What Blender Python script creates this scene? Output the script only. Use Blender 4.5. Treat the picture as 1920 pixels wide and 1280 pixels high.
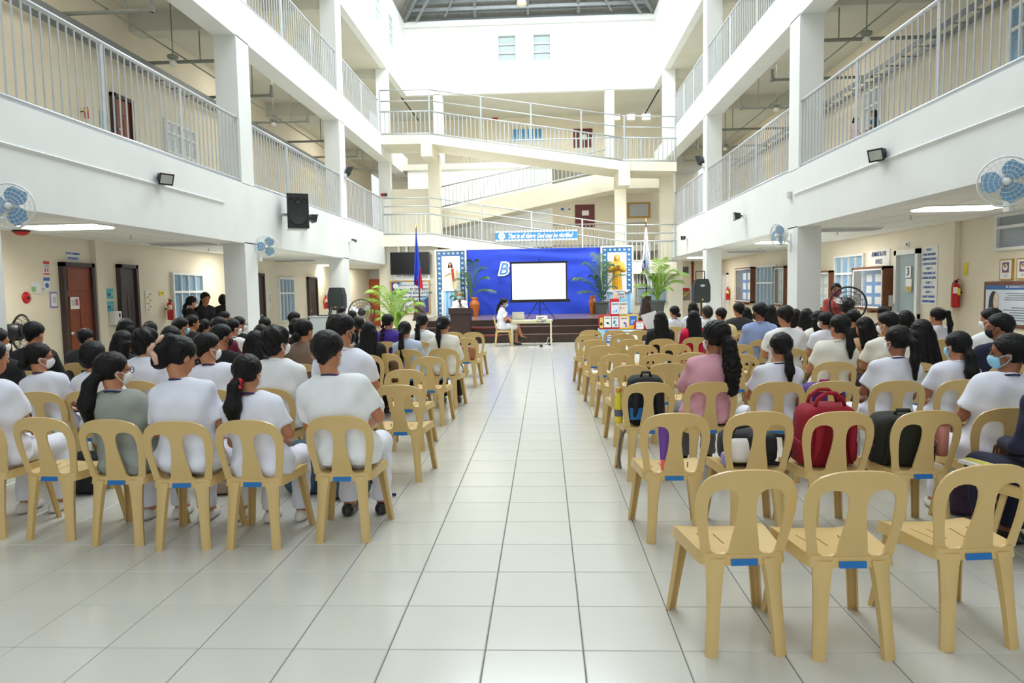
import bpy, bmesh, math, random
import numpy as np
from mathutils import Vector, Matrix
from mathutils.geometry import delaunay_2d_cdt
for o in list(bpy.data.objects): bpy.data.objects.remove(o)
S = bpy.context.scene; COL = S.collection
PI = math.pi; rnd = random.Random(7)
# ---------------------------------------------------------------- camera
CF, CP, CY, CR, CH = 1325.08, .073689, .046877, -.017717, 1.6
_cp, _sp, _cy, _sy = math.cos(CP), math.sin(CP), math.cos(CY), math.sin(CY)
_f = Vector((-_sy*_cp, _cy*_cp, -_sp)); _r = Vector((_cy, _sy, 0)); _u = _r.cross(_f)
_c, _s = math.cos(CR), math.sin(CR)
CR_, CU_ = _r*_c + _u*_s, _u*_c - _r*_s
cam = bpy.data.cameras.new('camera'); camo = bpy.data.objects.new('camera', cam); COL.objects.link(camo)
m = Matrix((CR_, CU_, -_f)).transposed().to_4x4(); m.translation = Vector((0, 0, CH)); camo.matrix_world = m
cam.sensor_width = 36; cam.sensor_fit = 'HORIZONTAL'; cam.lens = CF/1920*36; cam.clip_start = .05; cam.clip_end = 200
S.camera = camo
def at(px, py, X=None, Y=None, Z=None):
    """point of the place seen at a pixel of the 1920x1280 photograph, on a known plane"""
    d = CR_*((px-960)/CF) - CU_*((py-640)/CF) + _f
    t = X/d.x if X is not None else Y/d.y if Y is not None else (Z-CH)/d.z
    return Vector((0, 0, CH)) + d*t
# ---------------------------------------------------------------- world, light, exposure
S.view_settings.view_transform = 'Standard'; S.view_settings.look = 'None'; S.view_settings.gamma = 1
S.view_settings.use_curve_mapping = False; S.view_settings.exposure = 0.16
W = bpy.data.worlds.new('world'); S.world = W; W.use_nodes = True
W.node_tree.nodes['Background'].inputs[0].default_value = (.86, .93, 1, 1); W.node_tree.nodes['Background'].inputs[1].default_value = 1.0
def area(name, loc, rot, sx, sy, power, col=(1, 1, 1), spread=PI):
    l = bpy.data.lights.new(name, 'AREA'); l.shape = 'RECTANGLE'; l.size = sx; l.size_y = sy; l.energy = power; l.color = col; l.spread = spread
    o = bpy.data.objects.new(name, l); COL.objects.link(o); o.location = loc; o.rotation_euler = rot; return o
LK = 1.0
# daylight coming in through the roof openings over the hall
area('skylight_daylight', (-.5, 23.5, 15.0), (0, 0, 0), 7, 9, 2150*LK, (.92, .97, 1))
area('skylight_daylight', (-.5, 11, 15.0), (0, 0, 0), 7, 9, 620*LK, (.9, .96, 1))
# daylight from the open entrance side behind the camera
area('entrance_daylight', (-.5, -5.5, 4.5), (math.radians(90), 0, 0), 9, 6, 40*LK, (.95, .98, 1))
for y in (17,):       # added fill for the two ground floor aisles, no fitting there
    area('aisle_fill', (-7.1, y, 2.60), (0, 0, 0), 1.1, .4, 40*LK, (1, .97, .88))
    area('aisle_fill', (6.2, y, 2.68), (0, 0, 0), 1.1, .4, 40*LK, (1, .97, .88))
for y in (10, 18, 25):  # added fill panels under the gallery ceilings, without fittings
    area('gallery_fill', (-7.1, y, 7.2), (0, 0, 0), .8, 2, 22*LK, (1, .95, .85))
    area('gallery_fill', (6.2, y, 7.2), (0, 0, 0), .8, 2, 22*LK, (1, .95, .85))
for z, w in ((2.9, 90), (6.4, 120), (9.7, 110)): area('back_gallery_fill', (0, 33.6, z), (0, 0, 0), 8, 1.2, w*LK, (1, .97, .9))  # added to brighten the galleries behind the ramps, no fixtures
area('aisle_fill', (-7.1, 29.5, 2.6), (0, 0, 0), 1.2, 1.2, 45*LK, (1, .97, .9)); area('aisle_fill', (6.2, 29, 2.68), (0, 0, 0), 1.2, 1.2, 35*LK, (1, .97, .9))  # added to brighten the far aisle ends, no fittings
area('ramp_fill', (-3, 29.6, 6.7), (0, 0, 0), 2, .6, 40*LK, (1, .97, .88)); area('ramp_fill', (2.6, 29.6, 5.4), (0, 0, 0), 2, .6, 30*LK, (1, .97, .88))  # added fill around the back ramp, no lamps hang there
# the lit flood lights on the columns, aimed at the stage
def spot(name, loc, tgt, power, ang=110, col=(1, .98, .9)):
    l = bpy.data.lights.new(name, 'SPOT'); l.energy = power; l.spot_size = math.radians(ang); l.spot_blend = .8; l.shadow_soft_size = .12; l.color = col
    o = bpy.data.objects.new(name, l); COL.objects.link(o); o.location = loc
    o.rotation_euler = (Vector(tgt)-Vector(loc)).to_track_quat('-Z', 'Y').to_euler(); return o
spot('flood_light_beam', (-5.6, 21.9, 4.9), (0, 26, 3), 560*LK)
spot('flood_light_beam', (-5.5, 17.9, 3.3), (0, 26, 1.5), 480*LK)
spot('flood_light_beam', (4.6, 22.6, 5.1), (0, 26, 2), 560*LK)
spot('flood_light_beam', (4.6, 24.4, 3.3), (0, 27, 3), 200*LK)
# ---------------------------------------------------------------- materials
MATS = {}
def mat(name, col, rough=.55, metal=0, noise=0, nscale=8, bump=0, bscale=60, emit=0, spec=.5, alpha=1, trans=0, stretch=None, coat=0):
    if name in MATS: return MATS[name]
    M = bpy.data.materials.new(name); M.use_nodes = True; nt = M.node_tree; b = nt.nodes['Principled BSDF']
    b.inputs['Roughness'].default_value = rough; b.inputs['Metallic'].default_value = metal
    b.inputs['Specular IOR Level'].default_value = spec; b.inputs['Coat Weight'].default_value = coat
    b.inputs['Base Color'].default_value = (*col, 1); M.diffuse_color = (*col, 1)
    tc = nt.nodes.new('ShaderNodeTexCoord'); mp = nt.nodes.new('ShaderNodeMapping'); nt.links.new(tc.outputs['Object'], mp.inputs[0])
    if stretch: mp.inputs['Scale'].default_value = stretch
    if noise:
        n = nt.nodes.new('ShaderNodeTexNoise'); n.inputs['Scale'].default_value = nscale; n.inputs['Detail'].default_value = 4; nt.links.new(mp.outputs[0], n.inputs[0])
        r = nt.nodes.new('ShaderNodeValToRGB'); r.color_ramp.elements[0].position = .3; r.color_ramp.elements[1].position = .7
        r.color_ramp.elements[0].color = (*[c*(1-noise) for c in col], 1); r.color_ramp.elements[1].color = (*[min(1, c*(1+noise*.5)) for c in col], 1)
        nt.links.new(n.outputs[0], r.inputs[0]); nt.links.new(r.outputs[0], b.inputs['Base Color'])
    if bump:
        n = nt.nodes.new('ShaderNodeTexNoise'); n.inputs['Scale'].default_value = bscale; n.inputs['Detail'].default_value = 3; nt.links.new(mp.outputs[0], n.inputs[0])
        bp = nt.nodes.new('ShaderNodeBump'); bp.inputs['Strength'].default_value = bump; bp.inputs['Distance'].default_value = .01
        nt.links.new(n.outputs[0], bp.inputs['Height']); nt.links.new(bp.outputs[0], b.inputs['Normal'])
    if emit: b.inputs['Emission Color'].default_value = (*col, 1); b.inputs['Emission Strength'].default_value = emit
    if alpha < 1: b.inputs['Alpha'].default_value = alpha
    if trans: b.inputs['Transmission Weight'].default_value = trans
    MATS[name] = M; return M
def srgb(r, g, b): return tuple(((c/255)/12.92 if c/255 < .04045 else ((c/255+.055)/1.055)**2.4) for c in (r, g, b))
M_white = mat('white_paint', (.80, .82, .80), .6, noise=.04, nscale=1.2)
M_cream = mat('cream_paint', (.82, .745, .59), .6, noise=.04, nscale=1.5)
M_beam = mat('ivory_paint', (.80, .76, .62), .6, noise=.04, nscale=1.2)
M_ceil = mat('ceiling_board', (.86, .87, .83), .8, noise=.03, nscale=3)
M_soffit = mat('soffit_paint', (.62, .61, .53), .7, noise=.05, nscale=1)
M_tile = mat('floor_tile_glaze', (.60, .595, .53), .2, noise=.035, nscale=1.7, spec=.5)
M_grout = mat('tile_grout', (.16, .16, .14), .9, noise=.2)
M_metal = mat('railing_paint', (.60, .63, .66), .35, .45, noise=.06, nscale=6)
M_railw = mat('railing_grey_paint', (.47, .50, .50), .4, .2, noise=.04)
M_steel = mat('roof_steel', (.30, .32, .33), .5, .5, noise=.1)
M_roof = mat('roof_sheet', (.40, .40, .36), .6, .2, noise=.12, nscale=3)
M_pipe = mat('pipe_grey', (.22, .23, .20), .6, noise=.1)
M_black = mat('black_plastic', (.016, .016, .018), .45, bump=.1, bscale=200)
M_dark = mat('dark_metal', (.03, .03, .032), .4, .6)
M_chair = mat('cream_chair_plastic', srgb(213, 182, 120), .32, noise=.05, nscale=5, spec=.5)
M_blue = mat('blue_tape', srgb(15, 110, 180), .5, noise=.1, nscale=30)
M_paper = mat('white_paper', (.82, .82, .80), .7, noise=.02)
M_ink = mat('blue_ink', srgb(62, 108, 190), .6)
M_inkd = mat('navy_ink', srgb(40, 55, 110), .6)
M_inkk = mat('grey_ink', (.12, .13, .18), .7)
M_red = mat('red_enamel', srgb(190, 25, 30), .3, noise=.05)
M_yellow = mat('yellow_print', srgb(235, 215, 50), .6, noise=.05)
M_brown = mat('red_brown_wood', srgb(139, 66, 33), .42, noise=.25, nscale=6, stretch=(8, 8, .7))
M_orange = mat('orange_wood', srgb(205, 98, 48), .45, noise=.15, nscale=6, stretch=(8, 8, .7))
M_dkwood = mat('dark_wood', srgb(66, 52, 50), .5, noise=.25, nscale=6, stretch=(8, 8, .7))
M_stagewood = mat('stage_riser_wood', srgb(62, 42, 36), .4, noise=.25, nscale=4, stretch=(1, 6, 6))
M_stagetop = mat('stage_top_wood', srgb(118, 100, 92), .25, noise=.15, nscale=3, stretch=(1, 5, 5))
M_frame = mat('brown_frame_wood', srgb(120, 72, 45), .5, noise=.2, nscale=8)
M_gold = mat('gold_frame', srgb(190, 150, 70), .45, .2, noise=.1)
M_glass = mat('window_glass', (.70, .80, .84), .05, alpha=.14, spec=.6)
M_gbrt = mat('window_blue_glass', srgb(95, 155, 200), .15, noise=.15, nscale=4)
M_wframe = mat('window_frame_white', (.80, .81, .79), .5)
M_alu = mat('aluminium', (.55, .57, .58), .35, .7)
M_cloth = mat('blue_backdrop_cloth', srgb(38, 70, 205), .75, noise=.10, nscale=2, bump=.15, bscale=12)
M_screen = mat('projection_screen', (.88, .88, .88), .8, emit=.45)  # emission stands in for the projector's light on the cloth
M_pale = mat('pale_blue_satin', srgb(165, 210, 240), .45, noise=.12, nscale=5)
M_leaf = mat('palm_leaf', srgb(126, 165, 52), .5, noise=.3, nscale=9)
M_leafd = mat('dark_palm_leaf', srgb(70, 105, 60), .5, noise=.3, nscale=9)
M_pot = mat('pot_grey', srgb(85, 92, 90), .6, noise=.15)
M_vase = mat('glazed_vase', srgb(178, 98, 28), .25, noise=.3, nscale=10)
M_terra = mat('terracotta', srgb(175, 105, 60), .7, noise=.15)
M_tube = mat('lamp_diffuser', (1, .98, .92), .5, emit=9)
M_flood = mat('flood_light_lens', (1, .98, .92), .4, emit=30)
M_floodoff = mat('flood_light_glass', (.5, .52, .46), .15, noise=.1)
M_bluefan = mat('pale_blue_fan_plastic', srgb(120, 170, 205), .35, alpha=.85)
M_gold2 = mat('statue_gold_paint', srgb(190, 140, 25), .45, noise=.15, nscale=6)
M_skin = mat('skin', srgb(185, 125, 88), .5, noise=.06, nscale=12)
M_skind = mat('tan_skin', srgb(150, 95, 66), .5, noise=.06, nscale=12)
M_hair = mat('black_hair', (.005, .0045, .0045), .42, noise=.4, nscale=30, bump=.5, bscale=45, stretch=(4, 4, .6), spec=.22)
M_hairb = mat('dark_brown_hair', (.022, .013, .010), .4, noise=.4, nscale=30, bump=.5, bscale=45, stretch=(4, 4, .6), spec=.35)
M_mask = mat('white_mask', (.80, .80, .78), .8, noise=.03)
M_maskb = mat('blue_mask', srgb(150, 210, 235), .8, noise=.04)
M_lany = mat('purple_lanyard', srgb(45, 32, 88), .7, noise=.1)
M_shoew = mat('white_shoe', (.72, .70, .64), .6, noise=.1)
M_shoek = mat('black_shoe', (.015, .014, .014), .3)
def fab(name, rgb, rough=.85): return mat(name, srgb(*rgb), rough, noise=.05, nscale=7, bump=.25, bscale=160)
# ---------------------------------------------------------------- mesh helpers
class MB:
    def __init__(s): s.v = []; s.f = []; s.sm = False
    def add(s, v, f):
        n = len(s.v); s.v += [tuple(p) for p in v]; s.f += [tuple(i+n for i in q) for q in f]; return s
    def box(s, x0, x1, y0, y1, z0, z1):
        return s.add([(x, y, z) for z in (z0, z1) for x, y in ((x0, y0), (x1, y0), (x1, y1), (x0, y1))],
                     [(3, 2, 1, 0), (4, 5, 6, 7), (0, 1, 5, 4), (1, 2, 6, 5), (2, 3, 7, 6), (3, 0, 4, 7)])
    def cbox(s, c, d): return s.box(c[0]-d[0]/2, c[0]+d[0]/2, c[1]-d[1]/2, c[1]+d[1]/2, c[2]-d[2]/2, c[2]+d[2]/2)
    def hull(s, a, b):            # two quads (4 points each) joined
        return s.add(list(a)+list(b), [(3, 2, 1, 0), (4, 5, 6, 7), (0, 1, 5, 4), (1, 2, 6, 5), (2, 3, 7, 6), (3, 0, 4, 7)])
    def tube(s, pts, r, n=8, cap=True, closed=False):
        pts = [Vector(p) for p in pts]; rings = []; k = len(pts)
        rs = r if isinstance(r, (list, tuple)) else [r]*k
        for i, p in enumerate(pts):
            a = pts[(i-1) % k] if closed or i else p; b = pts[(i+1) % k] if closed or i < k-1 else p
            t = (b-a).normalized(); up = Vector((0, 0, 1)) if abs(t.z) < .9 else Vector((0, 1, 0))
            e1 = t.cross(up).normalized(); e2 = t.cross(e1)
            rings.append([p + (e1*math.cos(2*PI*j/n)+e2*math.sin(2*PI*j/n))*rs[i] for j in range(n)])
        v = [q for R in rings for q in R]; f = []
        for i in range(k if closed else k-1):
            for j in range(n):
                i2 = (i+1) % k; f.append((i*n+j, i*n+(j+1) % n, i2*n+(j+1) % n, i2*n+j))
        if cap and not closed: f += [tuple(range(n))[::-1], tuple(range((k-1)*n, k*n))]
        return s.add(v, f)
    def lathe(s, prof, n=16, c=(0, 0, 0), cap=True):
        v = [(c[0]+r*math.cos(2*PI*j/n), c[1]+r*math.sin(2*PI*j/n), c[2]+z) for r, z in prof for j in range(n)]; f = []
        for i in range(len(prof)-1):
            for j in range(n): f.append((i*n+j, i*n+(j+1) % n, (i+1)*n+(j+1) % n, (i+1)*n+j))
        if cap: f += [tuple(range(n))[::-1], tuple(range((len(prof)-1)*n, len(prof)*n))]
        return s.add(v, f)
    def prism(s, poly, axis, lo, hi):
        n = len(poly)
        def P(a, b, t): return (t, a, b) if axis == 'x' else (a, t, b) if axis == 'y' else (a, b, t)
        v = [P(a, b, lo) for a, b in poly]+[P(a, b, hi) for a, b in poly]
        return s.add(v, [tuple(range(n))[::-1], tuple(range(n, 2*n))]+[(i, (i+1) % n, (i+1) % n+n, i+n) for i in range(n)])
    def xf(s, M): s.v = [tuple(M @ Vector(p)) for p in s.v]; return s
    def mesh(s, name, material, off=(0, 0, 0), smooth=None):
        me = bpy.data.meshes.new(name); me.from_pydata([(p[0]-off[0], p[1]-off[1], p[2]-off[2]) for p in s.v], [], s.f)
        bm = bmesh.new(); bm.from_mesh(me); bmesh.ops.recalc_face_normals(bm, faces=bm.faces); bm.to_mesh(me); bm.free()
        me.materials.append(material)
        if smooth if smooth is not None else s.sm: me.shade_smooth()
        return me
OFF = {}
def link(o, parent=None, loc=(0, 0, 0), rot=0):
    COL.objects.link(o)
    if parent is not None: o.parent = parent
    o.location = loc
    if rot: o.rotation_euler = (0, 0, rot) if not hasattr(rot, '__len__') else rot
    return o
def tag(o, label=None, cat=None, group=None, kind=None):
    for k, v in (('label', label), ('category', cat), ('group', group), ('kind', kind)):
        if v: o[k] = v
    return o
def thing(name, label, cat, loc=(0, 0, 0), rot=0, group=None):
    o = bpy.data.objects.new(name, None); link(o, None, loc, rot); o.empty_display_size = .1
    OFF[o.name] = Vector(loc); return tag(o, label, cat, group)
def part(name, mb, material, parent=None, label=None, smooth=None, local=False, loc=(0, 0, 0), kind=None):
    """mesh part; vertices are in world space unless local"""
    off = OFF.get(parent.name, Vector()) if parent is not None and not local else Vector()
    o = bpy.data.objects.new(name, mb.mesh(name, material, off, smooth)); link(o, parent, loc)
    OFF[o.name] = off if not local else Vector()
    if label: o['label'] = label
    if kind: o['kind'] = kind
    return o
def solo(name, mb, material, label, cat, group=None, smooth=None):
    """a thing that is one mesh, its origin at the middle of its base"""
    xs, ys, zs = zip(*mb.v); b = Vector(((min(xs)+max(xs))/2, (min(ys)+max(ys))/2, min(zs)))
    o = bpy.data.objects.new(name, mb.mesh(name, material, b, smooth)); link(o, None, b); OFF[o.name] = b
    return tag(o, label, cat, group)
def copy_part(src, parent, loc, rot=None, name=None):
    o = src.copy(); COL.objects.link(o); o.parent = parent; o.location = loc
    if rot is not None: o.rotation_euler = rot
    return o
def dup(root, loc, rot=0, label=None, group=None, scale=None, mats=None):
    r = root.copy(); COL.objects.link(r); r.location = loc; r.rotation_euler = (0, 0, rot)
    if label: r['label'] = label
    if group: r['group'] = group
    if scale: r.scale = scale
    for ch in list(root.children):
        c = ch.copy(); COL.objects.link(c); c.parent = r
        for g in ch.children:
            d = g.copy(); COL.objects.link(d); d.parent = c
    return r
def struct(name, mb, material, parent=None, smooth=None):
    o = part(name, mb, material, parent, smooth=smooth); o['kind'] = 'structure'; return o
def text(name, body, size, material, parent, loc, rot, shear=0, align='CENTER', ext=.002, bold=0, sx=1, bevel=0):
    cu = bpy.data.curves.new(name, 'FONT'); cu.body = body; cu.size = size; cu.align_x = align; cu.align_y = 'CENTER'; cu.extrude = ext; cu.shear = shear
    cu.offset = bold; cu.resolution_u = 2
    q = bpy.data.objects.new(name, cu); me = bpy.data.meshes.new_from_object(q); me.name = name; bpy.data.objects.remove(q); bpy.data.curves.remove(cu)
    me.materials.clear(); me.materials.append(material); o = bpy.data.objects.new(name, me); COL.objects.link(o); off = Vector()
    if parent is not None: o.parent = parent; off = OFF.get(parent.name, Vector())
    o.location = Vector(loc)-off; o.rotation_euler = rot; o.scale = (sx, 1, 1); return o
R_FRONT = (PI/2, 0, 0)            # reads from the hall, on a face turned to -Y
R_LEFT = (PI/2, 0, PI/2)          # on the left wall, turned to +X
R_RIGHT = (PI/2, 0, -PI/2)        # on the right wall, turned to -X
# ================================================================ the setting
XL, XR, WL, WR = -6.0, 4.9, -8.2, 7.63
ZC_L, ZC_R, Z2, Z3, ZS, ZT, YB, YF = 2.62, 2.70, 3.82, 7.48, 10.25, 13.4, 31.8, 26.5
# floor with each tile its own piece
floor = struct('floor', MB().box(-12, 12, -6, 40, -.2, -.006), M_grout)
T, TX, TY = .43536, -.28537, 3.03015
tm = MB(); g = .0022; h = T/2-g
tm.add([(-h+.004, -h+.004, 0), (h-.004, -h+.004, 0), (h-.004, h-.004, 0), (-h+.004, h-.004, 0), (-h, -h, -.004), (h, -h, -.004), (h, h, -.004), (-h, h, -.004), (-h, -h, -.012), (h, -h, -.012), (h, h, -.012), (-h, h, -.012)],
       [(0, 1, 2, 3)]+[(i, i+4, (i+1) % 4+4, (i+1) % 4) for i in range(4)]+[(i+4, i+8, (i+1) % 4+8, (i+1) % 4+4) for i in range(4)])
tile_me = tm.mesh('floor_tile', M_tile)
cells = []
for i in range(-26, 26):
    for j in range(-8, 80):
        x, y = TX+(i+.5)*T, TY+(j+.5)*T
        if x < WL-1.5 or x > WR+1.5 or y > 34: continue
        vis = y > 2.1 and abs(x+.047*y) < y*.75
        score = 1/max(y, 1)**2 if vis else 0
        if vis and -1.25 < x < .9: score *= 3
        cells.append((score, x, y))
cells.sort(reverse=True)
for k, (s, x, y) in enumerate(cells[:300]):
    o = bpy.data.objects.new('floor_tile', tile_me); link(o, floor, (x, y, 0))
far = MB()
for s, x, y in cells[300:]: far.add([(p[0]+x, p[1]+y, p[2]) for p in tm.v], tm.f)
part('floor_tiles_beyond', far, M_tile, floor, kind='stuff')
# side walls of the ground floor and galleries
struct('wall_left', MB().box(WL-.2, WL, -6, 34, 0, ZS+.3), M_cream)
struct('wall_right', MB().box(WR, WR+.2, -6, 34, 0, ZS+.3), M_cream)
p = at(176, 452, X=WL); struct('trim_1', MB().box(WL, WL+.1, p.y-.12, p.y+.12, 0, ZC_L), M_cream)
p = at(1790, 500, X=WR); struct('trim_2', MB().box(WR-.1, WR, p.y-.15, p.y+.15, 0, ZC_R), M_cream)
struct('wall_back', MB().box(WL-.2, WR+.2, 36.5, 36.7, 0, ZT), M_cream)
struct('wall_back_ground', MB().box(WL, -6.25, 33, 33.2, 0, Z2), M_white)
struct('wall_back_ground', MB().box(4.4, WR, 32, 32.2, 0, Z2), M_cream)
# fascia beams, slabs, columns
for side, X0, X1, W0, ZC in (('left', XL, XL-.30, WL, ZC_L), ('right', XR, XR+.30, WR, ZC_R)):
    a, b = sorted((X0, X1)); ye = 28.3 if side == 'left' else 29.4
    fm = M_white
    struct('fascia_beam_lower', MB().box(a, b, -6, YB, ZC, Z2), fm)
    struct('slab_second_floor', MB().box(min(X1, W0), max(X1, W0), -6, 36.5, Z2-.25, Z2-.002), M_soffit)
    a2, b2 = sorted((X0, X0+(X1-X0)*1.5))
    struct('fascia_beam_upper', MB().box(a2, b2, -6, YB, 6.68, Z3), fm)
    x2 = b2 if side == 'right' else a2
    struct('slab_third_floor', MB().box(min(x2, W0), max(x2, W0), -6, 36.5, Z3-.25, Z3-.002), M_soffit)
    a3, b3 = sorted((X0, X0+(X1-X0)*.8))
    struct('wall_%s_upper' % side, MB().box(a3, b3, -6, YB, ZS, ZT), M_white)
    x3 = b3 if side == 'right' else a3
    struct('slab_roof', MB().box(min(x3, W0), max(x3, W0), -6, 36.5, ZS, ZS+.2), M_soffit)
    ys = [(-.4, .25), (7.0, 7.62), (14.05, 14.65), (21.05, 21.65), (27.95, 28.3)] if side == 'left' else [(-.4, .2), (6.4, 7.0), (14.0, 14.55), (21.7, 22.2), (29.2, 29.7)]
    for y0, y1 in ys:
        s = 1 if side == 'right' else -1
        w = .45
        struct('column', MB().box(*sorted((X0, X0+s*w)), y0, y1, 0, ZC+.02), M_white)
        struct('column', MB().box(*sorted((X0, X0+s*w)), y0, y1, Z2-.01, 6.70), M_white)
        struct('column', MB().box(*sorted((X0, X0+s*w)), y0, y1, Z3-.01, ZS+.01), M_white)
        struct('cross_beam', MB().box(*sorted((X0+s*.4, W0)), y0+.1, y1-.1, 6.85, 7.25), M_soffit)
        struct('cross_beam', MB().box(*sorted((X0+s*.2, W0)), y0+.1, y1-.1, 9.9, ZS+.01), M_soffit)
# suspended ceilings of the ground floor aisles, board by board
for side, X0, W0, ZC in (('left', XL-.3, WL, ZC_L), ('right', XR+.3, WR, ZC_R)):
    a, b = sorted((X0, W0))
    c = struct('ceiling_%s' % side if False else 'ceiling', MB().box(a, b, -6, 36, ZC+.03, ZC+.06), M_pipe)
    n = 4; w = (b-a)/n
    pm = MB().box(-w/2+.011, w/2-.011, -.589, .589, 0, .028).mesh('ceiling_board', M_ceil)
    for i in range(n):
        for j in range(-1, 24):
            o = bpy.data.objects.new('ceiling_board', pm); link(o, c, (a+(i+.5)*w, 4.4+1.2*j, ZC))
# roof: sloping ribbed sheets on steel trusses, open to daylight along the middle
def roof_sheet(x0, z0, x1, z1, y0, y1):
    r = struct('roof', MB().hull([(x0, y0, z0+.06), (x1, y0, z1+.06), (x1, y1, z1+.06), (x0, y1, z0+.06)], [(x0, y0, z0+.1), (x1, y0, z1+.1), (x1, y1, z1+.1), (x0, y1, z0+.1)]), M_roof)
    k = int((y1-y0)/.35); rib = MB().hull([(x0, -.03, z0), (x1, -.03, z1), (x1, .03, z1), (x0, .03, z0)], [(x0, -.03, z0+.06), (x1, -.03, z1+.06), (x1, .03, z1+.06), (x0, .03, z0+.06)]).mesh('roof_rib', M_roof)
    for i in range(k): o = bpy.data.objects.new('roof_rib', rib); link(o, r, (0, y0+.2+i*.35, 0))
cx = (XL+XR)/2
# far end hip: sheet rising towards the camera
hip = struct('roof', MB().hull([(XL-.4, YB+.4, 13.55), (XR+.4, YB+.4, 13.55), (cx+1.6, 25.6, 16.4), (cx-1.6, 25.6, 16.4)], [(XL-.4, YB+.4, 13.6), (XR+.4, YB+.4, 13.6), (cx+1.6, 25.6, 16.45), (cx-1.6, 25.6, 16.45)]), M_roof)
for i in range(30):
    x = XL-.2+i*(XR-XL+.4)/29; t0 = 0; lim = min(1, (min(x-XL+.4, XR+.4-x))/((XR-XL)/2-1.2))
    y1 = YB+.4-lim*(YB-25.2); z1 = 13.5+lim*2.85
    part('roof_rib', MB().hull([(x-.025, YB+.3, 13.5), (x+.025, YB+.3, 13.5), (x+.025, y1, z1), (x-.025, y1, z1)], [(x-.025, YB+.3, 13.54), (x+.025, YB+.3, 13.54), (x+.025, y1, z1+.04), (x-.025, y1, z1+.04)]), M_roof, hip)
for side, xe in ((-1, XL), (1, XR)):
    xm = cx+side*1.6
    r = struct('roof', MB().add([(xe+side*.4, YB+.4, 13.56), (xm, 25.6, 16.42), (xm, 17, 16.42), (xe+side*.4, 17, 13.56), (xe+side*.4, YB+.4, 13.61), (xm, 25.6, 16.47), (xm, 17, 16.47), (xe+side*.4, 17, 13.61)], [(0, 1, 2, 3), (7, 6, 5, 4), (0, 4, 5, 1), (1, 5, 6, 2), (2, 6, 7, 3), (3, 7, 4, 0)]), M_roof)
truss = thing('roof_truss', 'grey steel roof trusses under the ribbed metal sheets', 'truss', (cx, YB, 13.4)); truss['kind'] = 'structure'
for k, t in enumerate((.03, .10, .18, .27, .42, .6, .8)):
    z = 13.48+t*2.85; y = YB+.4-t*(YB-25.2); hw = (XR-XL)/2-t*((XR-XL)/2-1.4)
    part('purlin', MB().box(cx-hw, cx+hw, y-.06, y+.06, z-.16, z-.02), M_steel, truss)
for side in (-1, 1):
    part('hip_rafter', MB().tube([(cx+side*((XR-XL)/2), YB+.1, 13.4), (cx+side*1.4, 25.5, 16.2)], .09, 4), M_steel, truss)
    part('hip_rafter', MB().tube([(cx+side*((XR-XL)/2-.6), YB-.2, 13.35), (cx+side*1.0, 25.3, 15.7)], .07, 4), M_steel, truss)
for x in (-2.3, 0, 2.2):
    part('strut', MB().tube([(cx+x, YB-.1, 13.5), (cx+x*.9, YB-3.2, 15.0)], .07, 4), M_steel, truss)
for x in (-3.6, 3.6): part('strut', MB().tube([(cx+x, YB-.2, 13.5), (cx+x*.55, YB-3, 14.9)], .05, 4), M_steel, truss)
for y, z in ((31.3, 13.62), (30.4, 14.05), (28.6, 14.4)): part('tie_beam', MB().box(XL+.4, XR-.4, y-.06, y+.06, z, z+.13), M_steel, truss)
# hanging bell lamp below the truss
p = at(978, 3, Y=29); t = thing('pendant_lamp', 'lit bell-shaped lamp hanging below the roof trusses', 'lamp', (p.x, p.y, p.z-.1))
part('shade', MB().lathe([(.06, .32), (.1, .3), (.17, .12), (.2, 0), (.185, 0), (.09, .28), (.05, .3)], 20, (p.x, p.y, p.z-.1), cap=False), mat('lamp_shade_warm', (.8, .6, .45), .4), t, smooth=True)
part('bulb', MB().lathe([(.02, .2), (.07, .14), (.085, .06), (.05, .01), (.01, 0)], 14, (p.x, p.y, p.z-.1)), mat('warm_bulb', (1, .78, .55), .4, emit=9), t, smooth=True)
part('rod', MB().tube([(p.x, p.y, p.z+.2), (p.x, p.y, p.z+1.6)], .02, 6), M_steel, t)
# upper back wall with two louvred windows and the opening below
wy = YB
wins = []
for (xa, ya, xb, yb) in ((935, 66, 966, 115), (1001, 64, 1031, 112)):
    a, b = at(xa, yb, Y=wy), at(xb, ya, Y=wy); wins.append((a.x, b.x, a.z, b.z))
mb = MB(); xs = sorted([XL-.25, XR+.25]+[w[0] for w in wins]+[w[1] for w in wins]); z0, z1 = wins[0][2], wins[0][3]
mb.box(XL-.25, XR+.25, wy, wy+.25, ZS-.02, z0); mb.box(XL-.25, XR+.25, wy, wy+.25, z1, ZT)
mb.box(xs[0], xs[1], wy, wy+.25, z0, z1); mb.box(xs[2], xs[3], wy, wy+.25, z0, z1); mb.box(xs[4], xs[5], wy, wy+.25, z0, z1)
struct('wall_back_upper', mb, M_white)
for k, (xa, xb, _, _) in enumerate(wins):
    wn = thing('window_%d' % (k+1), 'louvred window high in the white back wall, %s of two' % ('farther from the flag side' if k else 'nearer the flag with blue and red'), 'window', ((xa+xb)/2, wy+.12, z0)); wn['kind'] = 'structure'
    part('pane', MB().box(xa, xb, wy+.14, wy+.16, z0, z1), mat('frosted_pane', (.36, .44, .45), .4, noise=.05), wn)
    for t in (.33, .67): part('bar', MB().box(xa, xb, wy+.06, wy+.14, z0+(z1-z0)*t-.02, z0+(z1-z0)*t+.02), M_wframe, wn)
    part('sill', MB().box(xa-.03, xb+.03, wy-.03, wy+.02, z0-.05, z0), M_wframe, wn)
struct('wall_back_ledge', MB().box(XL-.25, XR+.25, wy-.12, wy, ZT-.28, ZT-.08), M_white)
struct('slab_roof', MB().box(XL-.3, XR+.3, wy+.25, 36.5, ZS, ZS+.2), M_soffit)
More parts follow.
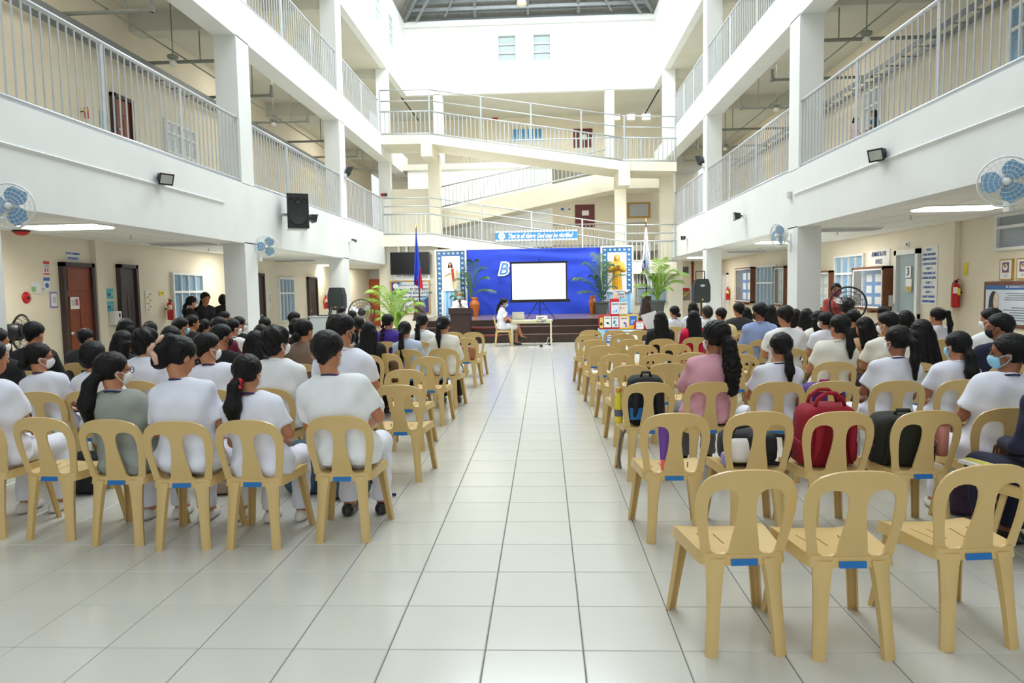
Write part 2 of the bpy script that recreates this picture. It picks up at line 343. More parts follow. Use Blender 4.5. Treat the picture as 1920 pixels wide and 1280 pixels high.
struct('slab_third_floor', MB().box(XL-.4, XR+.4, 30.5, 36.5, 6.75, 7.0), M_soffit)
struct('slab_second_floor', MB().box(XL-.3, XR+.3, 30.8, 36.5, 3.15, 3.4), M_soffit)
for px in (821, 1143):
    a = at(px, 200, Y=wy); struct('column', MB().box(a.x-.2, a.x+.2, wy, wy+.4, 7.0, ZS), M_white)
# narrow side windows high up on the upper left wall
for k, (ya, yb, za, zb) in enumerate(((26.3, 26.9, 11.6, 12.7), (28.6, 29.2, 11.5, 12.6))):
    wn = thing('window_%d' % (k+3), 'narrow louvred window in the upper white side wall, %s the corner' % ('nearer' if k else 'farther from'), 'window', (XL+.01, ya, za)); wn['kind'] = 'structure'
    part('pane', MB().box(XL, XL+.012, ya, yb, za, zb), mat('frosted_pane', (.36, .44, .45), .4), wn)
    for t in (.33, .67): part('bar', MB().box(XL, XL+.04, ya, yb, za+(zb-za)*t-.02, za+(zb-za)*t+.02), M_wframe, wn)
# ---------------------------------------------------------------- railings
bal_me = {}
def railing(label, A, B, ztop, zbot, step, posts=(), mat_=None, rr=.03, br=.013, extra=(), group='balcony railings', bottom=True, topz=None):
    """A, B: (x, y) ends; ztop/zbot: (zA, zB) of top and bottom rail; extra: heights above the top row for more rails"""
    mat_ = mat_ or M_metal
    A, B = Vector((*A, zbot[0])), Vector((*B, zbot[1])); dt = Vector((0, 0, ztop[0]-zbot[0])); L = (B-A).length
    r = thing('railing', label, 'railing', tuple(A), 0, group)
    part('top_rail', MB().tube([A+dt, B+dt], rr, 8), mat_, r, smooth=True)
    if bottom: part('bottom_rail', MB().tube([A+Vector((0, 0, .05)), B+Vector((0, 0, .05))], rr*1.15, 8), mat_, r, smooth=True)
    hh = round(dt.z, 3); key = (hh, br, mat_.name)
    if key not in bal_me: bal_me[key] = MB().tube([(0, 0, 0), (0, 0, hh)], br, 6).mesh('baluster', mat_)
    n = int(L/step)
    for i in range(n+1):
        o = bpy.data.objects.new('baluster', bal_me[key]); link(o, r, (B-A)*(i/n))
    if extra:
        for e in extra: part('upper_rail', MB().tube([A+dt+Vector((0, 0, e)), B+dt+Vector((0, 0, e))], rr*.75, 8), mat_, r, smooth=True)
    e = (max(extra) if extra else 0)
    for t in posts: q = A+(B-A)*t; part('post', MB().tube([q, q+dt+Vector((0, 0, e))], br*1.9, 8), mat_, r)
    return r
def P3(x, y): return (x, y)
zt2 = 5.09
Lc = [(7.62, 14.05), (14.65, 21.05), (21.65, 26.4)]; Rc = [(7.0, 14.0), (14.55, 21.7), (22.2, 27.1)]
for k, (a, b) in enumerate(Lc):
    n = ['nearest bay, opposite the wall speaker side', 'bay behind the black wall speaker', 'bay ending at the ramp landing'][k]
    railing('balcony railing, second floor, striped flag side, '+n, (XL-.06, a), (XL-.06, b), (zt2, zt2), (Z2, Z2), .155, (.33, .66) if k < 2 else (.5,))
    railing('balcony railing, third floor, striped flag side, '+n, (XL-.06, a), (XL-.06, b), (8.65, 8.65), (Z3, Z3), .155, (.33, .66) if k < 2 else (.5,))
for k, (a, b) in enumerate(Rc):
    n = ['nearest bay', 'middle bay', 'bay ending at the ramp landing'][k]
    railing('balcony railing, second floor, administrative offices side, '+n, (XR+.06, a), (XR+.06, b), (zt2, zt2), (Z2, Z2), .155, (.33, .66))
    railing('balcony railing, third floor, administrative offices side, '+n, (XR+.06, a), (XR+.06, b), (8.65, 8.65), (Z3, Z3), .155, (.33, .66))
railing('grey steel balcony railing, second floor near the entrance, striped flag side', (XL-.06, .25), (XL-.06, 7.0), (zt2, zt2), (Z2, Z2), .155, (.33, .66))
railing('grey steel balcony railing, second floor near the entrance, offices side', (XR+.06, .2), (XR+.06, 6.4), (zt2, zt2), (Z2, Z2), .155, (.33, .66))
# ---------------------------------------------------------------- ramps
def ramp(name, pts, y0, y1, th, material=None):
    """pts: [(x, ztop)] along the ramp; a deck with an upstand fascia"""
    top = pts; poly = [(x, z) for x, z in top]+[(x, z-th) for x, z in reversed(top)]
    return struct(name, MB().prism(poly, 'y', y0, y1), material or M_beam)
def zp(px, py, Y=YF): p = at(px, py, Y=Y); return (p.x, p.z)
up = [zp(712, 253.5), zp(805, 252), zp(1167.5, 302), zp(1257, 304)]
up[0] = (XL, up[0][1]); up[-1] = (XR, up[-1][1])
ramp('ramp_upper', up, YF, 28.3, .33)
lo = [(XL, 3.70), (-4.25, 3.69), (2.95, 2.52), (XR, 2.50)]
ramp('ramp_lower', lo, YF, 28.3, .42)
bk = [zp(827, 386.5, 28.9), zp(1089, 333, 28.9), zp(1160, 318, 28.9)]
bk = [(-6, bk[0][1]-.25), (bk[0][0]-.6, bk[0][1]-.25), bk[1], (3.1, bk[2][1]), (XR, bk[2][1])]
ramp('ramp_back', bk, 28.9, 30.4, .75)
bk2 = [(-4.4, .4), (2.9, 2.5), (XR, 2.5)]
ramp('ramp_back_lower', bk2, 28.9, 30.4, .35)
# landing beams and the columns under the landings
for (xa, xb, yt, yb) in ((789, 810, 271, 293), (1160, 1181.5, 315, 347)):
    a, b = at(xa, yt, Y=YF), at(xb, yb, Y=YF); struct('landing_beam', MB().box(a.x, b.x, YF-.03, 28.4, b.z, a.z+.2), M_beam)
for (xa, xb, yy, zt) in ((803, 825, YF+1.4, 6.9), (1153, 1174, YF+1.0, 5.6), (1239, 1263, YF+1.2, 6.0)):
    a, b = at(xa, 350, Y=yy), at(xb, 350, Y=yy); struct('column', MB().box(a.x, b.x, yy, yy+.4, 0, zt), M_beam)
a, b = at(733, 355, Y=28.2), at(803, 372, Y=28.2); struct('sill_wall', MB().box(a.x, b.x, 28.2, 28.35, 3.7, a.z), M_beam)
a, b = at(827, 300, Y=30.9), at(1040, 380, Y=30.9); struct('wall_back_stair', MB().box(-5.8, .4, 30.6, 30.75, 3.4, 6.9), M_white)
# ramp railings: baluster row with two rails above it
def ramp_rail(label, pts, Y, hb, extra, posts):
    for k in range(len(pts)-1):
        (xa, za), (xb, zb) = pts[k], pts[k+1]
        railing(label[k], (xa, Y), (xb, Y), (za+hb, zb+hb), (za, zb), .155, posts[k], M_railw, .03, .017, extra, 'ramp railings')
ramp_rail(['white railing with three bars on the upper landing at the striped flag side', 'long white sloping railing of the upper ramp', 'white railing with three bars on the upper landing at the offices side'],
          up, YF+.06, .86, (.38, .78), [(0, 1), (.27, .53, .79), (.04, .97)])
ramp_rail(['white railing on the lower landing above the black television', 'long white sloping railing of the lower ramp behind the glorified banner', 'white railing on the lower landing above the barred window'],
          lo, YF+.06, .78, (.29, .60), [(0, 1), (.27, .53, .79), (.04, .97)])
b0, b1 = (bk[1][0]+.3, bk[1][1]+.12), (bk[2][0], bk[2][1])
railing('white railing of the back ramp rising behind the lower ramp', (b0[0], 28.95), (b1[0]+1.0, 28.95), (b0[1]+.85, b1[1]+.85+.25), (b0[1], b1[1]+.25), .16, (), M_railw, .03, .017, (), 'ramp railings')
a, b = at(990, 425, Y=31), at(1150, 440, Y=31)
railing('white railing along the second floor gallery behind the ramps', (-1.2, 31), (XR-.5, 31), (4.35, 4.35), (3.4, 3.4), .16, (), M_railw, .03, .017, (), 'ramp railings')
railing('white railing along the third floor gallery behind the upper ramp', (-3.4, 31), (XR-.5, 31), (8.0, 8.0), (7.0, 7.0), .16, (), M_railw, .03, .017, (), 'ramp railings')
# ================================================================ things on the walls
def wrect(px0, py0, px1, py1, X):
    a, b = at(px0, py0, X=X), at(px1, py1, X=X)
    return min(a.y, b.y), max(a.y, b.y), b.z, a.z
def wbox(mb, X, y0, y1, z0, z1, t, g=0):
    s = 1 if X < 0 else -1
    return mb.box(*sorted((X+s*g, X+s*(g+t))), y0, y1, z0, z1)
def plate(name, label, cat, px, X, material, t=.012, group=None, g=0):
    y0, y1, z0, z1 = wrect(*px, X)
    s = 1 if X < 0 else -1
    o = thing(name, label, cat, (X+s*g, (y0+y1)/2, z0), 0, group)
    part('board', wbox(MB(), X, y0, y1, z0, z1, t, g), material, o)
    return o, (y0, y1, z0, z1)
def wlines(o, X, y0, y1, z0, z1, n, material, t=.016, w=.3):
    """rows of print as thin proud strips"""
    mb = MB(); h = (z1-z0)/n
    for i in range(n):
        a = y0+(y1-y0)*rnd.uniform(0, .08); b = y1-(y1-y0)*rnd.uniform(0, .25)
        wbox(mb, X, a, b, z0+h*(i+.5)-h*w/2, z0+h*(i+.5)+h*w/2, .002, t-.001)
    part('printed_lines', mb, material, o)
def door(n, label, px, X, leafm, framem, zb=0, panels=True, dark=False):
    a, b = at(px[0], px[1], X=X), at(px[2], px[3], X=X); y0, y1 = sorted((a.y, b.y)); z1 = a.z
    s = 1 if X < 0 else -1
    d = thing('door_%d' % n, label, 'door', (X, (y0+y1)/2, zb)); d['kind'] = 'structure'; hz = z1-zb
    f = MB(); wbox(f, X, y0, y0+.07, zb, z1, .09); wbox(f, X, y1-.07, y1, zb, z1, .09); wbox(f, X, y0, y1, z1-.07, z1, .09)
    part('door_frame', f, framem, d)
    lf = part('door_leaf', wbox(MB(), X, y0+.07, y1-.07, zb, z1-.07, .04), leafm, d)
    if panels:
        w = (y1-y0-.14)
        rows = [(.78, .95, 1), (.30, .74, 3 if dark else 2), (.06, .26, 2)]
        for (ta, tb, k) in rows:
            for i in range(k):
                c0 = y0+.07+w*(.10+.8*i/k+.02); c1 = y0+.07+w*(.10+.8*(i+1)/k-.02)
                part('door_panel', wbox(MB(), X, c0, c1, zb+hz*ta, zb+hz*tb, .012, .04), leafm, lf)
    kx = X+s*.09; ky = y0+.13
    part('door_knob', MB().lathe([(.01, -.03), (.03, -.02), (.035, 0), (.03, .02), (.01, .03)], 10, (kx, ky, zb+.98)), M_alu, d, smooth=True)
    return d, y0, y1, z1
# ---- left wall
door(1, 'red-brown panelled wooden door with a paper notice under the entrance sign', (108, 491, 168, 494), WL, M_brown, M_dkwood)
door(2, 'dark panelled door between the teal notices and the fire extinguisher', (216, 495, 251, 497), WL, M_dkwood, M_dkwood, dark=True)
door(3, 'dark door edge just past the first white column', (478, 512, 491, 513), WL, M_dkwood, M_dkwood, dark=True)
door(4, 'dark grey panelled door beside the tall window past the first column', (574, 519, 591, 520), WL, M_dkwood, M_dkwood, dark=True)
dp = at(137, 556, X=WL)
o, r = plate('notice', 'white notice with a pink figure taped on the red-brown door', 'notice', (125, 557, 143, 579), WL, M_paper, .006, g=.058)
wlines(o, WL, r[0]+.02, r[0]+(r[1]-r[0])*.5, r[2]+.05, r[3]-.05, 6, M_inkk, .065)
mb = MB(); wbox(mb, WL, r[0]+(r[1]-r[0])*.55, r[1]-.03, r[2]+.06, r[3]-.03, .002, .064); part('figure', mb, mat('pink_ink', srgb(200, 90, 110), .7), o)
o, r = plate('entrance_sign', 'small blue lettered ENTRANCE sign above the red-brown door', 'sign', (122, 470, 149, 490), WL, M_paper)
c = ((r[0]+r[1])/2, r[3]-r[2])
text('lettering', 'ENTRANCE', c[1]*.42, M_ink, o, (WL+.014, c[0], r[2]+c[1]*.25), R_LEFT, sx=.8, bold=.001)
text('lettering', 'DOOR 5 ADMISSION', c[1]*.30, M_ink, o, (WL+.014, c[0], r[2]+c[1]*.75), R_LEFT, sx=.75, bold=.001)
o, r = plate('safety_notice', 'tall red and white distancing notice left of the red-brown door', 'notice', (79, 489, 92, 515), WL, M_paper)
mb = MB(); h = r[3]-r[2]; wbox(mb, WL, r[0], r[1], r[3]-h*.22, r[3], .003, .012); wbox(mb, WL, r[0], r[1], r[2], r[2]+h*.1, .003, .012); part('red_band', mb, mat('notice_red', srgb(205, 70, 85), .6), o)
for t in (.2, .62): part('figure', wbox(MB(), WL, r[0]+(r[1]-r[0])*t, r[0]+(r[1]-r[0])*(t+.18), r[2]+h*.2, r[2]+h*.48, .003, .012), mat('notice_red', srgb(205, 70, 85), .6), o); wlines(o, WL, r[0]+.02, r[1], r[2]+h*.52, r[3]-h*.25, 3, M_inkk, .013)
o, r = plate('mask_notice', 'blue and white face mask notice below the distancing notice', 'notice', (80, 520, 93, 545), WL, M_paper)
mb = MB(); h = r[3]-r[2]; wbox(mb, WL, r[0], r[1], r[3]-h*.25, r[3], .003, .012); part('blue_band', mb, M_ink, o)
cy = (r[0]+r[1])/2; part('mask_symbol', MB().lathe([(.002, 0), ((r[1]-r[0])*.3, 0), ((r[1]-r[0])*.3, .004), (.002, .004)], 16).xf(Matrix.Translation((WL+.012, cy, r[2]+h*.4)) @ Matrix.Rotation(PI/2, 4, 'Y')), M_ink, o)
o, r = plate('notice', 'white notice with green print above the red alarm bell', 'notice', (57, 528, 76, 549), WL, M_paper)
mb = MB(); wbox(mb, WL, r[0], r[0]+(r[1]-r[0])*.45, r[2]+.02, r[3]-.08, .003, .012); part('green_block', mb, mat('green_ink', srgb(150, 190, 130), .6), o); wlines(o, WL, cy-.05, r[1], r[2]+.05, r[3]-.1, 5, M_inkk, .013)
o, r = plate('notice', 'white typed sheet in a thin violet frame beside the red-brown door', 'notice', (92, 547, 108, 577), WL, mat('violet_frame', srgb(150, 140, 190), .5))
mb = MB(); wbox(mb, WL, r[0]+.02, r[1]-.02, r[2]+.03, r[3]-.03, .003, .012); part('sheet', mb, M_paper, o); wlines(o, WL, r[0]+.05, r[1]-.03, r[2]+.08, r[3]-.08, 9, M_inkk, .016)
p = at(49, 558, X=WL); o = thing('alarm_bell', 'round red fire alarm bell on the cream wall', 'alarm bell', tuple(p))
part('gong', MB().lathe([(.001, .035), (.05, .032), (.085, .02), (.095, .005), (.095, 0)], 20).xf(Matrix.Translation(p) @ Matrix.Rotation(PI/2, 4, 'Y')), M_red, o, smooth=True)
part('boss', MB().lathe([(.001, .048), (.02, .045), (.025, .03)], 12).xf(Matrix.Translation(p) @ Matrix.Rotation(PI/2, 4, 'Y')), M_dark, o, smooth=True)
p = at(40, 437, X=-7.9); o = thing('fire_detector', 'red domed fire sounder under the aisle ceiling', 'alarm', (p.x, p.y, ZC_L-.08))
part('dome', MB().lathe([(.001, 0), (.06, .01), (.1, .04), (.11, .08)], 18, (p.x, p.y, ZC_L-.08)), M_red, o, smooth=True); part('base', MB().lathe([(.12, 0), (.12, .02)], 18, (p.x, p.y, ZC_L-.02)), M_dark, o)
for px, lab in (((197, 541, 212, 560), 'upper teal picture notice beside the dark panelled door'), ((197, 565, 213, 583), 'lower teal notice beside the dark panelled door')):
    o, r = plate('notice', lab, 'notice', px, WL, mat('teal_print', srgb(95, 185, 190), .6))
    mb = MB(); wbox(mb, WL, r[0]+(r[1]-r[0])*.2, r[0]+(r[1]-r[0])*.6, r[2]+.05, r[3]-.08, .003, .012); part('picture', mb, mat('teal_dark', srgb(40, 120, 150), .6), o)
    wlines(o, WL, r[0]+(r[1]-r[0])*.65, r[1], r[2]+.05, r[3]-.05, 5, M_paper, .013)
y0, y1, z0, z1 = wrect(203, 584, 218, 608, WL)
o = thing('sanitizer_dispenser', 'white wall dispenser below the teal notices', 'dispenser', (WL, (y0+y1)/2, z0)); part('case', wbox(MB(), WL, y0, y1, z0, z1, .12), M_wframe, o)
part('window', wbox(MB(), WL, y0+(y1-y0)*.6, y0+(y1-y0)*.8, z0+(z1-z0)*.55, z0+(z1-z0)*.85, .004, .12), M_black, o); part('nozzle', wbox(MB(), WL, y0+.1, y1-.1, z0-.03, z0, .08), M_alu, o)
o, r = plate('poster', 'narrow white poster with orange pictures past the dark panelled door', 'poster', (271, 545, 284, 586), WL, M_paper)
mb = MB()
for k in range(6): t = .1+k*.14; wbox(mb, WL, r[0]+.04+.08*(k % 2), r[0]+.14+.08*(k % 2), r[2]+(r[3]-r[2])*t, r[2]+(r[3]-r[2])*(t+.08), .003, .012)
part('pictures', mb, mat('orange_ink', srgb(235, 175, 90), .6), o)
o, r = plate('extinguisher_sign', 'small yellow label above the fire extinguisher near the blue window', 'sign', (298, 545, 307, 554), WL, M_yellow)
wlines(o, WL, r[0]+.03, r[1], r[2]+.03, r[3]-.03, 2, M_inkk, .013, .5)
def extinguisher(label, px, py0, py1, X, g=.1):
    a, b = at(px, py0, X=X), at(px, py1, X=X); s = 1 if X < 0 else -1; H = a.z-b.z; c = (X+s*g, a.y, b.z); r = H*.145
    o = thing('fire_extinguisher', label, 'fire extinguisher', c)
    part('cylinder', MB().lathe([(r*.9, 0), (r, .02), (r, H*.72), (r*.8, H*.80), (r*.35, H*.86), (r*.3, H*.89)], 18, c), M_red, o, smooth=True)
    part('tag', MB().box(*sorted((c[0]+s*r*.1, c[0]+s*r*.9)), c[1]-r*1.06, c[1]-r*.5, c[2]+H*.5, c[2]+H*.72), M_paper, o)
    part('tag', MB().box(*sorted((c[0]-s*r*.5, c[0]+s*r*.05)), c[1]-r*1.08, c[1]-r*.8, c[2]+H*.44, c[2]+H*.68), M_yellow, o)
    part('valve', MB().cbox((c[0], c[1], c[2]+H*.92), (r*.6, r*.6, H*.08)), M_dark, o)
    part('handle', MB().tube([(c[0], c[1], c[2]+H*.95), (c[0], c[1]-r*1.1, c[2]+H*1.0)], r*.16, 6), M_red, o)
    part('hose', MB().tube([(c[0], c[1]+r*.3, c[2]+H*.92), (c[0], c[1]+r*1.3, c[2]+H*.86), (c[0], c[1]+r*1.4, c[2]+H*.6), (c[0], c[1]+r*1.15, c[2]+H*.35)], r*.16, 6), M_black, o, smooth=True)
    part('bracket', MB().box(*sorted((X, X+s*g)), c[1]-r*.4, c[1]+r*.4, c[2]+H*.5, c[2]+H*.55), M_dark, o)
extinguisher('red fire extinguisher on the cream wall under the small yellow label', 310, 560, 600, WL)
extinguisher('small red fire extinguisher on the far wall past the tall window', 606, 553, 579, WL)
extinguisher('large red fire extinguisher on the cream wall right of the office list', 1803, 523, 576, WR)
extinguisher('red fire extinguisher by the pale door past the notice case', 1369, 537, 562, WR)
def window(n, label, px, X, cols, rows, midbar=None, curtain=None):
    y0, y1, z0, z1 = wrect(*px, X); s = 1 if X < 0 else -1
    w = thing('window_%d' % n, label, 'window', (X, (y0+y1)/2, z0)); w['kind'] = 'structure'
    part('curtain', wbox(MB(), X, y0, y1, z0, z1, .006, .002), curtain or M_gbrt, w)
    f = MB(); wbox(f, X, y0-.05, y0, z0-.05, z1+.05, .07); wbox(f, X, y1, y1+.05, z0-.05, z1+.05, .07); wbox(f, X, y0, y1, z0-.05, z0, .07); wbox(f, X, y0, y1, z1, z1+.05, .07)
    part('window_frame', f, M_wframe, w)
    for i in range(1, cols): yy = y0+(y1-y0)*i/cols; part('mullion', wbox(MB(), X, yy-.014, yy+.014, z0, z1, .05, .01), M_wframe, w)
    zz = [z0+(z1-z0)*t for t in (midbar or (.66,))]
    for z in zz: part('transom', wbox(MB(), X, y0, y1, z-.025, z+.025, .055, .01), M_wframe, w)
    pm = {}
    for i in range(cols):
        for j in range(rows):
            a = y0+(y1-y0)*i/cols+.025; b = y0+(y1-y0)*(i+1)/cols-.025; c = z0+(z1-z0)*j/rows+.006; d = z0+(z1-z0)*(j+1)/rows-.006
            part('pane', wbox(MB(), X, a, b, c, d, .006, .02), M_glass, w)
    return w
window(5, 'white louvred window with blue panes behind the standing women', (321, 515, 379, 604), WL, 4, 8)
window(6, 'white louvred window past the first column, dark doors on both sides', (521, 523, 550, 598), WL, 4, 8)
o, r = plate('poster', 'narrow pale poster on the wall left of the tall louvred window', 'poster', (502, 546, 508, 574), WL, M_paper); wlines(o, WL, r[0]+.05, r[1], r[2]+.1, r[3]-.1, 5, M_inkk, .013)
# ---- right wall
M_grey = mat('grey_interior', srgb(150, 156, 160), .25, noise=.1, nscale=3)
y0, y1, z0, z1 = wrect(1569, 482, 1621, 575, WR); 
window(7, 'white window with blue curtain behind the standing person in red', (1570, 484, 1620, 575), WR, 4, 6)
window(8, 'tall white gridded window between the wooden cases', (1421, 502, 1456, 580), WR, 5, 7, (.62,))
window(9, 'high glazed window at the edge of the frame above the portraits', (1877, 408, 1985, 455), WR, 1, 1, (), M_grey)
o, r = plate('office_sign', 'white sign reading ADMINISTRATIVE OFFICES in blue capitals', 'sign', (1630, 470, 1669, 497), WR, M_paper)
H = r[3]-r[2]; cy = (r[0]+r[1])/2
text('lettering', 'ADMINISTRATIVE', H*.40, M_inkd, o, (WR-.015, cy, r[2]+H*.72), R_RIGHT, sx=.62, bold=.002)
text('lettering', 'OFFICES', H*.40, M_inkd, o, (WR-.015, cy, r[2]+H*.25), R_RIGHT, sx=.62, bold=.002)
o, r = plate('room_sign', 'tiny white 1B sign above the glass office door', 'sign', (1697, 454, 1705, 463), WR, M_paper); text('lettering', '1B', (r[3]-r[2])*.8, M_inkd, o, (WR-.015, (r[0]+r[1])/2, (r[2]+r[3])/2), R_RIGHT)
# glass office door
a, b = at(1683, 470, X=WR), at(1728, 469, X=WR); y0, y1 = sorted((a.y, b.y)); z1 = a.z
d = thing('door_5', 'white framed glass door with a large 3 on the pane', 'door', (WR, (y0+y1)/2, 0)); d['kind'] = 'structure'
f = MB(); wbox(f, WR, y0, y0+.1, 0, z1, .08); wbox(f, WR, y1-.1, y1, 0, z1, .08); wbox(f, WR, y0, y1, z1-.1, z1, .08); wbox(f, WR, y0, y1, .85, .95, .06); wbox(f, WR, y0, y1, 0, .2, .06)
part('door_frame', f, M_wframe, d); part('interior', wbox(MB(), WR, y0+.1, y1-.1, .2, z1-.1, .006, .002), mat('office_interior', srgb(150, 170, 175), .5, noise=.2, nscale=2), d)
part('pane', wbox(MB(), WR, y0+.1, y1-.1, .2, z1-.1, .008, .03), M_glass, d); part('handle', MB().box(WR-.12, WR-.08, y1-.08, y1-.05, .9, 1.15), M_alu, d)
o, r = plate('number_card', 'white card with a big dark 3 behind the office door glass', 'sign', (1702, 499, 1712, 520), WR, M_paper, .006, g=.04)
text('lettering', '3', (r[3]-r[2])*.95, M_inkd, o, (WR-.05, (r[0]+r[1])/2, (r[2]+r[3])/2), R_RIGHT, bold=.004)
o, r = plate('number_card', 'blank white card and yellow picture under the number card', 'sign', (1702, 523, 1713, 547), WR, M_paper, .006, g=.04)
mb = MB(); wbox(mb, WR, r[0], r[1], r[2], r[2]+(r[3]-r[2])*.42, .003, .047); part('picture', mb, mat('yellow_picture', srgb(190, 170, 90), .6, noise=.4, nscale=20), o)
o, r = plate('office_list', 'tall white office list with rows of blue capitals beside the glass door', 'sign', (1729, 463, 1757, 572), WR, M_paper)
H = r[3]-r[2]; cy = (r[0]+r[1])/2
for k, s in enumerate(('UNIT 1', '1. SAFETY AND SECURITY', '2. HUMAN EDUCATION OFF', '3. DEAN OF COLLEGE', 'UNIT 2', '1. PERSONNEL OFF', '2. GENERAL EDUCATION', 'UNIT 3', '1. PRESIDENT\'S OFF', 'UNIT 4', '1. QUALITY ASSURANCE', '2. PRESIDENT\'S CONFEREN')):
    w = r[1]-r[0]; t = text('lettering', s, H*.055, M_ink, o, (WR-.015, cy, r[3]-H*(.06+.08*k)), R_RIGHT, bold=.001)
    t.scale.x = min(1.1, w*.9/max(.01, len(s)*H*.055*.60))
o, r = plate('extinguisher_sign', 'narrow yellow vertical label above the large fire extinguisher', 'sign', (1809, 493, 1815, 516), WR, M_yellow)
wlines(o, WR, r[0]+.05, r[1]-.05, r[2]+.1, r[3]-.1, 2, M_inkk, .013)
def portrait(label, px):
    o, r = plate('portrait', label, 'portrait', px, WR, M_gold, .03); w, h = r[1]-r[0], r[3]-r[2]
    part('mount', wbox(MB(), WR, r[0]+w*.08, r[1]-w*.08, r[2]+h*.06, r[3]-h*.06, .004, .03), M_paper, o)
    part('photo_print', wbox(MB(), WR, r[0]+w*.24, r[1]-w*.24, r[2]+h*.36, r[3]-h*.16, .003, .033), mat('portrait_ground', srgb(120, 85, 110), .6, noise=.2), o)
    cy, cz = (r[0]+r[1])/2, r[2]+h*.58
    def disc(ry, rz, y, z, g): return MB().lathe([(.001, .004), (1, .004), (1, 0), (.001, 0)], 16).xf(Matrix.Translation((WR-g, y, z)) @ Matrix.Diagonal((1, ry, rz, 1)) @ Matrix.Rotation(-PI/2, 4, 'Y'))
    part('veil', disc(w*.17, h*.16, cy, cz+.01, .037), M_paper, o); part('face', disc(w*.08, h*.08, cy, cz+.03, .042), M_skin, o)
    wlines(o, WR, cy-w*.2, cy+w*.2, r[2]+h*.15, r[2]+h*.28, 2, M_inkk, .034)
portrait('gold framed portrait of a person in a white veil above the mission board', (1878, 486, 1901, 525))
portrait('gold framed portrait cut by the frame edge beside the white veil portrait', (1910, 484, 1936, 523))
o, r = plate('mission_board', 'wood framed school board with blue heading and printed text', 'board', (1849, 528, 1990, 622), WR, M_frame, .03)
w, h = r[1]-r[0], r[3]-r[2]
part('sheet', wbox(MB(), WR, r[0]+.05, r[1]-.06, r[2]+.06, r[3]-.06, .004, .03), mat('pale_blue_print', srgb(215, 226, 238), .5, noise=.03), o)
part('heading_band', wbox(MB(), WR, r[0]+.05, r[1]-.06, r[3]-h*.18, r[3]-.06, .003, .034), mat('heading_blue', srgb(50, 100, 165), .5), o)
text('lettering', "St. Scholastica's College Tacloban", h*.08, M_paper, o, (WR-.039, r[0]+w*.45, r[3]-h*.115), R_RIGHT)
wlines(o, WR, r[0]+.1, r[1]-w*.28, r[2]+h*.58, r[2]+h*.76, 4, M_inkk, .036, .3); wlines(o, WR, r[0]+.1, r[1]-w*.28, r[2]+h*.14, r[2]+h*.46, 6, M_inkk, .036, .3)
def wdisc(X, y, z, ry, rz, g): return MB().lathe([(.001, .004), (1, .004), (1, 0), (.001, 0)], 20).xf(Matrix.Translation((X-g, y, z)) @ Matrix.Diagonal((1, ry, rz, 1)) @ Matrix.Rotation(-PI/2, 4, 'Y'))
part('figure_habit', wdisc(WR, r[1]-w*.15, r[2]+h*.45, w*.07, h*.34, .036), mat('habit_dark', srgb(40, 45, 60), .6), o); part('figure_face', wdisc(WR, r[1]-w*.19, r[2]+h*.55, w*.035, h*.2, .041), mat('habit_pale', srgb(225, 205, 180), .6, noise=.15, nscale=15), o)
# wooden notice cases with glass fronts
def case(label, px, X, depth, inner, doors=1):
    y0, y1, z0, z1 = wrect(*px, X); s = 1 if X < 0 else -1
    o = thing('notice_case', label, 'notice board', (X, (y0+y1)/2, z0))
    f = MB(); e = .05
    wbox(f, X, y0, y0+e, z0, z1, depth); wbox(f, X, y1-e, y1, z0, z1, depth); wbox(f, X, y0, y1, z0, z0+e, depth); wbox(f, X, y0, y1, z1-e, z1, depth)
    part('case_frame', f, M_frame, o); part('back_board', wbox(MB(), X, y0, y1, z0, z1, .02), inner, o)
    fr = MB(); t = .03; wbox(fr, X, y0+e, y0+e+t, z0+e, z1-e, .02, depth-.02); wbox(fr, X, y1-e-t, y1-e, z0+e, z1-e, .02, depth-.02); wbox(fr, X, y0, y1, z0+e, z0+e+t, .02, depth-.02); wbox(fr, X, y0, y1, z1-e-t, z1-e, .02, depth-.02)
    part('door_frame', fr, M_wframe, o)
    for i in range(3):
        for j in range(3):
            a = y0+e+.08+(y1-y0-.25)*i/3; c = z0+.12+(z1-z0-.2)*j/3
            part('pinned_sheet', wbox(MB(), X, a, a+(y1-y0-.3)/4.6, c, c+(z1-z0-.25)/4.2, .004, .022), M_paper, o)
    part('pane', wbox(MB(), X, y0+e, y1-e, z0+e, z1-e, .006, depth-.01), M_glass, o)
    part('shelf_bracket', wbox(MB(), X, (y0+y1)/2-.1, (y0+y1)/2+.1, z0-.07, z0, depth*.7), M_frame, o)
case('wide wooden glass notice case with blue board below the office sign', (1617, 502, 1676, 582), WR, .25, mat('blue_felt', srgb(40, 110, 185), .8))
case('wooden notice case half hidden by the white column', (1530, 509, 1568, 580), WR, .2, mat('pale_felt', srgb(190, 205, 205), .8))
case('narrow white-fronted wooden notice case left of the tall gridded window', (1390, 503, 1420, 568), WR, .25, mat('blue_felt', srgb(60, 110, 170), .8))
case('glass notice case on the far side of the tall gridded window', (1459, 500, 1478, 574), WR, .15, mat('pale_felt', srgb(160, 185, 180), .8))
y0, y1, z0, z1 = wrect(1665, 553, 1677, 574, WR)
o = thing('sanitizer_dispenser', 'white wall dispenser between the blue notice case and glass door', 'dispenser', (WR, (y0+y1)/2, z0)); part('case', wbox(MB(), WR, y0, y1, z0, z1, .12), M_wframe, o); part('window', wbox(MB(), WR, y0+.05, y0+.1, z0+.1, z1-.08, .004, .12), M_black, o)
door(6, 'pale wooden door past the red extinguisher behind the second column', (1358, 512, 1366, 513), WR, M_wframe, M_wframe, panels=False)
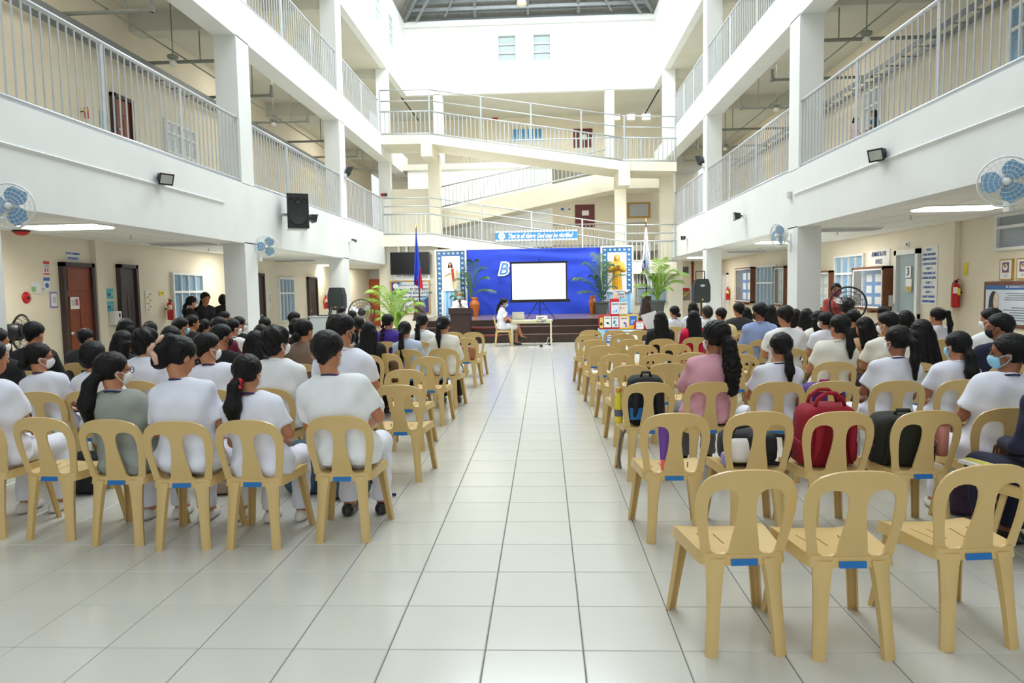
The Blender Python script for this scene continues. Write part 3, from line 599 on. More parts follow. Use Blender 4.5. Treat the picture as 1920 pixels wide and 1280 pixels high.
# far wall on the right: fire hose cabinet and vent
def fplate(mb, px, Y, t, g=0):
    a, b = at(px[0], px[1], Y=Y), at(px[2], px[3], Y=Y); return mb.box(a.x, b.x, Y-g-t, Y-g, b.z, a.z)
Y = 32
a = at(1283, 566, Y=Y); o = thing('fire_hose_cabinet', 'glass fronted fire hose cabinet on the far wall by the flag plant', 'cabinet', (a.x, Y, a.z))
part('frame', fplate(MB(), (1270, 537, 1297, 566), Y, .05), M_wframe, o); part('interior', fplate(MB(), (1273, 541, 1294, 563), Y, .01, .05), mat('hose_grey', srgb(135, 130, 115), .7, noise=.2), o)
part('red_label', fplate(MB(), (1274, 540, 1291, 545), Y, .006, .06), M_red, o)
A, B = at(1273, 562, Y=Y-.08), at(1292, 546, Y=Y-.08); part('wooden_bar', MB().tube([A, B], .035, 6), mat('yellow_wood', srgb(215, 185, 110), .5), o)
a = at(1284, 513, Y=Y); o = thing('vent_grille', 'small dark vent grille high on the far wall', 'vent', (a.x, Y, a.z)); part('frame', fplate(MB(), (1278, 499, 1292, 514), Y, .03), M_alu, o); part('grille', fplate(MB(), (1279, 500, 1291, 513), Y, .006, .03), mat('vent_dark', (.1, .11, .1), .6), o)
a = at(1298, 560, Y=Y); b = at(1298, 496, Y=Y); o = solo('standpipe', MB().tube([(a.x, Y-.08, 0), (a.x, Y-.08, b.z+.3)], .05, 8), mat('dark_red_pipe', srgb(120, 40, 40), .5), 'dark red vertical pipe beside the fire hose cabinet', 'pipe')
door(7, 'dark narrow doorway beside the red pipe', (1314, 500, 1322, 500), WR, M_dkwood, M_dkwood)
# orange door at the end of the left aisle
Y = 33
a, b = at(686, 526, Y=Y), at(712, 527, Y=Y); z1 = a.z
d = thing('door_8', 'bright orange panelled door at the end of the aisle beside the floor fan', 'door', ((a.x+b.x)/2, Y, 0)); d['kind'] = 'structure'
part('door_frame', MB().box(a.x-.06, b.x+.06, Y-.05, Y, 0, z1+.06), M_orange, d); lf = part('door_leaf', MB().box(a.x, b.x, Y-.08, Y-.05, 0, z1), M_orange, d)
w = b.x-a.x
for (x0, x1, t0, t1) in ((.1, .9, .80, .95), (.1, .36, .32, .76), (.40, .62, .32, .76), (.66, .9, .32, .76), (.1, .47, .05, .28), (.53, .9, .05, .28)): part('door_panel', MB().box(a.x+w*x0, a.x+w*x1, Y-.1, Y-.08, z1*t0, z1*t1), M_orange, lf)
part('door_knob', MB().lathe([(.01, -.03), (.035, 0), (.01, .03)], 10, (b.x-.08, Y-.11, .95)), M_alu, d)
M_daypane = mat('sunlit_pane', (.88, .91, .93), .4, noise=.05)  # daylight in the panes is put into this pale colour
# ---- galleries: doors, windows, lamps, pipes on the second floor
door(9, 'red-brown door behind the second floor railing', (204, 172, 242, 185), WL, M_brown, M_dkwood, zb=Z2)
extinguisher('fire extinguisher behind the second floor railing under a yellow label', 151, 197, 222, WL)
plate('extinguisher_sign', 'narrow yellow label on the second floor gallery wall', 'sign', (144, 168, 149, 192), WL, M_yellow)
plate('notice', 'teal notice beside the second floor red-brown door', 'notice', (185, 205, 199, 240), WL, mat('teal_print', srgb(95, 185, 190), .6))
window(10, 'bright white window behind the second floor railing, striped flag side', (306, 227, 364, 300), WL, 4, 6, None, M_daypane)
window(11, 'white window behind two people on the second floor gallery', (1624, 180, 1655, 240), WR, 3, 6, None, M_daypane)
window(12, 'white window at the frame edge on the second floor gallery', (1900, 20, 1960, 105), WR, 3, 6)
for X0, W0, side, s in ((XL, WL, 'striped flag side', 1), (XR, WR, 'offices side', -1)):
    xm = X0-(1.1*s); 
    for k in range(8):
        y = 8.6+k*2.55; w = ['first', 'second', 'third', 'fourth', 'fifth', 'sixth', 'seventh', 'eighth'][k]
        if k % 2 == 0:
            o = thing('ceiling_lamp', 'bare bulb lamp on the second floor gallery ceiling, %s, %s from the entrance' % (side, ['first', 'second', 'third', 'fourth'][k//2]), 'lamp', (xm, y, 6.02), 0, 'gallery bulb lamps')
            part('wire', MB().tube([(xm, y, 6.22), (xm, y, 7.22)], .012, 5), M_pipe, o); part('socket', MB().lathe([(.03, .22), (.1, .19), (.1, .14), (.06, .12)], 14, (xm, y, 6.02)), M_pipe, o, smooth=True)
            part('bulb', MB().lathe([(.03, .12), (.07, .06), (.06, .01), (.01, 0)], 12, (xm, y, 6.02)), mat('bulb_glass', (.8, .8, .75), .2, alpha=.8), o, smooth=True)
        o = thing('sprinkler_pipe', 'grey branch pipe with upturned end under the gallery ceiling, %s, %s bay' % (side, w), 'pipe', (xm, y+.5, 6.25), 0, 'gallery sprinkler pipes')
        xa = xm+.75*s; part('pipe', MB().tube([(W0+.1*s, y+.5, 6.25), (xa-.001*s, y+.5, 6.25)], .035, 7).tube([(xa, y+.5, 6.22), (xa, y+.5, 6.48)], .035, 7), M_pipe, o)
        part('hanger', MB().tube([(xm+.3*s, y+.5, 6.25), (xm+.3*s, y+.5, 7.22)], .012, 5), M_pipe, o); part('elbow', MB().lathe([(.05, -.05), (.055, 0), (.05, .05)], 8, (xa, y+.5, 6.27)), M_pipe, o)
    o = solo('conduit', MB().tube([(xm, 2, 6.30), (xm, 27.5, 6.30)], .016, 5), M_pipe, 'thin conduit running along the second floor gallery, '+side, 'conduit')
    o = thing('cable_tray', 'grey cable tray along the second floor gallery wall, '+side, 'cable tray', (W0+.25*s, 5, 6.1))
    x1 = W0+.1*s; x2 = W0+.45*s
    for x in (x1, x2): part('side_rail', MB().box(x-.015, x+.015, 5, 28, 6.1, 6.2), M_steel, o)
    rg = MB().box(min(x1, x2), max(x1, x2), -.02, .02, 0, .02).mesh('rung', M_steel)
    for k in range(38): q = bpy.data.objects.new('rung', rg); link(q, o, (-OFF[o.name].x, .3+k*.6, 0))
# fluorescent fittings and vents in the ground floor aisle ceilings
def fitting(label, x, y, ZC, lit, L=.55, W=1.15):
    o = thing('ceiling_light' if lit else 'louvred_light', label, 'light' , (x, y, ZC-.03), 0, 'aisle ceiling lights')
    part('frame', MB().box(x-W/2, x+W/2, y-L/2, y+L/2, ZC-.02, ZC), M_wframe, o)
    if lit: part('diffuser', MB().box(x-W/2+.03, x+W/2-.03, y-L/2+.03, y+L/2-.03, ZC-.03, ZC-.02), M_tube, o); area('fitting_light', (x, y, ZC-.0305), (0, 0, 0), W-.1, L-.1, 42, (1, .97, .9))
    for k in range(7): yy = y-L/2+.06+k*(L-.12)/6; part('louvre', MB().box(x-W/2+.02, x+W/2-.02, yy-.012, yy+.012, ZC-.05, ZC-.03), M_alu if not lit else M_wframe, o)
def cpt(px, py, ZC): return at(px, py, Z=ZC)
for lab, px, py, Z, lit in (('lit fluorescent fitting over the entrance door aisle', 125, 422, ZC_L, 1), ('unlit louvred fitting by the first column, entrance door aisle', 345, 455, ZC_L, 0), ('unlit louvred fitting behind the wall fan and first column', 552, 487, ZC_L, 0), ('small lit fitting at the far end of the aisle with dark doors', 608, 496, ZC_L, 1),
                           ('lit fluorescent fitting near the right wall fan', 1795, 387, ZC_R, 1), ('unlit louvred fitting before the administrative offices', 1590, 428, ZC_R, 0), ('lit fitting behind the side-on wall fan', 1462, 452, ZC_R, 1), ('unlit louvred fitting between the two columns', 1400, 470, ZC_R, 0), ('far lit fitting left of the second column', 1318, 481, ZC_R, 1)):
    p = cpt(px, py, Z); fitting(lab, p.x, p.y, Z, lit)
for k, (px, py, Z) in enumerate(((245, 441, ZC_L), (391, 465, ZC_L), (1708, 404, ZC_R), (1570, 434, ZC_R), (1425, 464, ZC_R))):
    p = cpt(px, py, Z); o = thing('sprinkler', 'tiny sprinkler head on the aisle ceiling, '+['above the dark panelled door', 'before the first white column', 'above the glass office door', 'above the window by the office sign', 'between the offices side columns'][k], 'sprinkler', (p.x, p.y, Z-.06), 0, 'ceiling sprinkler heads')
    part('stem', MB().tube([(p.x, p.y, Z), (p.x, p.y, Z-.06)], .012, 6), M_alu, o); part('deflector', MB().lathe([(.03, 0), (.03, .006)], 10, (p.x, p.y, Z-.066)), M_alu, o)
# conduit lines along the fascias
solo('conduit', MB().tube([(XL+.02, 6.5, 3.32), (XL+.02, 12, 3.32), (XL+.02, 13.2, 3.32)], .014, 6), M_white, 'white conduit along the lower fascia on the striped flag side', 'conduit')
solo('conduit', MB().tube([(XR-.02, 6, 3.35), (XR-.02, 14.2, 3.35)], .014, 6), M_white, 'white conduit along the lower fascia on the offices side', 'conduit')
p = at(1483, 384, X=XR); o = solo('junction_box', MB().box(XR-.06, XR, p.y-.06, p.y+.06, 3.3, 3.42), M_alu, 'small junction box where the fascia conduit ends', 'junction box')
# flood lights
def flood(label, c, aim, w, lit, arm):
    """c lamp centre, aim direction, arm = point on the wall"""
    c = Vector(c); o = thing('flood_light', label, 'flood light', tuple(c), 0)
    q = Vector(aim).to_track_quat('-Z', 'Y').to_matrix().to_4x4(); M = Matrix.Translation(c) @ q
    h = w*.75
    part('housing', MB().hull([(-w/2, -h/2, 0), (w/2, -h/2, 0), (w/2, h/2, 0), (-w/2, h/2, 0)], [(-w/3, -h/3, .14), (w/3, -h/3, .14), (w/3, h/3, .14), (-w/3, h/3, .14)]).xf(M), M_black, o)
    part('lens', MB().box(-w/2+.015, w/2-.015, -h/2+.015, h/2-.015, -.008, .001).xf(M), M_flood if lit else M_floodoff, o)
    part('bezel', MB().tube([(-w/2, -h/2, 0), (w/2, -h/2, 0), (w/2, h/2, 0), (-w/2, h/2, 0)], .012, 6, closed=True).xf(M), M_black, o)
    part('bracket', MB().tube([M @ Vector((0, 0, .14)), Vector(arm)], .02, 6), M_black, o); part('wall_box', MB().cbox(arm, (.08, .12, .1)), M_white, o)
p = at(312, 336, X=XL+.15); flood('black flood light on the white fascia, nearest on the striped flag side', p, (.8, -.5, -.35), .22, False, (XL+.03, p.y+.05, p.z-.06))
p = at(1642, 291, X=XR-.15); flood('black flood light on the white fascia, nearest on the offices side', p, (-.8, -.5, -.3), .22, False, (XR-.03, p.y+.08, p.z-.06))
p = at(657, 322, X=XL+.15); flood('lit black flood light on the second column, striped flag side', p, (.75, .35, -.35), .36, True, (XL+.03, p.y-.1, p.z-.12))
p = at(590, 410, X=XL+.25); flood('lit flood light behind the black wall speaker', p, (.55, .5, -.2), .26, True, (XL+.03, p.y-.1, p.z-.03))
p = at(1310, 302, X=XR-.15); flood('black flood light on the second column, offices side, seen from its back', p, (-.8, .5, -.35), .36, True, (XR-.03, p.y-.1, p.z-.14))
p = at(1377, 406, X=XR-.25); flood('black slatted flood light on the lower fascia, offices side', p, (-.9, .1, -.1), .24, False, (XR-.03, p.y-.1, p.z))
p = at(1280, 446, X=XR-.15); flood('small lit flood light by the ramp landing, offices side', p, (-.5, .7, -.1), .16, True, (XR-.03, p.y-.1, p.z))
p = at(668, 452, X=XL+.2); flood('small black spotlight on the fascia before the television', p, (.9, .3, -.4), .1, False, (XL+.03, p.y-.1, p.z+.03))
# loudspeaker on the fascia bracket
p = at(556, 396, X=XL+.35)
o = thing('wall_speaker', 'black loudspeaker on a bracket on the fascia, striped flag side', 'speaker', (p.x, p.y, p.z-.4), .5)
part('cabinet', MB().prism([(-.24, -.2), (.24, -.2), (.16, .2), (-.16, .2)], 'z', 0, .78), M_black, o, local=True)
def fdisc(r0, y, z, x=0, t=.02): return MB().lathe([(.001, -.004), (r0*.85, .004), (r0, t), (r0*1.02, 0), (r0*1.02, -t)], 24).xf(Matrix.Translation((x, y, z)) @ Matrix.Rotation(PI/2, 4, 'X'))
part('woofer', fdisc(.19, -.205, .26), mat('speaker_cone', (.03, .03, .032), .7), o, local=True, smooth=True); part('horn', fdisc(.07, -.205, .62), M_dark, o, local=True, smooth=True)
for sx in (-.14, .14): part('port', fdisc(.05, -.205, .62, sx), M_dark, o, local=True, smooth=True)
part('bracket', MB().box(-.2, .2, -.15, .15, -.04, 0), M_white, o, local=True); part('support_arm', MB().box(-.5, 0, .12, .2, .3, .36), M_alu, o, local=True)
# wall fans
def wall_fan(label, c, face, r, wallx, colm=M_bluefan):
    c = Vector(c); o = thing('wall_fan', label, 'fan', tuple(c), 0, 'wall fans on the columns')
    M = Matrix.Translation(c) @ Vector(face).to_track_quat('-Z', 'Y').to_matrix().to_4x4()
    for zz, k in ((-.05, 5), (.05, 4)):
        g = MB()
        for i in range(k): g.tube([(r*(i+1.5)/(k+.5)*math.cos(a), r*(i+1.5)/(k+.5)*math.sin(a), zz*(1-.7*((i+1.5)/(k+.5))**3)) for a in [2*PI*j/28 for j in range(28)]], .0025, 4, closed=True)
        for j in range(24): a = 2*PI*j/24; g.tube([(math.cos(a)*r*q, math.sin(a)*r*q, zz*(1-.7*q**3)) for q in (.15, .5, .8, 1)], .0018, 3, cap=False)
        part('guard', g.xf(M), M_wframe, o, smooth=True)
    part('rim', MB().tube([(r*math.cos(a), r*math.sin(a), 0) for a in [2*PI*j/36 for j in range(36)]], .011, 6, closed=True).xf(M), M_wframe, o, smooth=True)
    for k in range(3):
        a = 2*PI*k/3; b = MB(); pts = []
        for t in range(7): q = .15+.75*t/6; w = .9*math.sin(PI*(.12+.72*t/6)**.7); pts.append((q, w))
        v = []; n = len(pts)
        for q, w in pts: v += [(r*q*math.cos(a-w), r*q*math.sin(a-w), -.02), (r*q*math.cos(a+w), r*q*math.sin(a+w), .025)]
        v += [(x, y, z+.004) for x, y, z in v]
        f = [(2*i, 2*i+1, 2*i+3, 2*i+2) for i in range(n-1)]+[(2*n+2*i+2, 2*n+2*i+3, 2*n+2*i+1, 2*n+2*i) for i in range(n-1)]
        part('blade', b.add(v, f).xf(M), colm, o, smooth=True)
    part('hub', MB().lathe([(.001, -.07), (r*.12, -.065), (r*.16, -.04), (r*.16, 0)], 16).xf(M), M_wframe, o, smooth=True)
    part('motor', MB().lathe([(.001, .22), (.06, .2), (.075, .1), (.075, .04)], 14).xf(M), M_wframe, o, smooth=True)
    w = Vector((wallx, c.y+.18, c.z-.12)); part('bracket', MB().tube([M @ Vector((0, 0, .15)), (M @ Vector((0, 0, .15))+Vector((0, 0, -.12))), w], .025, 7), M_wframe, o); part('wall_plate', MB().cbox(w, (.05, .1, .34)), M_wframe, o)
p = at(18, 386, X=XL+.35); wall_fan('white wall fan with blue blades cut by the left frame edge', p, (.35, -1, -.05), .235, XL)
p = at(500, 462, X=XL+.22); wall_fan('white wall fan with blue blades on the first column, striped flag side', p, (.35, -1, -.08), .225, XL)
p = at(1886, 340, X=XR-.15); wall_fan('white wall fan with blue blades at the right frame edge', p, (-.45, -1, -.1), .25, XR)
p = at(1459, 441, X=XR-.3); wall_fan('white wall fan turned side-on on the first column, offices side', p, (-1, -.35, -.12), .23, XR)
# extra gallery objects seen behind the ramps
Y = 36.45
def far_plate(name, label, cat, px, material, t=.04, Y=36.5):
    a, b = at(px[0], px[1], Y=Y), at(px[2], px[3], Y=Y); o = thing(name, label, cat, ((a.x+b.x)/2, Y, b.z)); part('board', MB().box(a.x, b.x, Y-t, Y, b.z, a.z), material, o); return o, a, b
for n, lab, px in ((13, 'red-brown door seen through the upper ramp railing', (1075, 242, 1111, 276)), (14, 'red-brown door with notices on the second floor behind the lower ramp', (1078, 384, 1115, 425))):
    o, a, b = far_plate('door_%d' % n, lab, 'door', px, mat('mahogany', srgb(105, 38, 34), .45, noise=.2)); o['kind'] = 'structure'
    part('door_panel', MB().box(a.x+.1, b.x-.1, 36.43, 36.46, a.z-.5, a.z-.1), MATS['mahogany'], o); part('paper', MB().box((a.x+b.x)/2-.15, (a.x+b.x)/2+.2, 36.42, 36.45, a.z-.55, a.z-.3), M_paper, o)
for lab, px in (('long blue window seen through the upper ramp railing', (960, 243, 1016, 265)), ('blue window on the second floor behind the lower ramp', (980, 386, 1022, 402))):
    o, a, b = far_plate('window_%d' % (15 if 'long' in lab else 16), lab, 'window', px, M_gbrt); o['kind'] = 'structure'
    part('window_frame', MB().box(a.x-.05, b.x+.05, 36.43, 36.5, b.z-.05, b.z), M_wframe, o)
    for t in (.25, .5, .75): x = a.x+(b.x-a.x)*t; part('mullion', MB().box(x-.03, x+.03, 36.42, 36.46, b.z, a.z), M_wframe, o)
for k, (xa, xb) in enumerate(((1153, 1162), (1176, 1190), (1204, 1219))):
    o, a, b = far_plate('opening_%d' % k, '', '', (xa, 209, xb, 224), mat('daylight_pane', (.95, .97, 1), .5, emit=1.1)); o.name = 'window_%d' % (20+k); o['kind'] = 'structure'; o['label'] = ['small', 'middle small', 'last small'][k]+' bright square opening near the third floor ceiling'; o['category'] = 'window'; part('window_frame', MB().box(a.x-.04, b.x+.04, 36.42, 36.45, b.z-.05, b.z), M_wframe, o)
p = at(928, 221, Y=36.4); o = thing('alarm_bell', 'red alarm bell on the third floor wall behind the upper ramp', 'alarm bell', tuple(p)); part('gong', MB().lathe([(.001, .1), (.08, .09), (.15, .03), (.15, 0)], 18).xf(Matrix.Translation(p) @ Matrix.Rotation(PI/2, 4, 'X')), M_red, o, smooth=True); part('base', MB().cbox((p.x, p.y+.04, p.z), (.16, .06, .16)), M_dark, o)
o, a, b = far_plate('notice_board', 'gold framed board behind the lower ramp landing, offices side', 'notice board', (1176, 380, 1219, 408), M_gold, .05, 36.5); part('sheet', MB().box(a.x+.1, b.x-.1, 36.42, 36.45, b.z+.08, a.z-.08), mat('grey_sheet', (.5, .52, .52), .6, noise=.1), o)
o, a, b = far_plate('notice', 'pale notice on the second floor wall left of the far red-brown door', 'notice', (1050, 388, 1059, 396), M_paper); part('picture', MB().box(a.x+.04, b.x-.04, 36.45, 36.455, b.z+.05, a.z-.05), M_ink, o)
o, a, b = far_plate('notice', 'round-marked notice on the second floor wall nearest the far red-brown door', 'notice', (1064, 388, 1071, 397), M_paper); part('picture', MB().box(a.x+.05, b.x-.05, 36.45, 36.455, b.z+.1, a.z-.08), M_inkd, o)
p = at(720, 365, Y=27.9); o = thing('exit_light', 'small red and white exit light on the column by the lower landing', 'sign', tuple(p)); part('case', MB().cbox((p.x, p.y, p.z), (.24, .06, .1)), M_black, o); part('panel', MB().box(p.x-.11, p.x+.02, p.y-.035, p.y-.03, p.z-.04, p.z+.04), M_red, o)
# ================================================================ the stage and what stands round it
SY = [21.05, 21.45, 21.85]; SZ = [.235, .45, .65]; SXL, SXR, SB = -4.0, 3.75, 26.0
st = thing('stage', 'dark brown wooden stage with three full-width steps', 'stage', (0, 23, 0))
for k in range(3):
    part('step', MB().box(SXL, SXR, SY[k], SB if k == 2 else SY[k+1]+.02, 0 if k == 0 else SZ[k-1]-.01, SZ[k]), M_stagewood, st)
for k in range(2): part('tread', MB().box(SXL, SXR, SY[k]-.02, SY[k+1], SZ[k], SZ[k]+.012), M_stagetop, st)
nb = 9
for i in range(nb): y = SY[2]-.02+(SB-SY[2]+.02)*i/nb; part('floor_board', MB().box(SXL, SXR, y+.004, y+(SB-SY[2]+.02)/nb-.004, SZ[2], SZ[2]+.014), M_stagetop, st)
for k, z in enumerate(SZ[:2]):
    for (x0, x1) in ((-2.4, -1.3), (2.2, 3.2)): part('red_tape', MB().box(x0, x1, SY[k]-.024, SY[k]-.018, z-.03, z+.012), mat('red_tape', srgb(150, 50, 45), .6), st)
for x in (-1.9, .75, 2.2):
    part('joint_strip', MB().box(x-.006, x+.006, SY[0]-.006, SY[0], 0, SZ[0]), M_dark, st)
STZ = SZ[2]+.014
# blue backdrop cloth with folds
BY = 26.15
a, b = at(873, 468, Y=BY), at(1128, 590, Y=BY); zt = at(1000, 467, Y=BY).z
x0, x1, z0 = a.x, b.x, STZ
nx, nz = 60, 36; v = []; f = []
for j in range(nz+1):
    for i in range(nx+1):
        x = x0+(x1-x0)*i/nx; t = j/nz; z = z0+(zt-z0)*t-.03*math.sin(PI*i/nx)*(t > .95)
        top = max(0, (t-.55)/.45)
        y = BY-.06+.035*math.sin(t*34+1.2*math.sin(x*1.3))*top*(.5+.5*math.sin(x*.9+1))+.025*math.sin(x*2.1+t*3)+.02*math.sin(t*17+x*1.7)*(1-top)*(.5+.5*math.sin(x*1.4))
        v.append((x, y, z))
for j in range(nz):
    for i in range(nx): f.append((j*(nx+1)+i, j*(nx+1)+i+1, (j+1)*(nx+1)+i+1, (j+1)*(nx+1)+i))
n = len(v); v += [(x, y+.012, z) for x, y, z in v]; f += [tuple(q+n for q in reversed(t)) for t in f]
bd = thing('backdrop', 'large royal blue cloth backdrop hung behind the stage', 'backdrop', ((x0+x1)/2, BY, z0))
part('cloth', MB().add(v, f), M_cloth, bd, smooth=True); part('top_batten', MB().box(x0, x1, BY-.03, BY+.02, zt-.03, zt+.02), M_cloth, bd)
p = at(942, 505, Y=BY-.1)
WHT = mat('cut_letter_white', (.85, .85, .85), .6); LBL = mat('cut_letter_blue', srgb(70, 140, 210), .6)
t = text('cut_letter', 'B', .62, WHT, bd, (p.x+.02, BY-.13, p.z), R_FRONT, shear=.25, ext=.008, bold=.055); text('cut_letter', 'B', .62, LBL, bd, (p.x+.02, BY-.15, p.z), R_FRONT, shear=.25, ext=.008, bold=-.002)
p = at(963, 507, Y=BY-.1); text('cut_letter', 'e', .5, WHT, bd, (p.x+.02, BY-.13, p.z-.02), R_FRONT, shear=.25, ext=.008, bold=.05)
for px, s in ((1008, 'o'), (1031, 'n'), (1050, 'd')): p = at(px, 497 if s != 'd' else 505, Y=BY-.1); text('cut_letter', s, .55, WHT, bd, (p.x, BY-.13, p.z), R_FRONT, shear=.25, ext=.008, bold=.05)
# dark brown box painting in the ramp's shade above the left niche
struct('ramp_shade_box', MB().box(x0-1.2, x1-.3, 26.6, 27.2, 1.0, 3.1), mat('ramp_shade_brown', srgb(58, 40, 34), .8))
# statue niches with a mosaic border of square blocks
def niche(label, px0, px1, pt, pb, right):
    a, b = at(px0, pt, Y=BY-.1), at(px1, pb, Y=BY-.1); xa, xb, zb, za = a.x, b.x, STZ, a.z
    o = thing('statue_niche', label, 'niche', ((xa+xb)/2, BY, zb)); y = BY-.1
    bw = .19
    part('panel', MB().box(xa+bw, xb-bw, y, y+.06, zb, za-bw), M_white, o)
    fr = MB(); fr.box(xa-.06, xa, y-.04, y+.08, zb, za+.06); fr.box(xb, xb+.06, y-.04, y+.08, zb, za+.06); fr.box(xa, xb, y-.04, y+.08, za, za+.06); part('outer_frame', fr, M_beam, o)
    blk = mat('mosaic_blue', srgb(38, 105, 165), .4, noise=.15); dia = mat('mosaic_cream', srgb(225, 220, 200), .5)
    n = int(round((za-zb)/bw)); hh = (za-zb)/n; cells = [(xa, zb+i*hh) for i in range(n)]+[(xb-bw, zb+i*hh) for i in range(n)]
    k = int(round((xb-xa-2*bw)/bw)); ww = (xb-xa-2*bw)/k; cells += [(xa+bw+i*ww, za-hh) for i in range(k)]
    bme = MB().box(.004, bw-.004, 0, .05, .004, hh-.004).mesh('mosaic_block', blk)
    dme = MB().add([(bw*.3, -.001, hh*.32), (bw*.7, -.001, hh*.32), (bw*.7, -.001, hh*.68), (bw*.3, -.001, hh*.68), (bw/2, -.05, hh/2)], [(0, 1, 4), (1, 2, 4), (2, 3, 4), (3, 0, 4), (3, 2, 1, 0)]).mesh('mosaic_stud', dia)
    for (x, z) in cells:
        q = bpy.data.objects.new('mosaic_block', bme); link(q, o, Vector((x, y, z))-OFF[o.name]); d = bpy.data.objects.new('mosaic_stud', dme); link(d, q)
    return xa, xb, za
nL = niche('blue block bordered statue niche beside the television, standing at the speaker side', 818, 874, 471, 592, False)
nR = niche('blue block bordered statue niche holding the golden statue', 1129, 1185, 464, 590, True)
# ---- surface nets for soft bodies
def prims_bounds(pr):
    k = pr[0]
    if k == 'cap': a, b, ra, rb = pr[1:5]; r = max(ra, rb); return np.minimum(a, b)-r, np.maximum(a, b)+r
    if k == 'ell': c, r = pr[1:3]; m = max(r); return np.array(c)-m, np.array(c)+m
def prim_d(pr, P):
    if pr[0] == 'cap':
        a, b, ra, rb = pr[1:5]; a = np.asarray(a, np.float32); ba = np.asarray(b, np.float32)-a; q = P-a
        t = np.clip((q @ ba)/max(float(ba @ ba), 1e-9), 0, 1); d = np.linalg.norm(q-t[..., None]*ba, axis=-1)-(ra+(rb-ra)*t)
        if len(pr) > 5 and pr[5] is not None:      # flat cut at b
            n = ba/np.linalg.norm(ba); d = np.maximum(d, (P-np.asarray(b, np.float32)) @ n)
        return d
    c, r = np.asarray(pr[1], np.float32), np.asarray(pr[2], np.float32); q = (P-c) if len(pr) < 4 or pr[3] is None else (P-c) @ pr[3]; q = q/r; k0 = np.linalg.norm(q, axis=-1); k1 = np.linalg.norm(q/r, axis=-1)
    return np.where(k1 > 1e-6, k0*(k0-1)/np.maximum(k1, 1e-6), -min(r))
def smin(a, b, k):
    h = np.clip(.5+.5*(b-a)/k, 0, 1); return b*(1-h)+a*h-k*h*(1-h)
def snet(ops, h, post=None, k0=.02):
    """ops: list of (prim, blend); post(D, X, Y, Z) returns the changed field. Returns verts, quads"""
    los, his = zip(*[prims_bounds(p) for p, k in ops]); lo = np.min(los, 0)-3*h; hi = np.max(his, 0)+3*h
    n = np.ceil((hi-lo)/h).astype(int)+1; ax = [(lo[i]+h*np.arange(n[i])).astype(np.float32) for i in range(3)]
    D = np.full(n, 1.0, np.float32)
    for (p, k), a, b in zip(ops, los, his):
        i0 = np.maximum(0, np.floor((a-k-3*h-lo)/h).astype(int)); i1 = np.minimum(n, np.ceil((b+k+3*h-lo)/h).astype(int)+1)
        sl = tuple(slice(i0[q], i1[q]) for q in range(3)); P = np.stack(np.meshgrid(*[ax[q][sl[q]] for q in range(3)], indexing='ij'), -1)
        D[sl] = smin(D[sl], prim_d(p, P), k)
    if post is not None: D = post(D, *[ax[q].reshape([-1 if q == r else 1 for r in range(3)]) for q in range(3)])
    D[[0, -1]] = 1; D[:, [0, -1]] = 1; D[:, :, [0, -1]] = 1
    s = D < 0; c8 = [(i, j, k) for i in (0, 1) for j in (0, 1) for k in (0, 1)]; m = [x-1 for x in n]
    V = [D[i:i+m[0], j:j+m[1], k:k+m[2]] for i, j, k in c8]; Sg = [v < 0 for v in V]; cnt = sum(q.astype(np.int8) for q in Sg); mix = (cnt > 0) & (cnt < 8)
    acc = np.zeros(mix.shape+(3,), np.float32); num = np.zeros(mix.shape, np.float32)
    for ia, ca in enumerate(c8):
        for axis in range(3):
            if ca[axis]: continue
            cb = list(ca); cb[axis] = 1; ib = c8.index(tuple(cb)); x = Sg[ia] != Sg[ib]
            if not x.any(): continue
            den = V[ia]-V[ib]; t = np.where(x, V[ia]/np.where(den == 0, 1, den), 0)
            for q in range(3): acc[..., q] += np.where(x, ca[q]+(t if q == axis else 0), 0)
            num += x
    idx = np.full(mix.shape, -1, np.int32); w = np.argwhere(mix); idx[mix] = np.arange(len(w))
    vs = lo+h*(w+acc[mix]/num[mix][:, None]); F = []
    for axis in range(3):
        o1, o2 = [q for q in range(3) if q != axis]; A = [slice(1, -1)]*3; A[axis] = slice(0, -1); B = [slice(1, -1)]*3; B[axis] = slice(1, None)
        a, b = s[tuple(A)], s[tuple(B)]; e = np.argwhere(a != b)
        if not len(e): continue
        base = e.copy(); base[:, o1] += 1; base[:, o2] += 1; fl = a[tuple(e.T)]
        def cell(d1, d2): c = base.copy(); c[:, o1] -= d1; c[:, o2] -= d2; return idx[tuple(c.T)]
        q = np.stack([cell(1, 1), cell(0, 1), cell(0, 0), cell(1, 0)], 1); flip = fl if axis != 1 else ~fl
        q[~flip] = q[~flip][:, ::-1]; F.append(q)
    return vs, np.concatenate(F)
def np_mesh(name, vs, F, material):
    me = bpy.data.meshes.new(name); me.vertices.add(len(vs)); me.vertices.foreach_set('co', np.asarray(vs, np.float32).ravel()); me.loops.add(len(F)*4); me.polygons.add(len(F))
    me.polygons.foreach_set('loop_start', np.arange(0, 4*len(F), 4, dtype=np.int32)); me.loops.foreach_set('vertex_index', np.asarray(F, np.int32).ravel()); me.update(calc_edges=True)
    me.materials.append(material); me.shade_smooth(); return me
def A3(*p): return np.array(p, np.float32)
def cap(a, b, ra, rb=None, cut=None): return ('cap', np.asarray(a, np.float32), np.asarray(b, np.float32), ra, ra if rb is None else rb, cut)
def ell(c, r, R=None): return ('ell', np.asarray(c, np.float32), np.asarray(r, np.float32), None if R is None else np.asarray(R, np.float32))
def np_part(name, ops, h, material, parent, post=None, loc=(0, 0, 0), label=None):
    o = bpy.data.objects.new(name, np_mesh(name, *snet(ops, h, post), material)); link(o, parent, loc); OFF[o.name] = Vector()
    if label: o['label'] = label
    return o
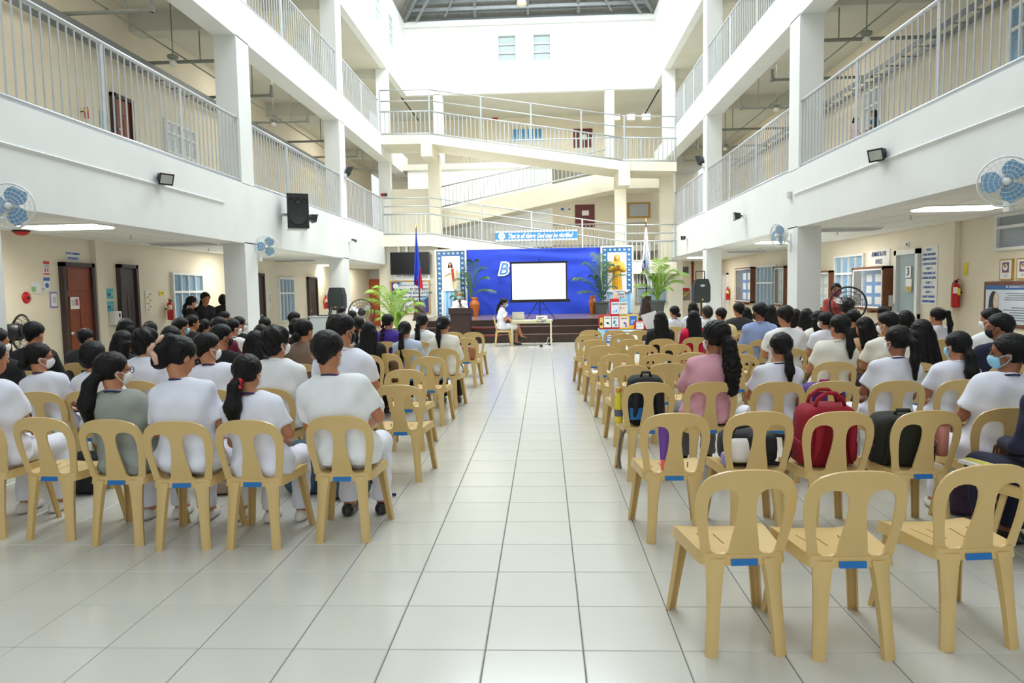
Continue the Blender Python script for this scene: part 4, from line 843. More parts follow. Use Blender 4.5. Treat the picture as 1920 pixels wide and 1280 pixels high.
# ---- statues
def pleats(n, amp, zc=None):
    def post(D, X, Y, Z): return D+amp*np.sin(n*np.arctan2(Y, X)+3*Z)*np.clip((.95-Z)/.4, 0, 1)
    return post
p = at(1157, 543, Y=BY-.45)
sg = thing('statue', 'golden standing statue of a robed and veiled figure in the niche', 'statue', (p.x, BY-.45, p.z)); H = at(1157, 477, Y=BY-.45).z-p.z; k = H/1.28
so = [(cap((0, 0, .05), (0, 0, .75), .19, .15), .05), (cap((-.06, 0, .8), (.06, 0, .8), .15, .15), .06), (cap((-.13, 0, .95), (.13, 0, .95), .08), .05), (cap((-.2, 0, .93), (-.24, -.04, .72), .07, .09), .04), (cap((-.24, -.04, .72), (-.05, -.2, .8), .085, .06), .04),
      (cap((.2, 0, .93), (.24, -.04, .72), .07, .09), .04), (cap((.24, -.04, .72), (.05, -.2, .8), .085, .06), .04), (ell((0, .01, 1.15), (.105, .11, .14)), .04), (cap((0, .04, 1.12), (0, .06, .9), .11, .14), .05)]
q = np_part('robe', [(x, b) for x, b in so], .014, M_gold2, sg, pleats(14, .008)); q.scale = (k,)*3
q = np_part('face', [(ell((0, -.075, 1.14), (.05, .04, .075)), .01)], .008, mat('statue_face', srgb(200, 170, 120), .5), sg); q.scale = (k,)*3
q = np_part('book', [(ell((.02, -.24, .84), (.09, .03, .06)), .01)], .01, mat('statue_book', srgb(120, 85, 30), .6), sg); q.scale = (k,)*3
pd = MB().box(p.x-.36, p.x+.36, BY-.75, BY-.1, STZ, p.z); solo('pedestal', pd, M_white, 'white pedestal under the golden statue, draped with pale blue satin', 'pedestal')
p = at(845, 544, Y=BY-.45)
sl = thing('statue', 'painted standing statue with dark hair and red sash in the far niche', 'statue', (p.x, BY-.45, p.z)); k = (at(844, 492, Y=BY-.45).z-p.z)/1.28
q = np_part('robe', so[:6], .014, mat('statue_white', srgb(235, 225, 205), .6, noise=.1), sl, pleats(11, .008)); q.scale = (k,)*3
q = np_part('sash', [(cap((.12, -.12, .95), (.16, -.16, .45), .07, .05), .02)], .012, mat('statue_red', srgb(185, 60, 50), .6), sl); q.scale = (k,)*3
q = np_part('mantle', [(cap((.2, -.05, .85), (.28, 0, .2), .12, .16), .03)], .014, mat('statue_cream', srgb(220, 205, 165), .6, noise=.2), sl, pleats(9, .008)); q.scale = (k,)*3
q = np_part('face', [(ell((0, -.03, 1.16), (.065, .07, .09)), .02), (cap((0, 0, 1.0), (0, 0, 1.1), .04), .02)], .01, M_skin, sl); q.scale = (k,)*3
q = np_part('hair', [(ell((0, .02, 1.19), (.085, .08, .10)), .02), (cap((-.07, .02, 1.16), (-.08, 0, .98), .035), .02), (cap((.07, .02, 1.16), (.08, 0, .98), .035), .02)], .01, M_hair, sl); q.scale = (k,)*3
solo('pedestal', MB().box(p.x-.3, p.x+.3, BY-.75, BY-.15, STZ, p.z), M_white, 'white pedestal under the painted statue, behind the podium', 'pedestal')
# satin drapes round the pedestals
def drape(label, xa, xb, zt, zb, y):
    n = 40; v = []
    for j in range(9):
        t = j/8
        for i in range(n+1):
            s = i/n; v.append((xa+(xb-xa)*s+.02*math.sin(9*s+t), y-.10*t*(.6+.4*math.sin(s*22))-.05*math.sin(s*22)*(.4+.6*t), zt+(zb-zt)*t))
    f = [(j*(n+1)+i, j*(n+1)+i+1, (j+1)*(n+1)+i+1, (j+1)*(n+1)+i) for j in range(8) for i in range(n)]; m = len(v); v += [(x, yy+.01, z) for x, yy, z in v]; f += [tuple(q+m for q in reversed(t)) for t in f]
    v += [(xa, y-.06, zt+.012), (xb, y-.06, zt+.012), (xb, y+.62, zt+.012), (xa, y+.62, zt+.012)]; L = len(v); f.append((L-4, L-3, L-2, L-1))
    return solo('satin_drape', MB().add(v, f), M_pale, label, 'cloth', smooth=True)
a, b = at(832, 546, Y=BY-.8), at(862, 590, Y=BY-.8); drape('pale blue satin drape under the painted statue', a.x, b.x+.1, a.z, STZ+.02, BY-.8)
a, b = at(1138, 548, Y=BY-.8), at(1186, 588, Y=BY-.8); drape('pale blue satin drape under the golden statue', a.x, b.x, a.z, STZ+.02, BY-.8)
# vases and palms
def vase(label, px, pt, pb, y, wpx):
    a, b = at(px, pt, Y=y), at(px, pb, Y=y); H = a.z-STZ; r = wpx/CF*y/2
    o = thing('floor_vase', label, 'vase', (a.x, y, STZ)); part('body', MB().lathe([(r*.55, 0), (r*.6, H*.05), (r*.78, H*.3), (r, H*.62), (r*.95, H*.72), (r*.6, H*.82), (r*.55, H*.88), (r*.8, H), (r*.7, H), (r*.45, H*.86)], 20, (a.x, y, STZ)), M_vase, o, smooth=True)
    part('band', MB().lathe([(r*1.01, H*.60), (r*1.03, H*.63), (r*1.0, H*.67)], 20, (a.x, y, STZ), cap=False), M_terra, o, smooth=True); return a.x, y, STZ+H
def palm(label, base, zpot, potr, tips, leafm, potm, hr=None, pot=True):
    """tips: (dx, dy, dz) of frond ends from the crown"""
    x, y, z = base
    o = thing('potted_palm', label, 'plant', (x, y, z))
    if pot: part('pot', MB().lathe([(potr*.7, 0), (potr, zpot), (potr*1.08, zpot), (potr*1.08, zpot-.05), (potr*.95, zpot-.05)], 18, (x, y, z)), potm, o, smooth=False)
    c = Vector((x, y, z+zpot))
    for i, (dx, dy, dz) in enumerate(tips):
        e = c+Vector((dx, dy, dz)); mid = c+Vector((dx*.35, dy*.35, max(dz, .3)*.8+.25)); P = []
        for t in range(11): t /= 10; P.append(c*(1-t)**2+mid*2*t*(1-t)+e*t*t)
        fr = part('frond', MB().tube(P, [.018*(1-.7*q/10) for q in range(11)], 5), leafm, o)
        mb = MB(); L = (e-c).length*.34
        for q in range(8, 54):
            t = q/54; pt = c*(1-t)**2+mid*2*t*(1-t)+e*t*t; tg = ((mid-c)*(1-t)+(e-mid)*t).normalized(); sd = tg.cross(Vector((0, 0, 1)))
            if sd.length < .1: sd = Vector((1, 0, 0))
            sd.normalize(); ll = L*math.sin(PI*min(1, .15+.85*(1-t)))*rnd.uniform(.8, 1.1)+.04
            for s in (-1, 1):
                d = (sd*s*.8+tg*.75+Vector((0, 0, -.25+rnd.uniform(-.1, .1)))).normalized(); w = tg*.0095
                m1 = pt+d*ll*.5+Vector((0, 0, .03)); en = pt+d*ll+Vector((0, 0, -.06*ll/.3))
                mb.add([pt-w*.4, pt+w*.4, m1+w, m1-w, en], [(0, 1, 2, 3), (3, 2, 4)])
        part('leaflets', mb, leafm, fr, kind='stuff')
    return o
vx = vase('tall glazed brown vase behind the podium', 890, 557, 594, 25.2, 20)
vr = vase('tall glazed brown vase before the blue backdrop near the golden statue', 1111, 554, 592, 25.4, 15)
palm('dark palm fronds standing in the vase behind the podium', (vx[0]-.15, 25.2, vx[2]-.1), .05, .1, [(.9, -.1, .25), (.5, 0, 1.1), (-.2, .1, .9), (.1, -.1, 1.3), (-.5, 0, .7), (.6, .1, .75)], M_leafd, M_pot, pot=False)
p = at(873, 575, Y=25.0); palm('small palm in a terracotta pot beside the podium', (p.x-.25, 25.0, STZ), .25, .16, [(-.25, 0, .45), (.15, 0, .5), (0, .1, .6), (-.1, -.1, .3)], M_leafd, M_terra)
p = at(1128, 590, Y=25.0); palm('tall palm in a dark grey pot before the golden statue niche', (p.x, 25.0, STZ), .45, .26, [(-.95, -.1, .85), (-.55, 0, 1.35), (-.1, .1, 1.6), (.75, -.1, .95), (.35, 0, 1.25), (-.8, 0, .35), (.45, -.2, .5), (-.3, -.2, .9), (.1, .1, 1.3)], M_leafd, M_pot)
p = at(757, 600, Y=21.2); palm('bright green areca palm standing before the television wall', (p.x-.12, 20.75, 0), .5, .22, [(-.75, 0, 1.15), (-.95, -.1, .55), (-.5, .1, 1.25), (-.05, 0, 1.0), (.45, 0, .85), (.6, -.1, .55), (.75, .1, .75), (-.55, -.2, .3), (.25, -.2, .45), (-.85, 0, .9), (.1, .2, 1.1)], M_leaf, M_pot)
p = at(1236, 600, Y=22.4); palm('bright green areca palm beside the white flag', (p.x-.05, 22.4, STZ), .5, .24, [(-.65, 0, .5), (-.4, 0, .9), (.1, .1, 1.25), (.55, 0, .95), (.75, 0, .6), (.4, -.2, .35), (-.5, -.2, .15), (.2, .1, 1.05), (.85, .1, .85), (-.15, -.1, .7)], M_leaf, M_pot)
# flags on wooden bases
def flag(label, px, pt, y, wood, poly_px, mats, base, baselabel):
    zb = STZ
    a = at(px, pt, Y=y); b0 = at(base[0], base[1], Y=y); b1 = at(base[2], base[3], Y=y); bx = (b0.x+b1.x)/2; hw = (b1.x-b0.x)/2
    bs = thing('flag_pedestal', baselabel, 'flag base', (bx, y, zb)); zt = b0.z
    part('body', MB().hull([(bx-hw, y-hw, zb+.06), (bx+hw, y-hw, zb+.06), (bx+hw, y+hw, zb+.06), (bx-hw, y+hw, zb+.06)], [(bx-hw*.62, y-hw*.62, zt), (bx+hw*.62, y-hw*.62, zt), (bx+hw*.62, y+hw*.62, zt), (bx-hw*.62, y+hw*.62, zt)]), wood, bs)
    part('plinth', MB().box(bx-hw*1.1, bx+hw*1.1, y-hw*1.1, y+hw*1.1, zb, zb+.06), wood, bs); part('cap', MB().box(bx-hw*.68, bx+hw*.68, y-hw*.68, y+hw*.68, zt, zt+.03), wood, bs)
    o = thing('flag', label, 'flag', (bx, y, zt+.03)); part('pole', MB().tube([(bx, y, zt+.03), (a.x, y, a.z)], .02, 8), M_dark, o, smooth=True); part('finial', MB().lathe([(.03, 0), (.03, .05), (.005, .14)], 8, (a.x, y, a.z)), M_gold, o)
    for k, (poly, mm) in enumerate(zip(poly_px, mats)):
        L = [at(*q, Y=y-.05) for q in poly[0]]; Rr = [at(*q, Y=y-.05) for q in poly[1]]; n = 18; mgrid = 14; v = []
        def lerp(P, t): t *= len(P)-1; i = min(int(t), len(P)-2); return P[i].lerp(P[i+1], t-i)
        for j in range(n+1):
            for i in range(mgrid+1):
                q = lerp(L, j/n).lerp(lerp(Rr, j/n), i/mgrid); v.append((q.x, q.y-.07*math.sin(i/mgrid*9+j*.12)*min(1, .15+j/n)-.012*k, q.z))
        f = [(j*(mgrid+1)+i, j*(mgrid+1)+i+1, (j+1)*(mgrid+1)+i+1, (j+1)*(mgrid+1)+i) for j in range(n) for i in range(mgrid)]; m = len(v); v += [(x_, y_+.006, z_) for x_, y_, z_ in v]; f += [tuple(q+m for q in reversed(t)) for t in f]
        part(['cloth', 'lower_stripe', 'emblem'][k], MB().add(v, f), mm, o, smooth=True)
    return o
FB = mat('flag_blue', srgb(35, 70, 190), .7, noise=.08); FR = mat('flag_red', srgb(200, 25, 45), .7, noise=.08); FW = mat('flag_white', (.82, .84, .88), .7, noise=.04); FN = mat('flag_navy', srgb(50, 70, 130), .7)
flag('furled blue and red national flag on a dark pole', 780, 428, 22.25, mat('flag_base_wood', srgb(75, 58, 54), .4, noise=.15), [([(779, 437), (777.5, 500), (777, 533)], [(781, 437), (788, 500), (790, 540)]), ([(787, 503), (783, 522), (779.5, 533)], [(788.5, 503), (791, 522), (793, 543)])], (FB, FR), (776, 567, 799, 605), 'tapered dark wooden base of the blue and red flag')
flag('furled white school flag with navy edge on a dark pole', 1211, 417, 23.2, M_stagewood, [([(1210, 426), (1203, 495), (1214, 530), (1219, 546)], [(1212.5, 426), (1218, 480), (1222, 520), (1224, 548)]), ([(1206, 489), (1203, 500), (1204, 512)], [(1211, 487), (1209, 500), (1208, 508)]), ([(1211, 470), (1210, 490), (1211, 505)], [(1216, 468), (1218, 490), (1219, 505)])], (FW, FN, mat('flag_emblem', srgb(205, 212, 228), .7, noise=.4, nscale=14)), (1200, 557, 1224, 600), 'tapered dark wooden base of the white flag')
# projection screen on a tripod
Y = 22.4; a, b = at(957, 494, Y=Y), at(1066, 560, Y=Y); c0 = at(957, 562, Y=Y); xm = (a.x+b.x)/2
ps = thing('projection_screen', 'white projection screen on a dark tripod standing on the stage', 'projection screen', (xm, Y, STZ))
part('screen_cloth', MB().box(a.x+.02, b.x-.05, Y-.012, Y, c0.z, a.z), M_screen, ps); part('top_bar', MB().box(a.x-.02, b.x-.01, Y-.03, Y+.02, a.z-.01, a.z+.05), M_dark, ps)
part('bottom_case', MB().box(a.x-.06, b.x+.05, Y-.05, Y+.04, c0.z-.09, c0.z), M_dark, ps)
for x in (a.x+.02, b.x-.06): part('side_border', MB().box(x-.02, x+.02, Y-.016, Y+.002, c0.z, a.z), M_dark, ps)
part('pole', MB().tube([(xm, Y+.06, STZ+.2), (xm, Y+.06, a.z+.15)], .018, 8), M_dark, ps)
for dx, dy in ((-.42, -.15), (.46, -.15), (0, .45)):
    part('leg', MB().tube([(xm, Y+.06, STZ+.62), (xm+dx, Y+.06+dy, STZ+.01)], .014, 6), M_dark, ps); part('brace', MB().tube([(xm, Y+.06, STZ+.28), (xm+dx*.55, Y+.06+dy*.55, STZ+.29)], .008, 5), M_dark, ps)
# front table with laptop, projector
TYy = 20.25; a, b = at(957, 600, Y=TYy), at(1036, 598, Y=TYy); z = a.z
tb = thing('table', 'cream table with slim legs standing before the stage steps', 'table', ((a.x+b.x)/2, TYy, 0))
TM = mat('cream_table_top', srgb(232, 225, 190), .5)
part('tabletop', MB().box(a.x, b.x, TYy-.3, TYy+.3, z-.035, z), TM, tb); part('apron', MB().box(a.x+.06, b.x-.06, TYy-.27, TYy-.25, z-.09, z-.035), TM, tb)
for x in (a.x+.05, b.x-.05):
    for y in (TYy-.26, TYy+.26): part('leg', MB().box(x-.022, x+.022, y-.022, y+.022, 0, z-.035), TM, tb)
part('blue_label', MB().box(b.x-.32, b.x-.18, TYy-.303, TYy-.3, z-.033, z-.008), M_blue, tb)
p = at(972, 598, Y=TYy); lp = thing('laptop', 'open silver laptop seen from its back on the cream table', 'laptop', (p.x, TYy+.05, z))
part('base', MB().box(p.x-.17, p.x+.17, TYy-.07, TYy+.17, z, z+.018), M_alu, lp); part('lid', MB().hull([(p.x-.17, TYy-.07, z+.018), (p.x+.17, TYy-.07, z+.018), (p.x+.17, TYy-.06, z+.018), (p.x-.17, TYy-.06, z+.018)], [(p.x-.17, TYy-.13, z+.235), (p.x+.17, TYy-.13, z+.235), (p.x+.17, TYy-.12, z+.235), (p.x-.17, TYy-.12, z+.235)]), mat('silver_lid', (.62, .62, .58), .4, .3), lp)
p = at(1016, 598, Y=TYy); pj = thing('projector', 'small white projector on the cream table', 'projector', (p.x, TYy, z))
part('body', MB().box(p.x-.16, p.x+.16, TYy-.13, TYy+.13, z+.015, z+.11), M_wframe, pj); part('lens', MB().lathe([(.03, 0), (.04, .03), (.03, .05)], 12).xf(Matrix.Translation((p.x+.06, TYy+.13, z+.065)) @ Matrix.Rotation(-PI/2, 4, 'X')), M_dark, pj); part('port_panel', MB().box(p.x-.11, p.x+.05, TYy-.134, TYy-.13, z+.05, z+.075), M_pipe, pj)
for x in (-.12, .12): part('foot', MB().cbox((p.x+x, TYy, z+.008), (.03, .2, .015)), M_dark, pj)
solo('cable', MB().tube([(p.x-.1, TYy-.14, z+.05), (p.x-.02, TYy-.22, z+.02), (p.x+.04, TYy-.31, z-.06), (p.x-.15, TYy-.31, z-.03), (p.x-.3, TYy-.1, z+.012)], .008, 5), M_black, 'black cable hanging from the projector', 'cable', smooth=True)
p = at(1025, 650, Z=0); ex = thing('power_strip', 'tangle of plugs and adapters on the floor under the cream table', 'power strip', tuple(p))
part('strip', MB().box(p.x-.16, p.x+.16, p.y-.03, p.y+.03, 0, .04), M_wframe, ex); part('plug', MB().cbox((p.x-.15, p.y-.06, .04), (.07, .06, .06)), M_black, ex); part('plug', MB().cbox((p.x+.08, p.y, .06), (.06, .05, .05)), M_black, ex)
part('cord', MB().tube([(p.x+.1, p.y, .07), (p.x+.16, p.y-.05, .2), (p.x+.05, p.y+.03, .26), (p.x, p.y, .1), (p.x-.3, p.y-.1, .012), (p.x-.5, p.y+.05, .012)], .008, 5), M_wframe, ex)
solo('cable', MB().tube([(p.x-1.2, p.y-.02, .008), (p.x-1.9, p.y-.12, .008), (p.x-2.6, p.y+.05, .008)], .008, 5), M_alu, 'thin pale cable lying on the tiles beside the seated woman', 'cable')
# podium
Y = 20.6; a, b = at(843, 577, Y=Y), at(886, 582, Y=Y); w = b.x-a.x; xc = (a.x+b.x)/2; z = a.z
pm = thing('podium', 'dark brown wooden podium in front of the steps', 'podium', (xc, Y, 0)); PW = mat('podium_wood', srgb(52, 34, 30), .4, noise=.2, nscale=4)
part('body', MB().hull([(xc-w*.40, Y-.2, .08), (xc+w*.40, Y-.2, .08), (xc+w*.40, Y+.2, .08), (xc-w*.40, Y+.2, .08)], [(xc-w*.44, Y-.24, z-.18), (xc+w*.44, Y-.24, z-.18), (xc+w*.44, Y+.2, z-.18), (xc-w*.44, Y+.2, z-.18)]), PW, pm)
part('top', MB().hull([(xc-w/2, Y-.3, z-.17), (xc+w/2, Y-.3, z-.17), (xc+w/2, Y+.24, z-.25), (xc-w/2, Y+.24, z-.25)], [(xc-w/2, Y-.3, z), (xc+w/2, Y-.3, z), (xc+w/2, Y+.24, z-.1), (xc-w/2, Y+.24, z-.1)]), PW, pm); part('plinth', MB().box(xc-w*.44, xc+w*.44, Y-.24, Y+.24, 0, .08), PW, pm)
PODX, PODZ = xc, z
# television, boards on the wall beside the stage
Y = 26.9; struct('wall_stage_side', MB().box(XL-.3, nL[0]-.06, Y, Y+.2, 0, 3.3), M_beam)
struct('wall_stage_side', MB().box(nR[1]+.06, XR+.3, Y, Y+.2, 0, 2.6), M_beam)
a, b = at(731, 473, Y=Y-.25), at(806, 514, Y=Y-.25)
tv = thing('television', 'large black flat television hung beside the stage', 'television', ((a.x+b.x)/2, Y-.2, b.z)); part('bezel', MB().box(a.x, b.x, Y-.25, Y-.19, b.z, a.z), M_black, tv); part('display', MB().box(a.x+.03, b.x-.03, Y-.256, Y-.25, b.z+.03, a.z-.03), mat('tv_glass', (.004, .004, .005), .35, spec=.2), tv)
for t in (.22, .42): x = a.x+(b.x-a.x)*t; part('hanger', MB().box(x-.04, x+.04, Y-.21, Y-.17, a.z-.1, a.z+.35), M_white, tv)
def board(name, label, cat, px, Y, fm, sheetm, t=.04, e=.05):
    a, b = at(px[0], px[1], Y=Y), at(px[2], px[3], Y=Y); o = thing(name, label, cat, ((a.x+b.x)/2, Y, b.z))
    part('frame', MB().box(a.x, b.x, Y-t, Y, b.z, a.z), fm, o); part('sheet', MB().box(a.x+e, b.x-e, Y-t-.006, Y-t, b.z+e, a.z-e), sheetm, o); return o, a, b
o, a, b = board('whiteboard', 'white board with a blue heading just below the television', 'board', (736, 510, 806, 525), Y, M_alu, M_paper); text('lettering', 'SD WAPPA', .16, M_ink, o, (a.x+.55, Y-.05, (a.z+b.z)/2+.03), R_FRONT)
o, a, b = board('theme_poster', 'gold framed poster with purple corners and blue curves below the television', 'poster', (731, 527, 808, 588), Y, M_gold, mat('poster_grey', srgb(222, 224, 228), .5))
w, h = b.x-a.x, a.z-b.z; PU = mat('poster_purple', srgb(60, 50, 120), .5); BL = mat('poster_blue', srgb(120, 190, 230), .5)
def corner(pts, y, mm, nm): part(nm, MB().prism([(a.x+w*p_, b.z+h*q_) for p_, q_ in pts], 'y', y-.004, y), mm, o)
corner([(.04, .96), (.33, .96), (.22, .82), (.12, .62), (.04, .5)], Y-.05, BL, 'blue_curve'); corner([(.04, .96), (.27, .96), (.17, .83), (.09, .68), (.04, .6)], Y-.056, PU, 'purple_corner')
corner([(.96, .04), (.96, .66), (.9, .55), (.82, .48), (.74, .44), (.84, .3), (.8, .04)], Y-.05, BL, 'blue_curve'); corner([(.96, .04), (.96, .55), (.92, .48), (.84, .42), (.88, .25), (.84, .04)], Y-.056, PU, 'purple_corner')
part('emblem', MB().lathe([(.001, 0), (w*.07, 0), (w*.07, .006), (.001, .006)], 20).xf(Matrix.Translation((a.x+w*.15, Y-.06, a.z-h*.15)) @ Matrix.Rotation(PI/2, 4, 'X')), M_paper, o)
text('lettering', 'St. Scholastica\'s College Tacloban, Inc.', h*.075, M_inkk, o, (a.x+w*.6, Y-.052, a.z-h*.13), R_FRONT)
for k, s in enumerate(('Theme for SY 2022-2023', 'BENEDICTINE EDUCATION', 'in a time of uncertainty,', 'forming hearts of service')): text('lettering', s, h*.10, M_inkk, o, (a.x+w*.54, Y-.052, a.z-h*(.26+.11*k)), R_FRONT, bold=.006)
for i in range(6):
    part('photo_print', MB().box(a.x+w*(.07+.1*i), a.x+w*(.15+.1*i), Y-.056, Y-.046, b.z+h*(.08+.05*(i % 2)), b.z+h*(.26+.06*(i % 3))), mat('photo_%d' % i, [(.5, .3, .25), (.3, .35, .5), (.55, .45, .4), (.25, .25, .35), (.6, .5, .45), (.4, .2, .3)][i], .6, noise=.4, nscale=14), o)
# banner on the lower ramp railing
Y = YF-.02; a, b = at(928, 433, Y=Y), at(1083, 450, Y=Y); a2 = at(928, 452, Y=Y); zc = (at(1005, 441.5, Y=Y)).z
bn = thing('banner', 'long blue banner reading That in all things God may be glorified', 'banner', ((a.x+b.x)/2, Y, a2.z)); hh = .17
part('cloth', MB().box(a.x, b.x, Y-.02, Y, zc-hh, zc+hh), mat('banner_blue', srgb(62, 140, 195), .6, noise=.03), bn)
n = 26; L = (b.x-a.x)/n; se = MB().lathe([(.001, 0), (L*.45, 0), (L*.45, .006), (.001, .006)], 10).xf(Matrix.Rotation(PI/2, 4, 'X') @ Matrix.Diagonal((1, .75, 1, 1))).mesh('lace_scallop', M_paper)
for i in range(n):
    for s in (-1, 1): q = bpy.data.objects.new('lace_scallop', se); link(q, bn, Vector((a.x+L*(i+.5), Y-.02, zc+s*hh*.93))-OFF[bn.name])
part('emblem', MB().lathe([(.001, 0), (.13, 0), (.13, .01), (.001, .01)], 24).xf(Matrix.Translation((a.x+.25, Y-.02, zc)) @ Matrix.Rotation(PI/2, 4, 'X')), M_paper, bn); text('emblem_mark', 'B', .15, BL, bn, (a.x+.25, Y-.035, zc), R_FRONT)
t = text('lettering', 'That in all things God may be glorified', .235, M_paper, bn, (a.x+.25+(b.x-a.x-.3)/2+.03, Y-.028, zc-.01), R_FRONT, shear=.45, bold=.009); t.scale.x = .66
# barred window on the wall at the right of the stage
Y = 26.9; a, b = at(1196, 510, Y=Y), at(1247, 563, Y=Y); z0, z1 = b.z, a.z
wn = thing('window_17', 'barred window with louvred lower panes behind the white flag', 'window', ((a.x+b.x)/2, Y, z0)); wn['kind'] = 'structure'
f = MB(); f.box(a.x-.06, a.x, Y-.08, Y, z0, z1); f.box(b.x, b.x+.06, Y-.08, Y, z0, z1); f.box(a.x-.06, b.x+.06, Y-.08, Y, z1, z1+.06); f.box(a.x-.1, b.x+.1, Y-.12, Y, z0-.06, z0); zm = z0+(z1-z0)*.5; f.box(a.x, b.x, Y-.08, Y, zm-.06, zm+.06); part('window_frame', f, M_alu, wn)
part('interior', MB().box(a.x, b.x, Y-.02, Y-.01, zm, z1), mat('dim_interior', srgb(110, 105, 90), .6, noise=.3), wn); part('interior', MB().box(a.x, b.x, Y-.02, Y-.01, z0, zm), mat('teal_interior', srgb(120, 150, 160), .5, noise=.3), wn)
for i in range(7): x = a.x+(b.x-a.x)*(i+.5)/7; part('bar', MB().box(x-.02, x+.02, Y-.05, Y-.03, zm, z1), M_wframe, wn)
for i in range(5): z = z0+(zm-z0)*(i+.4)/5; part('louvre', MB().hull([(a.x, Y-.06, z), (b.x, Y-.06, z), (b.x, Y-.055, z), (a.x, Y-.055, z)], [(a.x, Y-.03, z+.1), (b.x, Y-.03, z+.1), (b.x, Y-.025, z+.1), (a.x, Y-.025, z+.1)]), M_glass, wn)
# speakers on stands
def pa(label, px, pt, pb, y, wpx, logo=True):
    a, b = at(px, pt, Y=y), at(px, pb, Y=y); H = a.z-b.z; w = wpx/CF*y/2
    o = thing('stand_speaker', label, 'speaker', (a.x, y, b.z)); P = [(-w*.85, 0), (w*.85, 0), (w, H*.1), (w, H*.68), (w*.78, H*.97), (w*.6, H), (-w*.6, H), (-w*.78, H*.97), (-w, H*.68), (-w, H*.1)]
    part('cabinet', MB().prism([(a.x+q, b.z+s) for q, s in P], 'y', y-.16, y+.2), M_black, o); part('grille', MB().prism([(a.x+q*.88, b.z+H*.06+s*.9) for q, s in P], 'y', y-.18, y-.16), mat('speaker_grille', (.025, .032, .032), .7, bump=.3, bscale=300), o)
    part('badge', MB().cbox((a.x, y-.183, b.z+H*.13), (w*.25, .008, w*.2)), M_gold, o)
    if not logo: part('badge_oval', MB().lathe([(.001, 0), (w*.3, 0), (w*.3, .01), (.001, .01)], 16).xf(Matrix.Translation((a.x, y-.18, b.z+H*.72)) @ Matrix.Rotation(PI/2, 4, 'X') @ Matrix.Diagonal((1, .5, 1, 1))), M_alu, o); part('pull_handle', MB().tube([(a.x-w*.6, y+.1, b.z+H), (a.x-w*.6, y+.1, b.z+H*1.33), (a.x+w*.5, y+.1, b.z+H*1.33), (a.x+w*.5, y+.1, b.z+H)], .018, 6), M_dark, o)
    s = thing('speaker_stand', 'black tripod stand under the '+label, 'speaker stand', (a.x, y, 0)); part('pole', MB().tube([(a.x, y, .25), (a.x, y, b.z)], .025, 8), M_dark, s)
    for q in range(3): an = PI/2+q*2*PI/3; part('leg', MB().tube([(a.x, y, .75), (a.x+.5*math.cos(an), y+.5*math.sin(an), .01)], .015, 6), M_dark, s)
pa('black speaker by the white column nearest the grey desk', 631, 539, 581, 20.4, 30); pa('black speaker with a pull handle near the fire hose cabinet', 1315, 523, 567, 21.2, 29, False)
# floor fans
def floor_fan(label, px, py, r, y, stand=True, face=(0, -1, 0)):
    c = at(px, py, Y=y); o = thing('floor_fan', label, 'fan', (c.x, y, 0)); M = Matrix.Translation(c) @ Vector(face).to_track_quat('-Z', 'Y').to_matrix().to_4x4()
    for zz in (-.09, .09):
        g = MB()
        for q in (.25, .5, .75): g.tube([(r*q*math.cos(a), r*q*math.sin(a), zz*(1-q**3*.8)) for a in [2*PI*j/26 for j in range(26)]], .0035, 4, closed=True)
        for j in range(18): a = 2*PI*j/18; g.tube([(math.cos(a+(q*.5 if q < .8 else .4))*r*q, math.sin(a+(q*.5 if q < .8 else .4))*r*q, zz*(1-q**3*.8)) for q in (.08, .4, .7, 1)], .003, 3, cap=False)
        part('guard', g.xf(M), M_dark, o, smooth=True)
    part('rim', MB().tube([(r*math.cos(a), r*math.sin(a), 0) for a in [2*PI*j/36 for j in range(36)]], .016, 6, closed=True).xf(M), M_black, o, smooth=True)
    for k in range(3):
        a = 2*PI*k/3+.4; v = []
        for q in (.15, .4, .65, .85): w = .35*math.sin(PI*q**.8); v += [(r*q*math.cos(a-w), r*q*math.sin(a-w), -.03), (r*q*math.cos(a+w), r*q*math.sin(a+w), .03)]
        v += [(x, yy, z+.004) for x, yy, z in v]; part('blade', MB().add(v, [(2*i, 2*i+1, 2*i+3, 2*i+2) for i in range(3)]+[(2*i+10, 2*i+11, 2*i+9, 2*i+8) for i in range(3)]).xf(M), M_alu, o)
    part('motor', MB().lathe([(.001, .28), (.1, .26), (.12, .1), (.12, .02), (.06, -.08)], 14).xf(M), M_black, o, smooth=True)
    q = M @ Vector((0, 0, .16)); part('pole', MB().tube([(q.x, q.y, .03), (q.x, q.y, q.z)], .03, 8), M_dark, o); part('base', MB().lathe([(.3, 0), (.3, .03), (.05, .06)], 20, (q.x, q.y, 0)), M_black, o)
floor_fan('big black floor fan in front of the orange door', 678, 585, .36, 19.8, face=(.2, -1, 0)); floor_fan('big black floor fan by the red-brown door, seen from behind', 40, 623, .245, 9.5, face=(.5, 1, -.1)); floor_fan('big black floor fan hiding the standing person in red', 1590, 570, .29, 12.3, face=(-.2, -1, 0))
